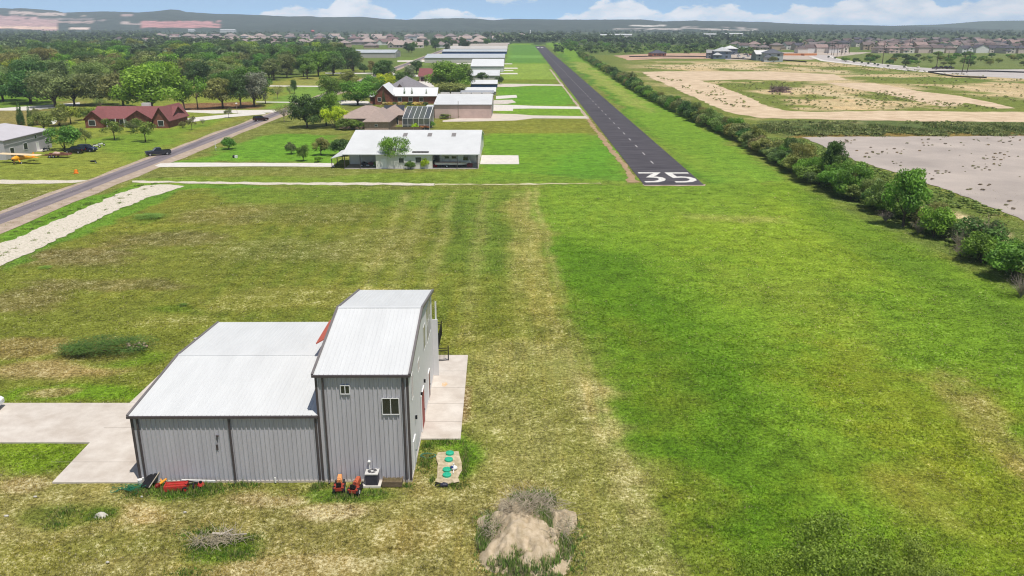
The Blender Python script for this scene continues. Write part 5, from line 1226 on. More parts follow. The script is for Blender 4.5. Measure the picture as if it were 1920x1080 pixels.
def house_proto(kind):
    w, r, g = MB(), MB(), MB()
    if kind == 0: hip(w, r, -6, 6, -7, 7, 5.4, 8.2, .5); hip(w, r, -6.8, -1, -9.5, -4, 2.8, 4.6, .4); wins = [(-3.9, -9.5, 1.6, 1.2, 1), (2.8, -7, 1.5, 1.3, 1), (-3, -7, 1.2, 1.2, 3.7), (2.8, -7, 1.5, 1.3, 3.7)]
    elif kind == 1: gable(w, r, -6, 6, -6.5, 6.5, 5.4, 8.4, 'x'); gable(w, r, 0, 5.5, -8.5, -2, 5.0, 7.4, 'y'); wins = [(2.7, -8.5, 1.5, 1.3, 1), (2.7, -8.5, 1.5, 1.3, 3.5), (-3, -6.5, 1.3, 1.2, 3.7), (-3, -6.5, 1.3, 1.2, 1)]
    elif kind == 2: hip(w, r, -8, 8, -6.5, 6.5, 3, 6.4, .6); hip(w, r, 1, 7, -9, -3, 3.01, 5.2, .6); wins = [(-5, -6.5, 1.6, 1.3, 1), (-1.5, -6.5, 1.2, 1.3, 1), (4, -9, 1.8, 1.3, 1)]
    else: gable(w, r, -8, 8, -5.5, 5.5, 3, 6, 'x'); gable(w, r, -7, -1, -8, -2, 3.01, 5.6, 'y'); wins = [(-4, -8, 1.8, 1.3, 1), (2, -5.5, 1.6, 1.3, 1), (5.6, -5.5, 1.6, 1.3, 1)]
    wm, rm = w.mesh('house_wall', HWALL), r.mesh('house_roof', HROOF); wl = []
    for (x, y, ww, hh, z) in wins: wl.append(MB().box(x - ww / 2, x + ww / 2, y - .07, y + .02, z, z + hh).mesh('house_window', WIN))
    b = MB(); b.v = w.v + r.v; n = len(w.v); b.f = w.f + [tuple(i + n for i in f) for f in r.f]; b.m = [0] * len(b.f); return wm, rm, wl


HP = [house_proto(k) for k in range(4)]


def far_house(x, y, s, kind, rz, wc, rc, label, group, wins=True):
    t = thing('house', label, 'house', (x, y, 0), rz, group); t.scale = (s, s, s); wm, rm, wl = HP[kind]
    for nm, me, c in (('wall', wm, wc), ('roof', rm, rc)):
        o = bpy.data.objects.new(nm, me); COL.objects.link(o); o.parent = t; colr(o, c)
    if wins:
        for me in wl: o = bpy.data.objects.new('window', me); COL.objects.link(o); o.parent = t
    return t


WC = [((206, 186, 176), 'pinkish'), ((218, 208, 196), 'cream'), ((196, 184, 172), 'beige'), ((220, 216, 212), 'white'), ((176, 164, 156), 'grey-brown'), ((190, 164, 146), 'tan')]
RC = [((104, 92, 90), 'dark brown'), ((120, 110, 108), 'grey-brown'), ((86, 84, 90), 'slate'), ((146, 126, 120), 'light brown'), ((116, 104, 100), 'brown'), ((128, 112, 108), 'dusty brown')]


def house_row(px0, px1, by, n, kinds, rowname, scale=1.0, jit=.35, rz=0.0, wcs=None, rcs=None, dy=0.0, wins=True):
    for i in range(n):
        px = px0 + (px1 - px0) * (i + rnd.uniform(-jit, jit) * .6) / max(1, n - 1); py = by + dy * (i / max(1, n - 1)) + rnd.uniform(-.5, .5); x, y = G(px, py); k = rnd.choice(kinds)
        wc, wn = rnd.choice(wcs or WC); rc, rn = rnd.choice(rcs or RC)
        far_house(x, y, scale * rnd.uniform(.9, 1.12), k, rz + rnd.choice((0, 0, R(90), R(-8), R(8), R(180))), wc, rc, '%s house, %s of %s' % (wn, ordinal(i), rowname), 'houses in ' + rowname, wins)


house_row(1650, 1912, 99.5, 11, (0, 1), 'the front row facing the mesquite flat', wcs=WC[:4])
house_row(1630, 1925, 93, 14, (0, 1), 'the second row behind the mesquite flat')
house_row(1560, 1925, 88, 17, (0, 1), 'the third row behind the mesquite flat')
house_row(1500, 1930, 83.5, 20, (0, 1, 2), 'the fourth row behind the mesquite flat')
house_row(1590, 1930, 79.5, 18, (0, 1, 2), 'the fifth row behind the mesquite flat', wins=False)
house_row(1500, 1575, 99, 5, (0, 1), 'the row beside the orange fence', wcs=WC[1:4])
house_row(1390, 1520, 93, 7, (0, 1, 2), 'the half-built rows behind the parked vans', rcs=RC[:4])
house_row(1385, 1500, 87, 5, (1, 2), 'the farthest half-built row')
RL = [((150, 136, 130), 'pale brown'), ((136, 124, 122), 'grey-brown'), ((164, 148, 140), 'light pinkish'), ((124, 104, 102), 'reddish brown')]
house_row(430, 900, 84, 19, (2, 3, 2), 'the brown roofed street beyond the long wood', 1.35, wins=False, rcs=RL)
house_row(330, 960, 76.5, 24, (2, 3, 0), 'the second street beyond the long wood', 1.4, wins=False, rcs=RL)
house_row(300, 980, 71, 26, (2, 3), 'the third street beyond the long wood', 1.5, wins=False, rcs=RL)
house_row(480, 830, 90, 9, (2, 3, 0), 'the closest street beyond the long wood', 1.25, rcs=RL)
house_row(225, 275, 79, 3, (0, 3), 'the white houses in the far oaks', 1.1, wcs=[((222, 214, 204), 'white')])
far_house(*G(128, 131), 1.1, 2, R(20), (190, 186, 184), (128, 124, 124), 'grey roofed house half hidden in the middle of the left wood', None)
far_house(*G(298, 134), 1.5, 2, R(0), (170, 166, 160), (132, 130, 128), 'broad grey roof showing above the bright green oak', None)
for (px, py, s, k, wc, rc, lb) in ((1353, 110, 1.25, 0, (116, 126, 140), (176, 176, 176), 'blue-grey unfinished house at the edge of the orange dirt'), (1368, 102, 1.1, 0, (96, 104, 118), (206, 204, 202), 'dark blue house with a pale roof behind the parked vans'),
                                  (1335, 109, .9, 1, (124, 130, 140), (150, 148, 146), 'grey-green half-built house beside the blue-grey one'), (1447, 115, 1.25, 0, (178, 184, 186), (96, 98, 104), 'pale blue house with slate roof nearest the orange fence'), (1425, 113, 1.0, 1, (128, 136, 134), (206, 204, 200), 'grey-green house with pale roofing felt beside the pale blue one'),
                                  (1232, 105, .9, 2, (176, 120, 92), (84, 84, 92), 'lone low building with a slate roof by the black silt fence')):
    far_house(*G(px, py), s, k, R(rnd.uniform(-12, 12)), wc, rc, lb, None)
x, y = G(1462, 104); t = thing('orange_fence', 'bright orange wooden fence around the pale blue house', 'fence', (x, y, 0)); m_ = MB(); of = mat('orange_fence', (206, 134, 86), .9, .15, 1)
m_.box(-6, 38, 0, .15, 0, 2.0); m_.build('boards', of, t); MB().box(-6.1, -5.9, -12, 0, 0, 1.9).build('side_boards', of, t); MB().box(22, 22.2, -9, 0, 0, 2.0).build('side_boards', of, t)
# parked vehicles of the building site
for i, (px, py, k, c, cn) in enumerate(((1385, 108, 'van', (226, 226, 224), 'white'), (1394, 110.5, 'pickup', (228, 228, 226), 'white'), (1403, 107, 'suv', (200, 200, 204), 'silver'), (1412, 109.5, 'pickup', (224, 224, 222), 'white'), (1381, 103, 'van', (230, 230, 228), 'white'), (1398, 103.5, 'suv', (90, 92, 98), 'grey'), (1409, 104, 'pickup', (150, 60, 56), 'red'), (1419, 108, 'suv', (60, 62, 70), 'dark'), (1430, 112.5, 'pickup', (226, 226, 226), 'white'))):
    x, y = G(px, py); car('%s %s, %s from the blue-grey house among the site vehicles' % (cn, {'van': 'van', 'suv': 'car', 'pickup': 'pickup'}[k], ordinal(i)), x, y, R(rnd.uniform(0, 180)), c, k, detail=False, group='vehicles parked on the building site')
for i, (px, py) in enumerate(((1755, 129.5), (1764, 129), (1773, 129), (1781, 129.2))):
    x, y = G(px, py); car('dark truck, %s in the line parked by the road behind the poles' % ordinal(i), x, y, R(10), (66, 50, 48), 'pickup', detail=False, group='dark trucks by the far road')


def pole(px, base, top, label, kind='t', r=.17):
    x, y = G(px, base); h = ZA(y, top); t = thing('utility_pole', label, 'utility pole', (x, y, 0), 0, 'utility poles'); w = mat('pole_wood', (78, 66, 60), .9, .15, 3)
    MB().tube((0, 0, 0), (0, 0, h), r * 1.3, r * .8, 8).build('post', w, t)
    if kind == 't':
        m_ = MB(); m_.box(-1.3, 1.3, -.08, .08, h - .9, h - .7); m_.build('crossarm', w, t)
        for q in (-1.2, -.5, .5, 1.2): MB().tube((q, 0, h - .7), (q, 0, h - .45), .06).build('insulator', BLACKM, t)
    return t


for i, (px, b, tp) in enumerate(((1654, 120.5, 77), (1644, 97, 75), (1755, 131.5, 97), (1703.5, 99, 62), (1648.5, 90, 62), (1674.5, 88, 61), (1552, 101, 80), (1559, 103, 78), (1563, 104, 80), (1569, 108, 83), (1577, 104, 81), (1584, 102, 80), (1592, 101, 80), (1777, 115, 96), (1914, 97, 76), (1761, 84, 68))):
    pole(px, b, tp, 'tall dark wooden pole, %s counting outwards from the one by the road verge' % ordinal(i), 't' if i in (0, 2, 3, 9) else 'n', .22)
x, y = G(1808, 137); t = thing('power_frame', 'pair of dark poles joined by two crossbars beside the road', 'power pole', (x, y, 0)); w = MATS['pole_wood']; dx = 2.9 / 1
for s in (-1, 1): MB().tube((s * 1.6, 0, 0), (s * 1.6 + .8, 0, 12.3), .24, .17).build('post', w, t)
for z, hw in ((12, 3.0), (8.6, 3.6)): MB().box(-hw + .6, hw + .6, -.1, .1, z - .1, z + .1).build('crossbar', w, t)
for i, (px, b, tp) in enumerate(((1673, 121, 101), (1722, 126, 104), (1552, 101.5, 92))):
    x, y = G(px, b); h = ZA(y, tp); t = thing('street_lamp', 'slim pale street lamp, %s along the new road' % ordinal(i), 'street lamp', (x, y, 0)); MB().tube((0, 0, 0), (0, 0, h), .12, .07).build('post', BARKL, t); MB().tube((0, 0, h), (-1.8, 0, h + .2), .06).build('arm', BARKL, t); MB().box(-2.3, -1.7, -.15, .15, h + .1, h + .25).build('lamp_head', BARKL, t)
for i, (px, b, tp) in enumerate(((12, 53, 27), (184, 56, 24), (54, 56, 46), (306, 55, 43), (401, 55, 42))):
    x, y = G(px, b + 3); h = max(8, ZA(y, tp)); t = thing('pylon', ('tall dark lattice mast standing before the pink quarry slope', 'thin grey pylon below the hill ridge by the quarry', 'short mast on the quarry edge', 'grey mast by the white plant buildings', 'mast beyond the white plant buildings')[i], 'pylon', (x, y, 0)); m_ = MB(); lw = .022 * h * (1 if i == 0 else .6)
    for a, b_ in ((-1, -1), (1, -1), (1, 1), (-1, 1)): m_.bar((a * lw, b_ * lw, 0), (a * lw * .2, b_ * lw * .2, h), .35, .35)
    for k in range(9):
        z0, z1 = h * k / 9, h * (k + 1) / 9; q = lw * (1 - .8 * k / 9); m_.bar((-q, -q, z0), (q, -q, z1), .2, .2); m_.bar((q, q, z0), (-q, q, z1), .2, .2)
    m_.build('lattice', mat('galvanised_steel', (120, 112, 112), .6, .1), t); m_ = MB(); m_.bar((-lw * 2.4, 0, h * .9), (lw * 2.4, 0, h * .9), .4, .4); m_.bar((-lw * 1.8, 0, h * .78), (lw * 1.8, 0, h * .78), .4, .4); m_.build('crossarm', MATS['galvanised_steel'], t)
# white plant buildings below the quarry
for i, (px, b, w_, h_) in enumerate(((297, 57, 12, 26), (306, 57, 8, 22), (317, 57, 10, 20), (290, 58, 26, 8), (360, 60, 26, 12), (428, 61, 60, 12))):
    x, y = G(px, b); t = thing('plant_building', 'white industrial building, %s of the plant below the pink quarry' % ordinal(i), 'industrial building', (x, y, 0), 0, 'plant below the quarry'); w, r = MB(), MB(); gable(w, r, -w_ / 2, w_ / 2, -8, 8, h_ * .8, h_, 'x'); w.build('wall', mat('white_wall', (214, 212, 208)), t); r.build('roof', MROOF, t)
x, y = G(107 + 480, 68); t = thing('water_tower', 'small red and white water tower above the far roofs', 'water tower', (x, y, 0)); h = ZA(y, 57); MB().tube((0, 0, 0), (0, 0, h - 4), 1.2).build('shaft', CWHITE, t); MB().blob((0, 0, h - 2), (5, 5, 3.4), 1, 0, 14, 8).build('tank', mat('faded_red', (190, 110, 110), .6, .1), t)
x, y = G(994, 68); t = thing('white_tower', 'slender white tower beyond the runway end', 'tower', (x, y, 0)); h = ZA(y, 57.5); MB().tube((0, 0, 0), (0, 0, h), 2.2, 1.6, 10).build('shaft', CWHITE, t); MB().tube((0, 0, h), (0, 0, h + 2), 1.8, .2, 10).build('cap', CWHITE, t)
for i, (px, b, w_) in enumerate(((1136, 72, 26), (1168, 71, 40), (1330, 70, 30), (1375, 69, 44))):
    x, y = G(px, b); t = thing('warehouse', 'pale flat warehouse, %s of those beyond the runway trees' % ordinal(i), 'warehouse', (x, y, 0), 0, 'warehouses beyond the trees'); w, r = MB(), MB(); gable(w, r, -w_ / 2, w_ / 2, -12, 12, 7, 9, 'x'); w.build('wall', mat('hangar_wall', (196, 190, 182)), t); r.build('roof', MROOF, t)
# black silt fence lines and the brush heap on the building site
def strip_wall(name, pts, h, m_, label, cat):
    P = [Vector((*G(*p), 0)) for p in pts]; mb = MB()
    for a, b in zip(P, P[1:]): mb.bar((a.x, a.y, h / 2), (b.x, b.y, h / 2), .25, h)
    o = mb.build(name, m_); o.location = P[0]; o.data.transform(Matrix.Translation(-P[0])); return tag(o, label, cat)


strip_wall('silt_fence', [(1740, 136), (1760, 135), (1850, 134.5), (1930, 137)], .9, BLACKM, 'long black silt fence on the bare ground by the paired poles', 'silt fence')
strip_wall('silt_fence', [(1740, 136), (1790, 144.5), (1850, 146.5)], .8, BLACKM, 'black silt fence slanting down towards the weeds', 'silt fence')
strip_wall('silt_fence', [(1180, 107), (1236, 106), (1330, 107), (1370, 110), (1425, 113)], .9, BLACKM, 'black silt fence along the orange dirt', 'silt fence')
strip_wall('silt_fence', [(1435, 116), (1470, 113.5), (1512, 117)], .9, BLACKM, 'short black silt fence below the pale blue house', 'silt fence')
# ------------------------------------------------------------------ trees
def crown_arrays(seed, shape='round', lobes=34, leaves=5200, size=.042, z0=.25, droop=0.0, spread=.5, open_=0.0):
    """unit tree: height 1, crown radius .5"""
    r = np.random.RandomState(seed); L_ = []
    for i in range(lobes):
        if shape == 'round':
            a = r.rand() * 6.283; rr = spread * .78 * math.sqrt(r.rand()); zc = z0 + (1 - z0) * (.18 + .64 * r.rand()); k = math.sqrt(max(.12, 1 - ((zc - (z0 + (1 - z0) * .42)) / ((1 - z0) * .62)) ** 2)); L_.append((math.cos(a) * rr * k, math.sin(a) * rr * k, zc, r.uniform(.10, .19)))
        elif shape == 'column':
            zc = z0 + (1 - z0) * r.rand(); a = r.rand() * 6.283; k = .5 * (1 - .75 * max(0, (zc - .3) / .7)) * .5; L_.append((math.cos(a) * k, math.sin(a) * k, zc, .16 * (1.15 - zc)))
        elif shape == 'vase':
            a = r.rand() * 6.283; t = r.rand(); rr = spread * (.25 + .7 * t) * r.uniform(.5, 1); L_.append((math.cos(a) * rr, math.sin(a) * rr, z0 + (1 - z0) * (.15 + .75 * t), r.uniform(.07, .13)))
        else:   # bush: dome on the ground
            a = r.rand() * 6.283; rr = spread * .8 * math.sqrt(r.rand()); k = math.sqrt(max(0, 1 - (rr / spread) ** 2)); L_.append((math.cos(a) * rr, math.sin(a) * rr, (.16 + .66 * k * r.uniform(.3, 1)), r.uniform(.11, .2)))
    Lb = np.array(L_); nl = len(Lb); w = Lb[:, 3] ** 2; w /= w.sum(); li = r.choice(nl, leaves, p=w); d = r.normal(size=(leaves, 3)); d[:, 2] += .25; d /= np.linalg.norm(d, axis=1)[:, None]
    rad = Lb[li, 3] * (r.rand(leaves) ** .35 * .95 + .12); zs = 1.6 if shape == 'column' else .8
    c = Lb[li, :3] + d * rad[:, None] * np.array([1, 1, zs]); c[:, 2] = np.maximum(c[:, 2], .01)
    nrm = d + r.normal(size=(leaves, 3)) * .55; nrm /= np.linalg.norm(nrm, axis=1)[:, None]
    u = np.cross(nrm, r.normal(size=(leaves, 3))); u /= np.linalg.norm(u, axis=1)[:, None]; v = np.cross(nrm, u); s = size * r.uniform(.6, 1.35, leaves)
    P = np.stack([c + u * s[:, None] * .62, c + v * s[:, None] * .36, c - u * s[:, None] * .62, c - v * s[:, None] * .36], 1).reshape(-1, 3)
    lt = r.rand(nl); tone = np.clip(.5 * lt[li] + .5 * r.rand(leaves) + .12 * (c[:, 2] - .6), 0, 1); T = np.repeat(tone, 4)
    return P, np.arange(leaves * 4).reshape(-1, 4), T, Lb


def trunk_mb(Lb, seed, z0, rt=.022, n=9, lean=0.0, bush=False):
    r = random.Random(seed); m_ = MB(); j = Vector((lean * .3, 0, z0 * .9 + .05))
    if not bush: m_.tube((0, 0, -.02), (lean * .1, 0, z0 * .45), rt * 1.5, rt * 1.15, 8); m_.tube((lean * .1, 0, z0 * .45), j, rt * 1.15, rt, 8); m_.tube(j, (j.x, j.y, z0 + .25), rt, rt * .5, 6)
    for i in r.sample(range(len(Lb)), min(n, len(Lb))):
        L_ = Vector(Lb[i][:3]); st = Vector((0, 0, 0)) if bush else Vector((j.x, j.y, j.z - r.uniform(0, .04))); mid = st.lerp(L_, .5) + Vector((r.uniform(-.03, .03), r.uniform(-.03, .03), .03 if not bush else .08)); m_.tube(st, mid, rt * .6, rt * .4, 5); m_.tube(mid, L_, rt * .4, rt * .12, 5)
    return m_


PROTO = {}


def proto(key, seed, bark=None, **kw):
    bush = kw.get('shape') == 'bush'; z0 = kw.get('z0', .25); P, Fq, T, Lb = crown_arrays(seed, **{k: v for k, v in kw.items() if k not in ('rt', 'nb', 'lean')})
    cm = np_mesh('crown_' + key, P, Fq, [LEAF], attrs={'tone': T}); tm = trunk_mb(Lb, seed, z0, kw.get('rt', .022), kw.get('nb', 9), kw.get('lean', 0), bush)
    trm = tm.mesh('trunk_' + key, bark or BARK); PROTO[key] = (cm, trm)
    # one-mesh version for trees too small to show parts
    tv = np.array(tm.v); F4 = [f for f in tm.f if len(f) == 4]; tf = np.array(F4) + len(P)
    V = np.concatenate([P, tv]); F2 = np.concatenate([Fq, tf]); me = np_mesh('tree_' + key, V, F2, [LEAF, bark or BARK], midx=np.concatenate([np.zeros(len(Fq)), np.ones(len(tf))]), attrs={'tone': np.concatenate([T, np.full(len(tv), .5)])}); PROTO[key] = (cm, trm, me)


proto('oak_a', 11, leaves=6500, lobes=40, size=.036, z0=.12); proto('oak_b', 12, leaves=6500, lobes=32, size=.036, z0=.1); proto('oak_c', 13, leaves=5200, lobes=26, size=.04, z0=.17)
proto('tall', 14, leaves=5600, lobes=34, size=.034, z0=.16, spread=.42); proto('wide', 15, leaves=6500, lobes=48, size=.034, z0=.1, spread=.56)
proto('young', 16, leaves=1500, lobes=22, size=.05, z0=.32, rt=.016); proto('vase', 17, shape='vase', leaves=2300, lobes=44, size=.045, z0=.3, rt=.018, nb=22); proto('sparse', 18, leaves=900, lobes=30, size=.04, z0=.3, bark=BARKL, rt=.014, nb=20)
proto('feather', 27, leaves=4600, lobes=60, size=.034, z0=.3, rt=.016, nb=24, spread=.56)
proto('cypress', 19, shape='column', leaves=2600, lobes=60, size=.05, z0=.04)
for i in range(4): proto('bush_%d' % i, 30 + i, shape='bush', leaves=5200, lobes=30 + 4 * i, size=.045, rt=.014)
proto('bush_low', 40, shape='bush', leaves=1500, lobes=20, size=.085, rt=.012); proto('far', 41, leaves=420, lobes=16, size=.13, z0=.1); proto('far_b', 42, leaves=420, lobes=13, size=.13, z0=.08, spread=.55)
proto('dead', 43, shape='bush', leaves=260, lobes=90, size=.03, z0=.1, bark=BARKL, rt=.010, nb=90)
G_BRIGHT, G_LIME, G_OLIVE, G_DARK, G_MID, G_SILVER, G_RUST, G_DEEP = (118, 146, 46), (158, 180, 40), (114, 122, 66), (74, 98, 46), (94, 124, 46), (112, 130, 100), (116, 124, 68), (58, 80, 48)
CN = {G_BRIGHT: 'bright green', G_LIME: 'lime green', G_OLIVE: 'olive', G_DARK: 'dark green', G_MID: 'mid green', G_SILVER: 'silver green', G_RUST: 'rusty olive', G_DEEP: 'deep green'}


def tree(x, y, h, w, key, rgb, label, cat='tree', name='tree', group=None, parts=True, rz=None, jitc=.08):
    c = tuple(min(255, max(0, v * (1 + rnd.uniform(-jitc, jitc)))) for v in rgb); rz = rnd.uniform(0, 6.28) if rz is None else rz
    if parts:
        t = thing(name, label, cat, (x, y, 0), rz, group); t.scale = (w, w, h)
        for nm, me in (('trunk', PROTO[key][1]), ('crown', PROTO[key][0])):
            o = bpy.data.objects.new(nm if key[:4] != 'bush' or nm == 'crown' else 'stem', me); COL.objects.link(o); o.parent = t; colr(o, c)
    else:
        t = bpy.data.objects.new(name, PROTO[key][2]); COL.objects.link(t); t.location = (x, y, 0); t.rotation_euler = (0, 0, rz); t.scale = (w, w, h); tag(t, label, cat, group); colr(t, c)
    return t


def ptree(px, base, top, wpx, key, rgb, label, cat='tree', name='tree', group=None, parts=True):
    x, y = G(px, base); return tree(x, y, max(.6, ZA(y, top)) * 1.06, wpx / PXM(y) * 1.15, key, rgb, label, cat, name, group, parts)


# trees one can single out
for a in ((285, 209, 118, 122, 'oak_b', G_BRIGHT, 'huge bright green oak rising behind the brick ranch house', 'tree', 'oak_tree'),
          (232, 201, 135, 78, 'oak_c', G_OLIVE, 'olive oak just beside the huge bright green one'), (188, 197, 136, 84, 'wide', G_OLIVE, 'grey-olive spreading oak behind the chimney of the ranch house'),
          (140, 199, 143, 66, 'oak_c', G_RUST, 'oak with rusty yellow top beside the gravel drive'), (104, 200, 132, 92, 'oak_a', G_OLIVE, 'broad olive oak standing over the gravel drive'), (58, 194, 128, 86, 'oak_b', G_DARK, 'dark oak beyond the two cypresses'),
          (6, 190, 132, 80, 'oak_a', G_MID, 'mid green oak at the end of the gravel drive'), (371, 205, 146, 46, 'young', G_MID, 'slim tree with visible trunk before the mulch bed'), (418, 203, 144, 64, 'oak_c', G_OLIVE, 'olive tree leaning over the mulch bed'),
          (346, 206, 150, 44, 'tall', G_MID, 'mid green tree tucked behind the huge bright oak'), (452, 203, 138, 50, 'tall', G_DARK, 'dark narrow tree near the silver leaved one'), (477, 200, 134, 60, 'oak_a', G_SILVER, 'silver leaved tree at the edge of the far lawn'),
          (498, 195, 150, 34, 'young', G_MID, 'small green tree beside the silver leaved one'), (521, 186, 160, 24, 'sparse', G_RUST, 'thin brownish tree on the far lawn'), (544, 181, 160, 15, 'sparse', G_RUST, 'thin bare looking sapling on the far lawn'), (552, 176, 149, 15, 'tall', G_DARK, 'small dark upright tree alone on the far lawn'),
          (215, 262, 224, 40, 'young', G_MID, 'young dark leaved tree in front of the ranch house porch'), (273, 266, 224, 44, 'young', G_MID, 'young tree with shadow in front of the middle gable'), (162, 274, 240, 22, 'young', G_OLIVE, 'small thin tree between the ranch house and parked cars'),
          (121, 281, 229, 52, 'bush_1', G_MID, 'big dense bush at the corner of the grey hangar'), (83, 246, 207, 46, 'oak_c', G_OLIVE, 'bushy olive tree behind the grey hangar'), (133, 232, 196, 44, 'young', G_BRIGHT, 'bright small tree beside the ranch house gable'),
          (112, 236, 198, 40, 'bush_2', G_OLIVE, 'loose olive bush between cypress and ranch house'), (163, 225, 198, 32, 'bush_0', G_MID, 'green bush hiding the corner of the ranch house'), (190, 205, 183, 22, 'sparse', G_RUST, 'brownish bare tree behind the maroon roof'),
          (70, 234, 200, 20, 'bush_3', G_OLIVE, 'small bush between the two cypresses and the path'), (249, 247, 222, 22, 'bush_0', G_OLIVE, 'shrub against the middle gable of the ranch house'),
          (323, 226, 210, 16, 'bush_1', G_MID, 'round shrub at the garage end of the ranch house'), (343, 240, 226, 13, 'bush_2', G_RUST, 'little brown shrub on the lawn by the driveway'), (360, 244, 219, 17, 'young', G_OLIVE, 'little olive tree on the lawn by the driveway'),
          (381, 236, 223, 11, 'sparse', G_RUST, 'tiny reddish sapling on the lawn'), (429, 221, 203, 16, 'young', G_OLIVE, 'small round tree beside the lamp post'), (429, 280, 255, 25, 'bush_2', G_MID, 'lone dark shrub between road and white path'),
          (533, 229, 194, 34, 'sparse', G_OLIVE, 'airy grey-green tree beside the red-black car'), (576, 240, 175, 64, 'oak_b', G_DARK, 'dense dark oak casting shade left of the tan house'), (612, 236, 172, 54, 'oak_a', G_MID, 'mid green tree squeezed beside the dense dark oak'),
          (628, 240, 194, 44, 'bush_1', G_LIME, 'yellow-green bushy tree at the corner of the tan house'), (624, 190, 141, 52, 'oak_a', G_MID, 'green tree above the tan house driveway'), (671, 197, 151, 64, 'wide', G_MID, 'round dome-like green tree before the brick house'),
          (657, 170, 132, 38, 'oak_c', G_OLIVE, 'olive tree behind the dome-like green tree'), (700, 182, 140, 50, 'oak_b', G_MID, 'green tree beside the lime green one'), (722, 174, 138, 42, 'oak_a', G_LIME, 'lime green tree behind the brick house'),
          (725, 158, 111, 50, 'oak_c', G_DARK, 'large dark tree beyond the slate roofed house'), (683, 136, 119, 17, 'bush_0', G_DARK, 'small round dark bush on the far lawn'), (696, 138, 113, 18, 'oak_c', G_OLIVE, 'olive little tree beside the round dark bush'),
          (781, 138, 112, 24, 'oak_a', G_DARK, 'dark tree by the maroon roof'), (770, 157, 122, 26, 'tall', G_SILVER, 'grey-green tree in front of the maroon roofed house'), (757, 168, 133, 36, 'oak_b', G_DARK, 'dark bushy tree next to the slate roofed house'),
          (843, 172, 112, 78, 'oak_b', G_MID, 'largest bright tree beside the small hangars'), (868, 168, 124, 40, 'oak_a', G_DARK, 'dark crown tucked against the small white hangar'), (845, 178, 152, 52, 'bush_3', G_OLIVE, 'grey-green low tree in front of the largest bright tree'),
          (905, 153, 135, 24, 'oak_c', G_DARK, 'dark bush before the small white roofed hangar'), (936, 158, 141, 14, 'bush_1', G_DARK, 'dark round bush at the end of the small white hangar'), (812, 184, 166, 26, 'bush_2', G_MID, 'green bush beside the slate roofed house'),
          (653, 243, 219, 38, 'bush_0', G_MID, 'large rounded shrub against the tan house wall'), (675, 243, 224, 30, 'bush_1', G_MID, 'second rounded shrub nearer the stone wall end'), (778, 243, 229, 16, 'bush_2', G_LIME, 'yellow-green shrub before the screened patio'),
          (795, 243, 234, 20, 'bush_low', (176, 112, 66), 'orange flowering shrub before the screened patio'), (808, 240, 226, 16, 'bush_3', G_MID, 'green shrub at the corner of the screened patio'), (838, 221, 211, 34, 'bush_low', G_OLIVE, 'scruffy shrub growing along the pinkish wall'), (864, 221, 215, 18, 'bush_low', G_OLIVE, 'smaller scruffy shrub along the pinkish wall'),
          (741, 315, 259, 50, 'feather', G_MID, 'feathery tree in front of the white hangar home'), (770, 317, 299, 20, 'bush_0', G_MID, 'round shrub by the wall of the white hangar home'), (797, 316, 294, 17, 'bush_2', G_LIME, 'upright pale shrub beside the open bay'), (707, 313, 302, 13, 'bush_1', G_BRIGHT, 'small round shrub beside the carport'),
          (602, 291, 257, 35, 'oak_c', G_OLIVE, 'small olive tree on the lawn left of the white hangar home'), (569, 302, 271, 22, 'oak_a', G_MID, 'small tree beside the white path'), (546, 289, 264, 20, 'bush_2', G_OLIVE, 'rounded shrub farthest from the white hangar home on its lawn'), (641, 292, 257, 40, 'bush_3', G_DARK, 'dark bush behind the lean-to roof'), (597, 304, 292, 16, 'bush_low', G_BRIGHT, 'low bright shrub below the small olive tree'),
          (1450, 117, 104, 14, 'bush_0', G_OLIVE, 'scrubby bush behind the silt fence')):
    nm = 'shrub' if a[4].startswith('bush') else 'tree'
    a = a[:7]; ptree(*a[:7], 'shrub' if nm == 'shrub' else 'tree', nm)
for i, (px, b, tp, w_, lb) in enumerate(((40, 234, 192, 11, 'tall dark cypress beside the grey hangar roof, thicker of two'), (58, 236, 199, 8, 'slimmer cypress next to the thicker one'), (720, 197, 167, 5, 'cypress against the brick gable wall'), (734, 195, 175, 4, 'short cypress beside the brick gable'),
                                         (759, 194, 165, 5, 'first cypress before the long white roof'), (773, 194, 166, 5, 'second cypress before the long white roof'), (789, 194, 179, 4, 'shortest cypress before the long white roof'), (800, 194, 168, 4.5, 'last cypress before the long white roof'))):
    ptree(px, b, tp, w_ * 1.5, 'cypress', G_DARK, lb, 'cypress', 'cypress_tree')
for i in range(9):
    px = 722 + i * 9.4; ptree(px, 199, 190, 12, 'bush_low', ((196, 182, 120), (170, 170, 84), (88, 104, 52))[i % 3], 'flowering shrub behind the tan house, %s from the brick gable' % ordinal(i), 'shrub', 'shrub', 'flowering shrubs along the brick house')


# the hedge along the field
HB = [(1930, 548), (1850, 500), (1780, 462), (1700, 424), (1620, 390), (1560, 368), (1500, 345), (1430, 300), (1370, 264), (1300, 233), (1240, 202), (1200, 182), (1160, 156), (1120, 131), (1090, 111), (1062, 93), (1044, 82)]
WB = [Vector(G(*p)) for p in HB]; tot = sum((b - a).length for a, b in zip(WB, WB[1:])); s = 0; i = 0; prev = None


def along(s):
    for a, b in zip(WB, WB[1:]):
        l = (b - a).length
        if s <= l: return a + (b - a) * (s / l), (b - a).normalized()
        s -= l
    return WB[-1], (WB[-1] - WB[-2]).normalized()


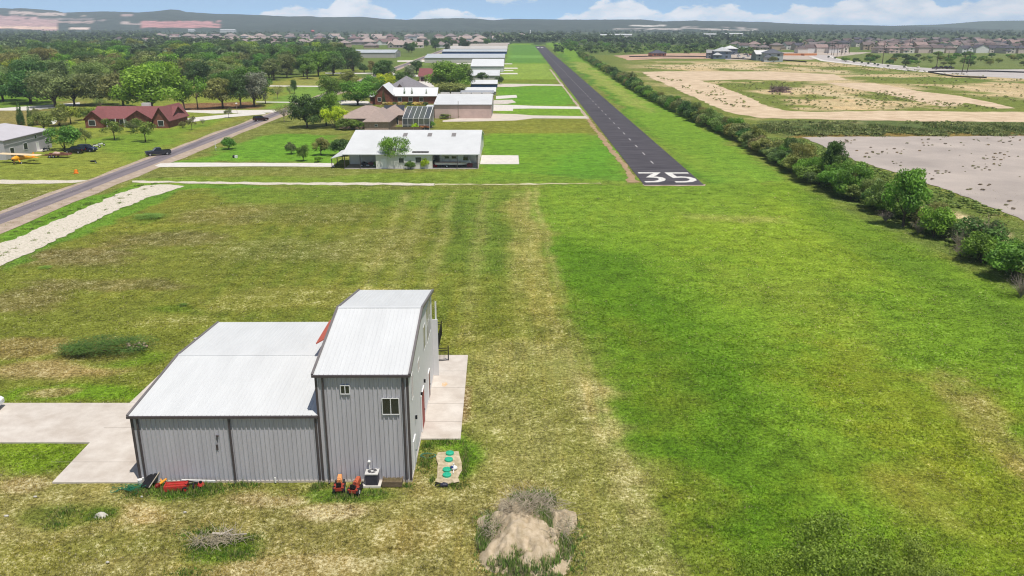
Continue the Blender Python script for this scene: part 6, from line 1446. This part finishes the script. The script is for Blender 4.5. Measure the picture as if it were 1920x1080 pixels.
hr = random.Random(21)
while s < tot and i < 150:
    p, d = along(s); n = Vector((d.y, -d.x)); D = p.y; w_ = hr.uniform(4.2, 7.5); hh = w_ * hr.uniform(.52, .85) * (1.0 if D < 400 else 1.2); q = p + n * (w_ * .38 + hr.uniform(0, 1.2))
    key = hr.choice(['bush_0', 'bush_1', 'bush_2', 'bush_3']); c = hr.choice([G_MID, G_OLIVE, G_DARK, G_OLIVE, G_DARK, G_MID])
    tree(q.x, q.y, hh, w_, key, c, '%s bush %s in the hedge counting from its near end' % (CN[c], ordinal(i)), 'hedge bush', 'hedge_bush', 'bushes of the hedge along the runway field', parts=D < 300)
    if hr.random() < .4 and D < 450:
        q3 = q + n * hr.uniform(0, 2) + d * hr.uniform(-2, 2); h3 = hh * hr.uniform(1.0, 1.35)
        tree(q3.x, q3.y, h3, h3 * hr.uniform(.6, .9), hr.choice(['feather', 'young', 'oak_c']), hr.choice([G_OLIVE, G_MID, G_OLIVE]), 'airy upright tree sprouting from the %s bush of the hedge' % ordinal(i), 'hedge tree', 'hedge_tree', 'upright trees in the hedge', parts=D < 200)
    if hr.random() < .55:
        q2 = q + n * hr.uniform(2.5, 4.5) + d * hr.uniform(-2, 2); w2 = hr.uniform(2.5, 4.5)
        tree(q2.x, q2.y, w2 * .6, w2, hr.choice(['bush_0', 'bush_2', 'bush_3']), hr.choice([G_OLIVE, G_MID, G_DARK]), 'smaller bush behind the %s bush of the hedge' % ordinal(i), 'hedge bush', 'hedge_bush', 'small bushes behind the hedge', parts=D < 200)
    s += w_ * (hr.uniform(.55, .85) if D < 500 else hr.uniform(1.0, 1.5)); i += 1
for a in ((1693, 424, 312, 78, 'oak_c', G_MID, 'tallest tree in the hedge standing above the pond edge'), (1560, 345, 262, 46, 'oak_c', G_DARK, 'dark tree in the hedge near the pond corner'), (1595, 372, 300, 60, 'oak_b', G_MID, 'broad tree in the hedge beside the dark one'), (1655, 400, 330, 56, 'bush_0', G_OLIVE, 'olive thicket between the tallest tree and the broad tree'),
          (1750, 446, 378, 54, 'bush_1', G_BRIGHT, 'bright leafy bush in a gap of the hedge by the pond'), (1840, 492, 432, 70, 'bush_2', G_MID, 'large leafy bush before the dead branches'), (1898, 524, 448, 84, 'bush_3', G_MID, 'biggest near bush where the hedge leaves the view'), (1480, 308, 258, 34, 'tall', G_DARK, 'upright dark tree in the hedge before the pond begins')):
    ptree(*a[:7])
for a in ((1848, 470, 385, 64, 'grey dead tree standing over the pond bank'), (1800, 470, 420, 44, 'tangle of dead branches in the hedge'), (1915, 556, 500, 60, 'bleached dead branches at the edge of the field'), (1722, 437, 405, 40, 'dead grey brush beside the tallest hedge tree'), (1660, 415, 390, 36, 'low dead brush at the foot of the hedge'), (1800, 480, 452, 46, 'low dead branches spilling out of the hedge')):
    ptree(a[0], a[1], a[2], a[3], 'dead', (120, 110, 90), a[4], 'dead tree', 'dead_tree')
# the tree tops at the lower edge
for (x, y, h, w_, lb) in ((21.2, 36.6, 5.6, 4.4, 'sparse mesquite tree with pale stems at the bottom edge of the field'), (18.3, 35.6, 4.2, 3.6, 'lower mesquite crown merging with the taller one'), (24.6, 36.0, 4.6, 4.0, 'third mesquite crown near the corner of the field')):
    pass
proto('mesquite', 50, leaves=15000, lobes=64, size=.021, z0=.06, bark=BARKL, rt=.009, nb=26, spread=.62)
for (x, y, h, w_, c, rz, lb) in ((17.2, 36.6, 5.2, 5.6, (108, 136, 42), .4, 'sparse mesquite tree with pale stems at the bottom edge of the field'), (13.6, 35.4, 4.6, 4.2, (104, 130, 42), 2.2, 'lower mesquite crown merging with the taller mesquite'), (20.6, 36.2, 4.6, 4.6, (118, 134, 44), 4.0, 'mesquite crown nearest the corner of the field')):
    tree(x, y, h, w_, 'mesquite', c, lb, 'tree', 'mesquite_tree', rz=rz)


# woods: random trees inside a picture region, placed on the ground
def wood(poly, n, hrange, keys, cols, label, group, parts=False, seed=1, ratio=(.8, 1.15), minsep=.5, nm='tree'):
    r = random.Random(seed); P = np.array(poly, float); x0, y0 = P.min(0); x1, y1 = P.max(0); placed = []; k = 0; tries = 0
    while k < n and tries < n * 60:
        tries += 1; px, py = r.uniform(x0, x1), r.uniform(y0, y1)
        if sdf([tuple(q) for q in poly], np.array([px]), np.array([py]))[0] > 0: continue
        x, y = G(px, py); h = r.uniform(*hrange); w_ = h * r.uniform(*ratio)
        if any((x - a) ** 2 + (y - b) ** 2 < (minsep * (w_ + c) / 2) ** 2 for a, b, c in placed): continue
        placed.append((x, y, w_)); c = r.choice(cols); tree(x, y, h, w_, r.choice(keys), c, label % CN[c], nm, nm, group + ', ' + CN[c] + ' ones', parts); k += 1


OK_ = ['oak_a', 'oak_b', 'oak_c', 'wide']
wood([(-60, 182), (330, 176), (330, 128), (-60, 122)], 54, (12, 17), OK_, [G_OLIVE, G_OLIVE, G_MID, G_DARK, G_RUST, G_BRIGHT], '%s oak in the wood behind the brick ranch house', 'oaks of the near wood', seed=3, ratio=(1.0, 1.4))
wood([(-60, 124), (480, 120), (640, 124), (655, 104), (-60, 92)], 74, (12, 17), OK_, [G_OLIVE, G_MID, G_DARK, G_DARK, G_BRIGHT, G_RUST], '%s tree in the big wood before the far streets', 'trees of the big wood', seed=4, ratio=(1.1, 1.5))
wood([(490, 152), (600, 151), (668, 138), (655, 118), (480, 118)], 30, (12, 17), OK_, [G_MID, G_DARK, G_DARK, G_OLIVE, G_MID], '%s tree in the dense wood beyond the far lawn', 'trees of the dense wood', seed=5, ratio=(.9, 1.25))
wood([(330, 180), (470, 178), (480, 130), (330, 130)], 24, (11, 15), OK_, [G_OLIVE, G_MID, G_DARK, G_OLIVE, G_MID], '%s tree in the wood behind the mulch bed', 'trees behind the mulch bed', seed=6, ratio=(1.0, 1.3))
wood([(745, 102), (860, 96), (930, 84), (760, 84)], 22, (9, 14), OK_, [G_MID, G_DARK, G_DEEP], '%s tree in the belt behind the long grey hangars', 'trees behind the long hangars', seed=8)
wood([(1065, 98), (1370, 96), (1350, 80), (1050, 78)], 46, (5, 9), ['oak_a', 'oak_c', 'bush_0', 'bush_2'], [G_MID, G_DARK, G_DEEP, G_MID], '%s bushy tree in the thicket beyond the runway hedge', 'trees of the thicket beyond the hedge', nm='scrub_tree', seed=9, ratio=(1.1, 1.6))
wood([(1555, 118), (1600, 108), (1920, 104), (1920, 126), (1700, 124)], 58, (3, 6), ['bush_0', 'bush_1', 'bush_2', 'bush_3'], [G_MID, G_OLIVE, G_DARK], '%s bush on the mesquite flat behind the new road', 'bushes of the mesquite flat', nm='bush', seed=10, ratio=(1.3, 1.9))
for k_, (px, py) in enumerate(((1553, 109), (1565, 111), (1582, 113), (1601, 118), (1616, 119), (1640, 122), (1665, 126), (1611, 116), (1628, 121), (1695, 128), (1646, 124))):
    ptree(px, py, py - 5, 4, 'bush_0', G_DEEP, 'tiny planted street tree, %s along the new road' % ordinal(k_), 'tree', 'street_tree', 'young street trees', False)


# the far woods that read as one mass
def far_mass(name, regions, label, seed, base_rgb):
    r = np.random.RandomState(seed); P1, F1, T1, _ = crown_arrays(seed, leaves=110, lobes=12, size=.26, z0=.05); Vs, Fs, Ts = [], [], []; off = 0
    for (poly, n, h0, h1) in regions:
        Pq = np.array(poly, float); x0, y0 = Pq.min(0); x1, y1 = Pq.max(0); px = r.uniform(x0, x1, n * 3); py = y0 + (y1 - y0) * r.rand(n * 3); ok = sdf(poly, px, py) < 0; px, py = px[ok][:n], py[ok][:n]
        for a, b in zip(px, py):
            x, y = G(a, b); h = r.uniform(h0, h1); w_ = h * r.uniform(1.1, 1.9); an = r.rand() * 6.283; ca, sa = math.cos(an), math.sin(an)
            V = np.stack([x + (P1[:, 0] * ca - P1[:, 1] * sa) * w_, y + (P1[:, 0] * sa + P1[:, 1] * ca) * w_, P1[:, 2] * h], 1); Vs.append(V); Fs.append(F1 + off); Ts.append(np.clip(T1 * .6 + r.rand() * .55 - .1, 0, 1)); off += len(V)
    me = np_mesh(name, np.concatenate(Vs), np.concatenate(Fs), [LEAF], attrs={'tone': np.concatenate(Ts)}); o = bpy.data.objects.new(name, me); COL.objects.link(o); colr(o, base_rgb); tag(o, label, kind='stuff')


far_mass('distant_woods', [([(-80, 120), (640, 116), (640, 82), (300, 78), (-80, 66)], 900, 8, 12), ([(-80, 72), (300, 76), (300, 60), (-80, 58)], 360, 7, 12), ([(940, 80), (1040, 80), (1060, 66), (900, 66)], 120, 9, 13), ([(280, 90), (960, 84), (960, 66), (280, 62)], 170, 5, 8),
                           ([(280, 66), (1000, 66), (1000, 58), (280, 57)], 300, 5, 8), ([(1020, 80), (1500, 90), (1500, 68), (1020, 68)], 420, 7, 11), ([(1480, 84), (1960, 92), (1960, 68), (1480, 66)], 170, 5, 8), ([(1000, 67), (1960, 68), (1960, 58), (1000, 56)], 560, 6, 10)],
         'far dark green woods spreading to the foot of the hills', 61, (84, 100, 62))
far_mass('thicket', [([(1040, 100), (1420, 103), (1400, 84), (1036, 80)], 300, 3, 6)], 'low green thicket covering the ground beyond the runway hedge', 62, (96, 118, 56))
# ------------------------------------------------------------------ grasses, weeds, piles
def gcol(x, y):
    i = np.clip(np.searchsorted(GC['xs'], x) - 1, 0, len(GC['xs']) - 1); j = np.clip(np.searchsorted(GC['ys'], y) - 1, 0, len(GC['ys']) - 1); return GC['col'][j, i], GC['dry'][j, i]


def grass_mat():
    M = bpy.data.materials.new('grass_blades'); M.use_nodes = True; N = M.node_tree.nodes; L = M.node_tree.links; b = N['Principled BSDF']; at = N.new('ShaderNodeAttribute'); at.attribute_name = 'col'
    L.new(at.outputs['Color'], b.inputs['Base Color']); b.inputs['Roughness'].default_value = .7; b.inputs['Specular IOR Level'].default_value = .2
    tr = N.new('ShaderNodeBsdfTranslucent'); L.new(at.outputs['Color'], tr.inputs[0]); ms = N.new('ShaderNodeMixShader'); ms.inputs[0].default_value = .3; L.new(b.outputs[0], ms.inputs[1]); L.new(tr.outputs[0], ms.inputs[2]); L.new(ms.outputs[0], N['Material Output'].inputs[0]); return M


GRM = grass_mat()


def blades(name, x, y, z, h, w, col, seed, label, nb=3, lean=.5, kind='stuff', parent=None):
    """tufts at x, y: nb blades each, every blade a narrow triangle"""
    r = np.random.RandomState(seed); n = len(x); X = np.repeat(x, nb); Y = np.repeat(y, nb); Z = np.repeat(z, nb); H = np.repeat(h, nb) * r.uniform(.6, 1.2, n * nb); Wd = np.repeat(w, nb) * r.uniform(.7, 1.3, n * nb)
    X = X + r.normal(size=n * nb) * Wd * .9; Y = Y + r.normal(size=n * nb) * Wd * .9; a = r.rand(n * nb) * 6.283; l = a + 1.57 + r.normal(size=n * nb) * .5; le = H * lean * r.rand(n * nb)
    p0 = np.stack([X - np.cos(a) * Wd / 2, Y - np.sin(a) * Wd / 2, Z - .01], 1); p1 = np.stack([X + np.cos(a) * Wd / 2, Y + np.sin(a) * Wd / 2, Z - .01], 1); p2 = np.stack([X + np.cos(l) * le, Y + np.sin(l) * le, Z + H], 1)
    V = np.stack([p0, p1, p2], 1).reshape(-1, 3); C = np.repeat(np.repeat(col, nb, 0) * r.uniform(.45, 1.6, (n * nb, 1)), 3, 0); C = np.concatenate([np.clip(C, 0, 1), np.ones((len(C), 1))], 1)
    me = np_mesh(name, V, np.arange(len(V)).reshape(-1, 3), [GRM], attrs={'col': C}); o = bpy.data.objects.new(name, me); COL.objects.link(o); tag(o, label, kind=kind)
    if parent: o.parent = parent
    return o


NR = np.random.RandomState(5)
KEEP_OUT = [[G(*p) for p in q] for q in ([(-350, 757), (243, 757), (338, 667), (375, 667), (268, 906), (98, 906), (169, 831), (-450, 831)], [(780, 824), (863.5, 824), (877.5, 667), (815, 667)], [(822, 850), (860, 848), (866, 870), (862, 905), (838, 910), (816, 905), (820, 880)])] + [[(-25.7, 49.85), (-6.85, 49.85), (-6.9, 68), (-25.7, 68)]]


def free(x, y):
    ok = np.ones(len(x), bool)
    for q in KEEP_OUT: ok &= sdf(q, x, y) > .05
    return ok


def meadow():
    n = 210000; px = NR.uniform(-60, 1980, n); py = 350 + (1110 - 350) * NR.rand(n) ** .75; a = TH + np.arctan((py - 540) / F_PX); D = HC / np.tan(a); x = (px - 960) / F_PX * (D * CT + HC * ST); y = D
    ok = free(x, y) & (x < 120); x, y = x[ok], y[ok]; cl = vnoise(x, y, .9, 41) * .5 + vnoise(x, y, 3.0, 42) * .5; c, d = gcol(x, y); n = len(x); ok = NR.rand(n) < .35 + 1.0 * (cl - .2); x, y, c, d = x[ok], y[ok], c[ok], d[ok]; n = len(x)
    straw = NR.rand(n) < d * .55; c = np.where(straw[:, None], np.array([.52, .46, .26]) * (.6 + .45 * c.sum(1)[:, None] / .4), c * np.array([1.35, 1.4, .9])); s = np.clip(y / 70, .7, 2.6)
    blades('grass', x, y, -.03 * np.ones(n), NR.uniform(.05, .13, n) * s ** .5, NR.uniform(.035, .075, n) * s, c, 6, 'short mown grass and straw over the near field')


meadow()


def weeds_at(name, spots, label, seed, hb=(.12, .4), col=((112, 146, 52), (136, 152, 70), (88, 122, 48), (150, 148, 92)), dens=60, w=.05, nb=4):
    r = np.random.RandomState(seed); X, Y, Hh, Cc = [], [], [], []; cc = np.array([lin(c) for c in col])
    for (px, py, rx, ry) in spots:
        x, y = G(px, py); ex = rx / PXM(y); ey = abs(G(px, py - ry)[1] - y); n = int(dens * ex * ey * 3.14) + 8; a = r.rand(n) * 6.283; q = r.rand(n) ** .7 * r.uniform(.7, 1.35, n); xx, yy = x + np.cos(a) * q * ex, y + np.sin(a) * q * ey
        X.append(xx); Y.append(yy); Hh.append(r.uniform(*hb, n) * (1.2 - .85 * q) * r.uniform(.4, 1.2, n)); Cc.append(cc[r.randint(0, len(cc), n)])
    X, Y, Hh, Cc = map(np.concatenate, (X, Y, Hh, Cc)); ok = free(X, Y); X, Y, Hh, Cc = X[ok], Y[ok], Hh[ok], Cc[ok]
    return blades(name, X, Y, np.zeros(len(X)), Hh, np.full(len(X), w), Cc, seed, label, nb)


weeds_at('weeds', [(330, 922, 95, 14), (395, 915, 50, 10), (455, 910, 40, 6), (255, 925, 30, 12), (600, 912, 18, 8), (650, 932, 45, 10), (590, 917, 14, 8), (700, 925, 30, 6), (765, 912, 14, 6)], 'tall green weeds along the foot of the metal workshop', 71, (.15, .5))
weeds_at('weeds', [(800, 838, 22, 10), (870, 870, 12, 40), (800, 870, 16, 22), (840, 830, 40, 6), (828, 885, 10, 14), (850, 912, 30, 8), (812, 900, 10, 10)], 'green weeds around the gravel patch with the lids', 72, (.15, .45))
weeds_at('weeds', [(186, 968, 30, 14), (120, 962, 34, 14), (105, 985, 30, 10), (380, 1000, 55, 16), (440, 1040, 60, 16), (370, 1030, 40, 20), (470, 1010, 25, 12), (350, 1075, 40, 12), (343, 573, 10, 4)], 'patches of green weeds in the dry lower field', 73, (.1, .32))
weeds_at('weeds', [(1440 + i * 37, 242 + (i % 3) * 3, 22, 8) for i in range(16)], 'rough green weeds on the bank beyond the pond', 74, (.5, 1.3), ((122, 138, 76), (146, 146, 90), (100, 120, 64)), 5, .35)
rw = random.Random(5); weeds_at('weeds', [(px + rw.uniform(-10, 10), 456 - .398 * px + rw.choice((-7, -6, 24 - px * .07)) + rw.uniform(-2, 2), rw.uniform(4, 12), rw.uniform(1, 2.5)) for px in range(0, 300, 9)], 'green weeds growing into the edges of the gravel lane', 75, (.1, .25), dens=22, w=.07)


def leafy(name, px, py, wpx, dpt, h, key, rgb, label, rz=0.0):
    x, y = G(px, py); o = bpy.data.objects.new(name, PROTO[key][0]); COL.objects.link(o); t = thing(name, label, 'ground shrub', (x, y, 0), rz); o.name = 'foliage'; o.parent = t; o.scale = (wpx / PXM(y), dpt, h); colr(o, rgb)
    s = bpy.data.objects.new('stem', PROTO[key][1]); COL.objects.link(s); s.parent = t; s.scale = (wpx / PXM(y), dpt, h * .8); return t


proto('patch', 80, shape='bush', leaves=9000, lobes=90, size=.020, rt=.004, nb=20); proto('patch_b', 81, shape='bush', leaves=4000, lobes=60, size=.03, rt=.004, nb=20)
t = leafy('ground_shrub', 204, 658, 172, 5.6, 1.5, 'patch', (74, 102, 40), 'wide low green shrub mound with pale stones in the field behind the driveway', R(12))
leafy('ground_shrub', 279, 409, 58, 4.2, .8, 'patch_b', (112, 144, 62), 'low green shrub in the field near the gravel lane')
leafy('ground_shrub', 343, 573, 17, .7, .3, 'patch_b', (104, 132, 56), 'tiny green tuft in the field behind the low wing')
leafy('ground_shrub', 84, 503, 28, 1.8, .3, 'patch_b', (120, 150, 56), 'flat bright green weed patch near the gravel lane end')


def lump(name, x, y, rx, ry, h, m_, label=None, seed=1, parent=None, cat=None, n=48, rough=.35, kind=None):
    r = np.random.RandomState(seed); u = np.linspace(-1, 1, n); A, B = np.meshgrid(u, u); th_ = np.arctan2(B, A); rr = np.sqrt(A ** 2 + B ** 2) * (1.12 + (vnoise(np.cos(th_) * 2.2 + 9, np.sin(th_) * 2.2 + 9, 1, seed + 3) - .5) * .75); base = np.clip(1 - rr ** 1.6, -.15, 1); nz = (vnoise(A * 5 + seed * 7 + 20, B * 5 + 20, 1, seed) - .5) * rough + (vnoise(A * 14 + 40, B * 14 + 40, 1, seed + 1) - .5) * rough * .5
    Z = h * (base + nz * np.clip(base * 2, 0, 1)) - .03; V = np.stack([A.ravel() * rx, B.ravel() * ry, Z.ravel()], 1); i = np.arange((n - 1) ** 2); b = (i // (n - 1)) * n + i % (n - 1); me = np_mesh(name, V, np.stack([b, b + 1, b + n + 1, b + n], 1), [m_], smooth=True)
    o = bpy.data.objects.new(name, me); COL.objects.link(o); o.location = (x, y, 0)
    if parent: o.parent = parent; o.location = (0, 0, 0)
    if label: tag(o, label, cat, kind=kind)
    return o


def twigs(mb, r, n, rx, ry, z0, z1, l0, l1, rad=.014, cx=0, cy=0):
    for _ in range(n):
        a = r.uniform(0, 6.28); q = math.sqrt(r.random()); p = Vector((cx + math.cos(a) * q * rx, cy + math.sin(a) * q * ry, r.uniform(z0, z1))); d = Vector((r.uniform(-1, 1), r.uniform(-1, 1), r.uniform(-.25, .5))).normalized() * r.uniform(l0, l1); m1 = p + d * .5 + Vector((r.uniform(-.08, .08), r.uniform(-.08, .08), r.uniform(0, .1))); mb.tube(p, m1, rad, rad * .8, 4, False); mb.tube(m1, p + d, rad * .8, rad * .4, 4, False)


TWIG = mat('dry_twigs', (168, 156, 132), .9, .25, 3)
DMND = mat('mound_soil', (196, 178, 152), .95, .25, 2.2, .8, 9, rgb2=(160, 142, 112))


def front_mound():
    x, y = G(988, 1012); t = thing('dirt_mound', 'pale dirt mound topped with brush and weeds in the lower middle of the field', 'dirt mound', (x, y, 0)); lump('soil', 0, 0, 3.2, 4.7, 1.5, DMND, seed=5, parent=t, n=60, rough=.5)
    r = random.Random(8); t2 = thing('brush_pile', 'tangle of dry branches lying across the top of the pale dirt mound', 'brush pile', (x, y, 0)); m_ = MB(); twigs(m_, r, 340, 1.9, 1.2, .85, 1.55, .5, 1.6, .016, .2, 2.0); twigs(m_, r, 170, 1.0, 1.6, .5, 1.05, .4, 1.2, .014, 1.8, .5); twigs(m_, r, 120, .8, 1.1, .5, .9, .4, 1.0, .013, -1.9, .3); m_.build('branches', TWIG, t2)
    R2 = np.random.RandomState(9); X, Y, Z, H, C = [], [], [], [], []; cc = np.array([lin(c) for c in ((120, 156, 68), (150, 166, 90), (168, 160, 122), (106, 136, 66))])
    for (cx, cy, rx, ry, n, z, hb) in ((.9, 3.5, 1.1, .7, 340, .45, (.4, 1.0)), (-.3, 3.8, .8, .6, 200, .3, (.3, .8)), (1.0, .8, .6, 1.1, 300, 1.1, (.3, .7)), (-1.9, 1.2, .7, .9, 260, .5, (.2, .6)), (-2.5, -.3, .6, 1.2, 240, .2, (.2, .5)), (.1, -2.6, 1.8, 1.1, 520, .55, (.2, .5)), (2.1, -1.2, .7, 1.2, 260, .4, (.15, .45)), (0, -3.9, 2.2, .7, 420, .1, (.15, .5)), (0, 0, 2.2, 2.2, 160, .9, (.1, .3)), (-1.4, -2.6, 1.0, .7, 160, .2, (.2, .4)), (-2.6, 2.0, .8, 1.2, 90, .0, (.1, .35)), (-2.6, -2.0, .7, 1.3, 70, .0, (.08, .25)), (2.7, -2.2, .8, 1.2, 90, .0, (.08, .3)), (2.9, .8, .8, 1.6, 120, .0, (.1, .35)), (.3, -4.0, 2.2, .8, 90, .0, (.08, .3)), (-.9, -.2, .5, .4, 60, .95, (.1, .25)), (.4, -1.0, .6, .4, 60, .85, (.1, .3)), (2.2, 1.6, .5, .9, 140, .3, (.2, .5))):
        a = R2.rand(n) * 6.283; q = np.sqrt(R2.rand(n)); X.append(x + cx + np.cos(a) * q * rx); Y.append(y + cy + np.sin(a) * q * ry); Z.append(np.full(n, z) * (.7 + .3 * (1 - q))); H.append(R2.uniform(*hb, n)); C.append(cc[R2.randint(0, 4, n)])
    X, Y, Z, H, C = map(np.concatenate, (X, Y, Z, H, C)); blades('weeds', X, Y, Z, H, np.full(len(X), .05), C, 3, 'green and grey weeds growing on the dirt mound', 5)
    # brush pile with pale boards, lower left
    x, y = G(408, 1018); t = thing('brush_pile', 'heap of grey branches with pale boards in a green weed patch, lower field', 'brush pile', (x, y, 0), R(12)); m_ = MB(); twigs(m_, r, 190, 1.5, .5, .08, .45, .4, 1.3, .016); m_.build('branches', TWIG, t)
    m_ = MB(); m_.bar((-.3, .35, .5), (.8, .15, .42), .16, .04); m_.bar((.1, .1, .45), (.9, .55, .5), .12, .04); m_.bar((.6, .1, .4), (1.7, .3, .2), .07, .05); m_.build('boards', mat('grey_boards', (176, 166, 152), .9, .15, 3), t)
    x, y = G(190, 967); o = lump('rock', x, y, .42, .3, .3, mat('pale_rock', (190, 184, 172), .9, .2, 4, .5, 8), 'flat pale rock in a ring of green grass', 6, cat='rock', n=16)
    x, y = G(255, 655); t = thing('stone_heap', 'small heap of pale stones at the end of the wide shrub mound', 'stones', (x, y, 0)); m_ = MB()
    for i in range(26): m_.blob((r.uniform(-.9, .9), r.uniform(-.6, .6), r.uniform(.15, .7)), (r.uniform(.1, .22),) * 2 + (r.uniform(.08, .16),), i, .2, 6, 4)
    m_.build('stones', mat('pink_stone', (190, 160, 146), .9, .2, 4), t)
    # white flat rocks and litter
    for i, (px, py, s) in enumerate(((372, 635, .5), (355, 662, .35), (266, 932, .1), (12, 968, .16), (347, 961, .12), (66, 932, .14), (202, 1055, .12))):
        x, y = G(px, py); tag(MB().blob((0, 0, .03), (s, s * .5, .07), i, .2, 9, 5).build('rock', mat('pale_rock', (190, 184, 172)), None, True, (x, y, 0)), ('larger flat white rock beyond the low wing', 'smaller flat white rock beyond the low wing', 'little white stone near the driveway corner', 'little white stone at the dry edge by the driveway', 'little white stone between the red cart and the brush pile', 'little white stone on the bare spot below the driveway', 'little white stone in the dry lower corner')[i], 'rock')


front_mound()


def scatter_plants(regions, name, label, seed, rgb, leaves=60, size=.3, hr=(.4, 1.0), wr=(1.2, 2.0)):
    r = np.random.RandomState(seed); P1, F1, T1, _ = crown_arrays(seed, shape='bush', leaves=leaves, lobes=8, size=size); Vs, Fs, Ts = [], [], []; off = 0
    for (poly, n) in regions:
        W_ = [G(*p) for p in poly]; Pq = np.array(W_); x0, y0 = Pq.min(0); x1, y1 = Pq.max(0); xx = r.uniform(x0, x1, n * 4); yy = r.uniform(y0, y1, n * 4); ok = sdf(W_, xx, yy) < 0; cl = vnoise(xx + 500, yy, 9, seed); ok &= cl > .35; xx, yy = xx[ok][:n], yy[ok][:n]
        for x, y in zip(xx, yy):
            h = r.uniform(*hr); w_ = h * r.uniform(*wr); an = r.rand() * 6.283; ca, sa = math.cos(an), math.sin(an); V = np.stack([x + (P1[:, 0] * ca - P1[:, 1] * sa) * w_, y + (P1[:, 0] * sa + P1[:, 1] * ca) * w_, P1[:, 2] * h], 1); Vs.append(V); Fs.append(F1 + off); Ts.append(np.clip(T1 * .6 + r.rand() * .5 - .05, 0, 1)); off += len(V)
    me = np_mesh(name, np.concatenate(Vs), np.concatenate(Fs), [LEAF], attrs={'tone': np.concatenate(Ts)}); o = bpy.data.objects.new(name, me); COL.objects.link(o); colr(o, rgb); tag(o, label, kind='stuff')


scatter_plants([([(1400, 262), (1503, 262), (1600, 304), (1720, 342), (1830, 382), (1930, 424), (1990, 600), (1900, 540), (1800, 470), (1700, 424), (1560, 360), (1450, 300)], 1500)], 'undergrowth', 'rough green undergrowth between the hedge and the pond', 91, (122, 140, 70), 70, .28, (.3, .9))
scatter_plants([([(1420, 230), (1500, 229), (2100, 234), (2100, 255), (1500, 256)], 900)], 'undergrowth', 'bushy weeds covering the bank between pond and dirt track', 92, (122, 130, 76), 60, .3, (.5, 1.2))
scatter_plants([([(1320, 153), (1500, 155), (1900, 206), (1500, 208), (1400, 180)], 420), ([(1200, 122), (1560, 118), (1930, 150), (1930, 200), (1800, 178), (1560, 135), (1210, 130)], 700), ([(1225, 143), (1330, 158), (1420, 200), (1380, 205), (1280, 165)], 110), ([(1640, 168), (1820, 200), (1600, 200)], 120)], 'scrub', 'low scrub scattered over the cleared dirt ground', 93, (150, 152, 96), 50, .34, (.3, .9))
# grass tufts standing in the pond mud, one by one
r = random.Random(33); W_ = [G(*p) for p in ((1560, 262), (1920, 258), (1930, 408), (1860, 384), (1760, 345), (1660, 312), (1580, 282))]; k = 0; cx = cy = 0
while k < 130:
    if k % 5 == 0 or r.random() < .3: px, py = r.uniform(1530, 1925), 256 + 150 * r.random() ** 1.6
    x, y = G(px + r.gauss(0, 9), py + r.gauss(0, 3))
    if sdf(W_, np.array([x]), np.array([y]))[0] > -.6: px, py = r.uniform(1530, 1925), 256 + 150 * r.random() ** 1.6; continue
    s = r.uniform(.35, .95); o = bpy.data.objects.new('grass_tuft', PROTO['bush_low'][0]); COL.objects.link(o); o.location = (x, y, .03); o.rotation_euler = (0, 0, r.uniform(0, 6)); o.scale = (s, s * .8, s * .45); colr(o, r.choice([(158, 140, 104), (130, 132, 84), (124, 110, 84), (146, 142, 100)])); tag(o, 'small brownish grass tuft standing in the shallow muddy pond', 'grass tuft', 'grass tufts in the pond'); k += 1
# brush heap on the cleared land
x, y = G(1462, 173); t = thing('debris_pile', 'dark heap of uprooted brush on the cleared land', 'debris pile', (x, y, 0)); lump('soil', 0, 0, 5.2, 4, 1.6, mat('heap_soil', (120, 98, 88), .95, .3, .6), seed=9, parent=t, n=30, rough=.8); m_ = MB(); twigs(m_, random.Random(3), 260, 4.6, 3.2, .7, 2.2, 1.2, 3.2, .09); m_.build('branches', mat('dead_wood', (120, 104, 98), .9, .3, 1), t)
# pale litter and patches near the new road
r = random.Random(12)
for i in range(10):
    px = 1702 + r.uniform(0, 30); py = 127 + r.uniform(0, 7); x, y = G(px, py); tag(MB().blob((0, 0, .4), (1.3, .9, .8), i, .25, 7, 5).build('boulder', mat('pale_rock', (190, 184, 172)), None, True, (x, y, 0)), 'pale boulder in the heap beside the new road', 'boulder', 'pale boulders beside the new road')

# ------------------------------------------------------------------ air
def haze():
    mb = MB(); mb.box(-11000, 11000, -700, 9000, -45, 260)
    M = bpy.data.materials.new('haze_air'); M.use_nodes = True; N = M.node_tree.nodes; L = M.node_tree.links; N.remove(N['Principled BSDF'])
    v = N.new('ShaderNodeVolumePrincipled'); v.inputs['Color'].default_value = (.76, .87, 1.0, 1); v.inputs['Density'].default_value = HAZE_D; v.inputs['Anisotropy'].default_value = -.25
    L.new(v.outputs[0], N['Material Output'].inputs['Volume'])
    M.cycles.volume_sampling = 'DISTANCE'; M.cycles.homogeneous_volume = True
    o = mb.build('haze', M); tag(o, kind='stuff')


HAZE_D = 1.2e-4
haze()
